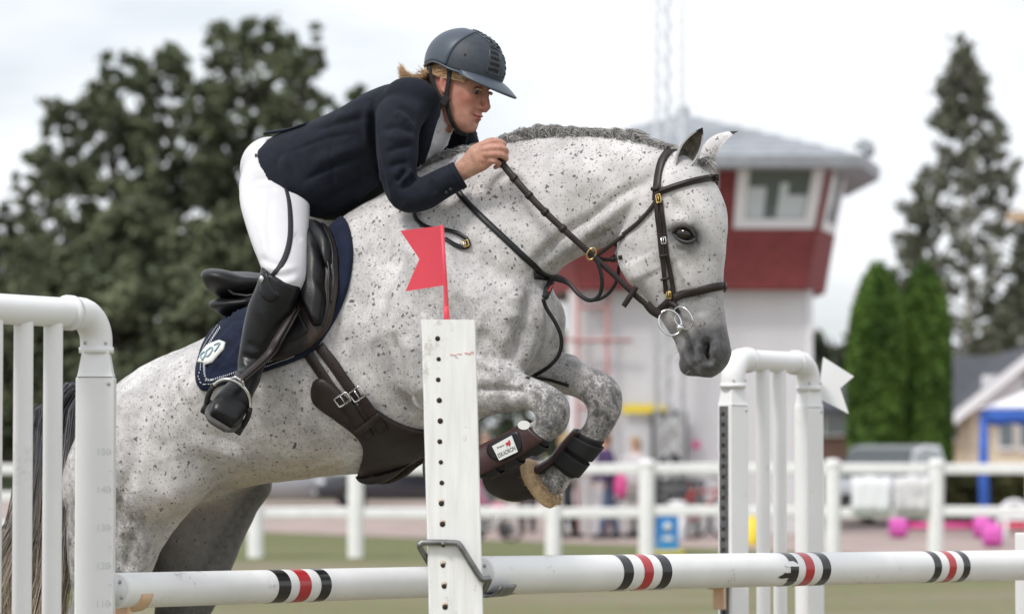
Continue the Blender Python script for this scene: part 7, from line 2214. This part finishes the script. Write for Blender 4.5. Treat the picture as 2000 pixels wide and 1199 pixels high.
for pnt, (bb, flip) in enumerate(((bo, False), (bo2, True))):
    def side(VF): return mirror_h(*VF) if flip else VF
    obj("sole", *side(sole), M_sole, bb)
    # tall outer peak at the top and the stretch panel edge
    pk = [hp(u, v, l) for u, v, l in ((505, 566, -.415), (506, 552, -.420), (511, 536, -.424), (519, 519, -.420), (524, 533, -.428), (530, 556, -.430), (538, 568, -.430), (552, 576, -.430), (574, 578, -.418), (566, 600, -.424), (520, 606, -.425))]
    V, F = patch([(507, 560), (508, 548), (512, 534), (519, 519), (523, 532), (528, 552), (536, 566), (548, 576), (530, 590), (512, 580)], 4.0, .0005, .003, bvh=BT, lat=-.41)
    obj("top_peak", *side((V, F)), M_rboot, bb)
    obj("clasp", *side(ellipsoid(hp(511, 545, -.432), .007, .004, .010)), M_chrome, bb)
    for k in range(5):
        t = .12 + .12 * k
        c = ank + ff * (FL * t) + fu * (.052 - .026 * t)
        obj("lace", *side(tube([c - rr_ * .020 + fu * -.010, c + fu * .001, c + rr_ * .020 + fu * -.010], .0028, n=6)), M_web, bb)
    c = ank + ff * (FL * .86)
    ring_ = []
    for a in np.linspace(-.25, math.pi + .25, 17): ring_.append(c + rr_ * (.0480 * spw(math.cos(a), .8)) + fu * (.0318 * spw(math.sin(a), .8) - .004))
    obj("toe_seam", *side(tube(ring_, .0018, n=6)), M_rboot, bb)

# ------------------------------------------------------------------ stirrups (parts of the saddle)
M_treadr = material("black_stirrup_rubber", (.016, .017, .018), .7, var=.2, scale=60)
c_t = ank + ff * (FL * .72) - fu * .050                # middle of the tread, under the ball of the foot
def stir(flip):
    sd = lambda VF: mirror_h(*VF) if flip else VF
    up = (fu * .97 + Vector((0, 0, .25)) + rr_ * -.02).normalized(); up = (up - ff * up.dot(ff)).normalized()
    prof = [(-.062, .004), (-.066, .030), (-.064, .062), (-.052, .096), (-.030, .118), (0, .126), (.030, .118), (.052, .096), (.064, .062), (.066, .030), (.062, .004)]
    P_ = [c_t + rr_ * a + up * b_ for a, b_ in prof]
    K = catmull(np.array([list(p) for p in P_]), 4); n = len(K)
    i0 = int(n * .24); i1 = int(n * .80)
    ir = obj("stirrup_iron", *sd(tube([Vector(k) for k in K[i0:i1]], .0052, n=10, ref=ff, flat=.0062)), M_chrome, sd_)
    for a_, b_ in ((0, i0 + 1), (i1 - 1, n)):
        obj("rubber_arm", *sd(tube([Vector(k) for k in K[a_:b_]], .0072, n=10, ref=ff, flat=.0085)), M_treadr, ir)
    R = Matrix((rr_, ff, up)).transposed()
    obj("tread", *sd(box(*(c_t - up * .004), .138, .062, .020, R=R, bev=.004)), M_treadr, ir, smooth=False)
    for k in range(6): obj("tread_rib", *sd(box(*(c_t + rr_ * (-.045 + .018 * k) + up * .0075), .006, .056, .004, R=R)), M_treadr, ir, smooth=False)
    obj("eye_bar", *sd(tube([c_t + up * .128 - rr_ * .020, c_t + up * .139 - rr_ * .012, c_t + up * .139 + rr_ * .012, c_t + up * .128 + rr_ * .020], .0042, n=8)), M_chrome, ir)
    top = c_t + up * .136
    P0 = [hp(574, 604, -.352), hp(560, 628, -.395), hp(540, 662, -.432), hp(520, 694, -.452)]
    P_ = [Vector(p) for p in catmull(np.array([list(p) for p in P0 + [top]]), 6)]
    Nr = [(-H_N - H_F * .15).normalized()] * len(P_)
    obj("stirrup_leather", *sd(strip(P_, Nr, [.024] * len(P_), .005)), M_leather, sd_)
    P_ = [p - H_N * -.012 + H_F * .006 for p in P_]
    obj("stirrup_leather", *sd(strip(P_, Nr, [.024] * len(P_), .005)), M_leather, sd_)
stir(False); stir(True)

# ------------------------------------------------------------------ helmet
def helm_pt(th, ph, g=0.0):
    """th: 0 front .. pi back, ph: 0 rim .. pi/2 top"""
    rx = .122 if math.cos(th) > 0 else .124
    cx, cy, cz = math.cos(th) * math.cos(ph), math.sin(th) * math.cos(ph), math.sin(ph)
    e = 1.0 + .035 * math.sin(2 * ph)
    return hd(-.004 + (rx + g) * cx * e, (.096 + g) * cy * e, .058 + (.112 + g) * cz + .010 * max(0, -math.cos(th)) * 0)
def rim_ph(th):
    # rim height: low at the back, notch over the ear, a little raised at the front
    c = math.cos(th)
    return -.10 * max(0, c) - .30 * max(0, -c) ** 1.2 - .16 * (1 - abs(c)) + .10 * math.exp(-((th - 2.0) / .35) ** 2)
V, F = [], []
nth, nph = 64, 22
for j in range(nph + 1):
    for i in range(nth):
        th = 2 * math.pi * i / nth; t2 = th if th <= math.pi else 2 * math.pi - th
        r0 = rim_ph(t2); ph = r0 + (math.pi / 2 - r0) * j / nph
        V.append(helm_pt(th, min(ph, math.pi / 2 - .002)))
for j in range(nph):
    for i in range(nth): F.append((j * nth + i, j * nth + (i + 1) % nth, (j + 1) * nth + (i + 1) % nth, (j + 1) * nth + i))
F.append(tuple(range(nph * nth, (nph + 1) * nth)))
V2, F2 = thicken(V, F, .012)
hel = obj("helmet", V2, F2, M_helm, rider)
# rim binding
obj("rim", *tube([helm_pt(2 * math.pi * i / nth, rim_ph(min(2 * math.pi * i / nth, 2 * math.pi - 2 * math.pi * i / nth))) for i in range(nth + 1)], .0042, n=8, cap=False, ref=hu), M_helm2, hel)
# back shell: a slightly prouder panel with its edge sweeping down from crown to rim
V, F = [], []
for j in range(17):
    q = j / 16
    for i in range(33):
        a = -1 + 2 * i / 32
        sp_ = (1.62 - .50 * q) + .20 * math.sin(q * 2.4)
        th = math.pi + a * (math.pi - sp_)
        t2 = th if th <= math.pi else 2 * math.pi - th
        r0 = rim_ph(t2); ph = r0 + .01 + (1.25 - r0) * q
        V.append(helm_pt(th, ph, .0028))
for j in range(16):
    for i in range(32): F.append((j * 33 + i, j * 33 + i + 1, (j + 1) * 33 + i + 1, (j + 1) * 33 + i))
V2, F2 = thicken(V, F, .004)
obj("back_panel", V2, F2, M_helm2, hel)
# peak
V, F = [], []
for j in range(9):
    q = j / 8
    for i in range(33):
        th = -1.22 + 2.44 * i / 32
        b0 = helm_pt(th, rim_ph(abs(th)) + .06, -.002)
        w = (math.cos(th / 1.22 * math.pi / 2) ** .6)
        out = hf * (.066 * w * q) + hu * (-.020 * q * w - .010 * q * q) + hl * (math.sin(th) * .012 * q * w)
        V.append(b0 + out - hu * .003)
for j in range(8):
    for i in range(32): F.append((j * 33 + i, j * 33 + i + 1, (j + 1) * 33 + i + 1, (j + 1) * 33 + i))
V2, F2 = thicken(V, F, .006)
obj("peak", V2, F2, M_helm2, hel)
# vents beside the front rib, crown vent
rib = []
for sg in (-1, 1):
    for k in range(6):
        ph = .16 + .155 * k
        a0, a1 = .20, .56 - .014 * k
        V = [helm_pt(sg * a0, ph, .0012), helm_pt(sg * (a0 + a1) / 2, ph, .0012), helm_pt(sg * a1, ph, .0012), helm_pt(sg * a1, ph + .068, .0012), helm_pt(sg * (a0 + a1) / 2, ph + .072, .0012), helm_pt(sg * a0, ph + .075, .0012)]
        V2, F2 = thicken(V, [(0, 1, 2, 3, 4, 5) if sg > 0 else (5, 4, 3, 2, 1, 0)], .0012)
        obj("vent_slot", V2, F2, M_web, hel, smooth=False)
    obj("vent_frame", *tube([helm_pt(sg * a, p_, .001) for a, p_ in ((.17, .10), (.60, .10), (.58, .6), (.50, 1.12), (.18, 1.12), (.17, .6), (.17, .10))], .0022, n=6, cap=False), M_helm2, hel)
    obj("side_stud", *ellipsoid(helm_pt(sg * 1.25, .33, .001), .003, .003, .003), M_hole, hel)
cv = []
cc = helm_pt(.0, 1.30)
for k in range(16):
    a = 2 * math.pi * k / 16
    x, y = .035 + .052 * math.cos(a), .030 * math.sin(a)
    z = .058 + .112 * math.sqrt(max(0, 1 - ((x + .004) / .126) ** 2 - (y / .098) ** 2))
    cv.append(hd(x, y, z + .001))
cvn = (sum(cv, Vector()) / 16)
obj("crown_vent_ring", *tube(cv + [cv[0]], .0024, n=6, cap=False), M_helm2, hel)
for k in range(16):
    a = 2 * math.pi * (k + .5) / 16
    x, y = .035 + .042 * math.cos(a), .022 * math.sin(a)
    z = .058 + .112 * math.sqrt(max(0, 1 - ((x + .004) / .126) ** 2 - (y / .098) ** 2))
    obj("crown_vent", *ellipsoid(hd(x, y, z + .0012), .0062, .0042, .0016, R=RH, seg=10, rings=6), M_web, hel)
text_mesh("maker_mark", "TREK", .011, M_chrome, hel, Matrix.Translation(helm_pt(-.36, .075, .003)) @ (Matrix((hl * -1 * math.cos(.36) * -1, hu, hf)).transposed().to_4x4() if False else (Matrix(((-hl * -1) * 1.0, hu, hf)).transposed().to_4x4()))) if False else None
# harness
for sg in (-1, 1):
    pth = [(-.004, .079, .040), (.004, .077, .012), (.008, .074, -.018), (.014, .070, -.050), (.030, .062, -.085), (.046, .044, -.116), (.056, .018, -.131), (.058, 0, -.134)]
    P_ = [hd(x, sg * y, z) for x, y, z in catmull(np.array(pth), 3)]
    Nr = [(hl * sg * (1 - i / len(P_)) - hu * .8 * (i / len(P_)) ** 2).normalized() for i in range(len(P_))]
    hs_ = obj("chin_strap", *strip(P_, Nr, .016, .004), M_web, hel)
    P_ = [hd(x, sg * y, z) for x, y, z in catmull(np.array([(-.075, .070, .030), (-.055, .073, .000), (-.028, .074, -.030), (.004, .073, -.052), (.014, .071, -.056)]), 3)]
    obj("rear_strap", *strip(P_, [hl * sg] * len(P_), .012, .0035), M_web, hel)
    obj("slider", *box(*hd(.013, sg * .074, -.054), .026, .010, .030, R=RH @ Matrix.Rotation(.25, 3, 'Y'), bev=.004), M_web, hs_, smooth=False)
obj("chin_pad", *ellipsoid(hd(.052, 0, -.133), .022, .026, .007, R=RH), M_web, hel)

# ------------------------------------------------------------------ hair
paths = []
for i in range(1700):                                  # drawn back from the temple over the ear, under the helmet
    sg = -1 if i % 5 else 1
    z0 = RNG.uniform(.020, .055); x0 = RNG.uniform(.0, .055)
    y0 = .071
    row = []
    for t in np.linspace(0, 1, 7):
        x = x0 + (-.105 - x0) * t; z = z0 + (.012 - z0) * t - .010 * math.sin(t * 3.1) * (.4 + RNG.uniform() * .2)
        y = y0 * math.sqrt(max(.05, 1 - (min(0, x + .02) / .100) ** 2)) + .004 + RNG.normal() * .0012
        if x > .02: y -= (x - .02) * .10
        row.append(list(hd(x, sg * y, z)))
    paths.append(row)
for i in range(1300):                                  # the tail of hair blown back
    q = RNG.normal(size=3) * .010
    a = hd(-.095 + q[0], -.030 + q[1] * 2, .005 + q[2])
    ctrl = [(850, 146), (832, 150), (814, 155 + 4 * q[0] * 100), (798, 152 + q[1] * 300), (784 - 150 * abs(q[2]), 140 + q[2] * 600)]
    row = [list(a)]
    for k, (u, v) in enumerate(ctrl[1:]):
        g = (.3 + .25 * k)
        row.append(list(hp(u + RNG.normal() * 3 * g, v + RNG.normal() * 3.5 * g, -.035 + q[1] * 1.4 + RNG.normal() * .006)))
    paths = paths + []
    cm_ = catmull(np.array(row), 2)
    paths.append([list(cm_[j]) for j in np.linspace(0, len(cm_) - 1, 7).astype(int)])
strands("hair", paths, .0008, M_blond, rider, along=np.ones((len(paths), 7)))
# a darker cap of hair below the strands
hc = remesh([ellipsoid(hd(-.030, 0, .030), .080, .0745, .045, R=RH), ellipsoid(hd(-.075, 0, .008), .035, .050, .035, R=RH)], .006, "hair_cap", 2)
hc.materials.append(material("blond_hair_base", (.30, .19, .10), .7, var=.4, scale=90, stretch=(1, 1, 4))); link("hair_cap", hc, rider)
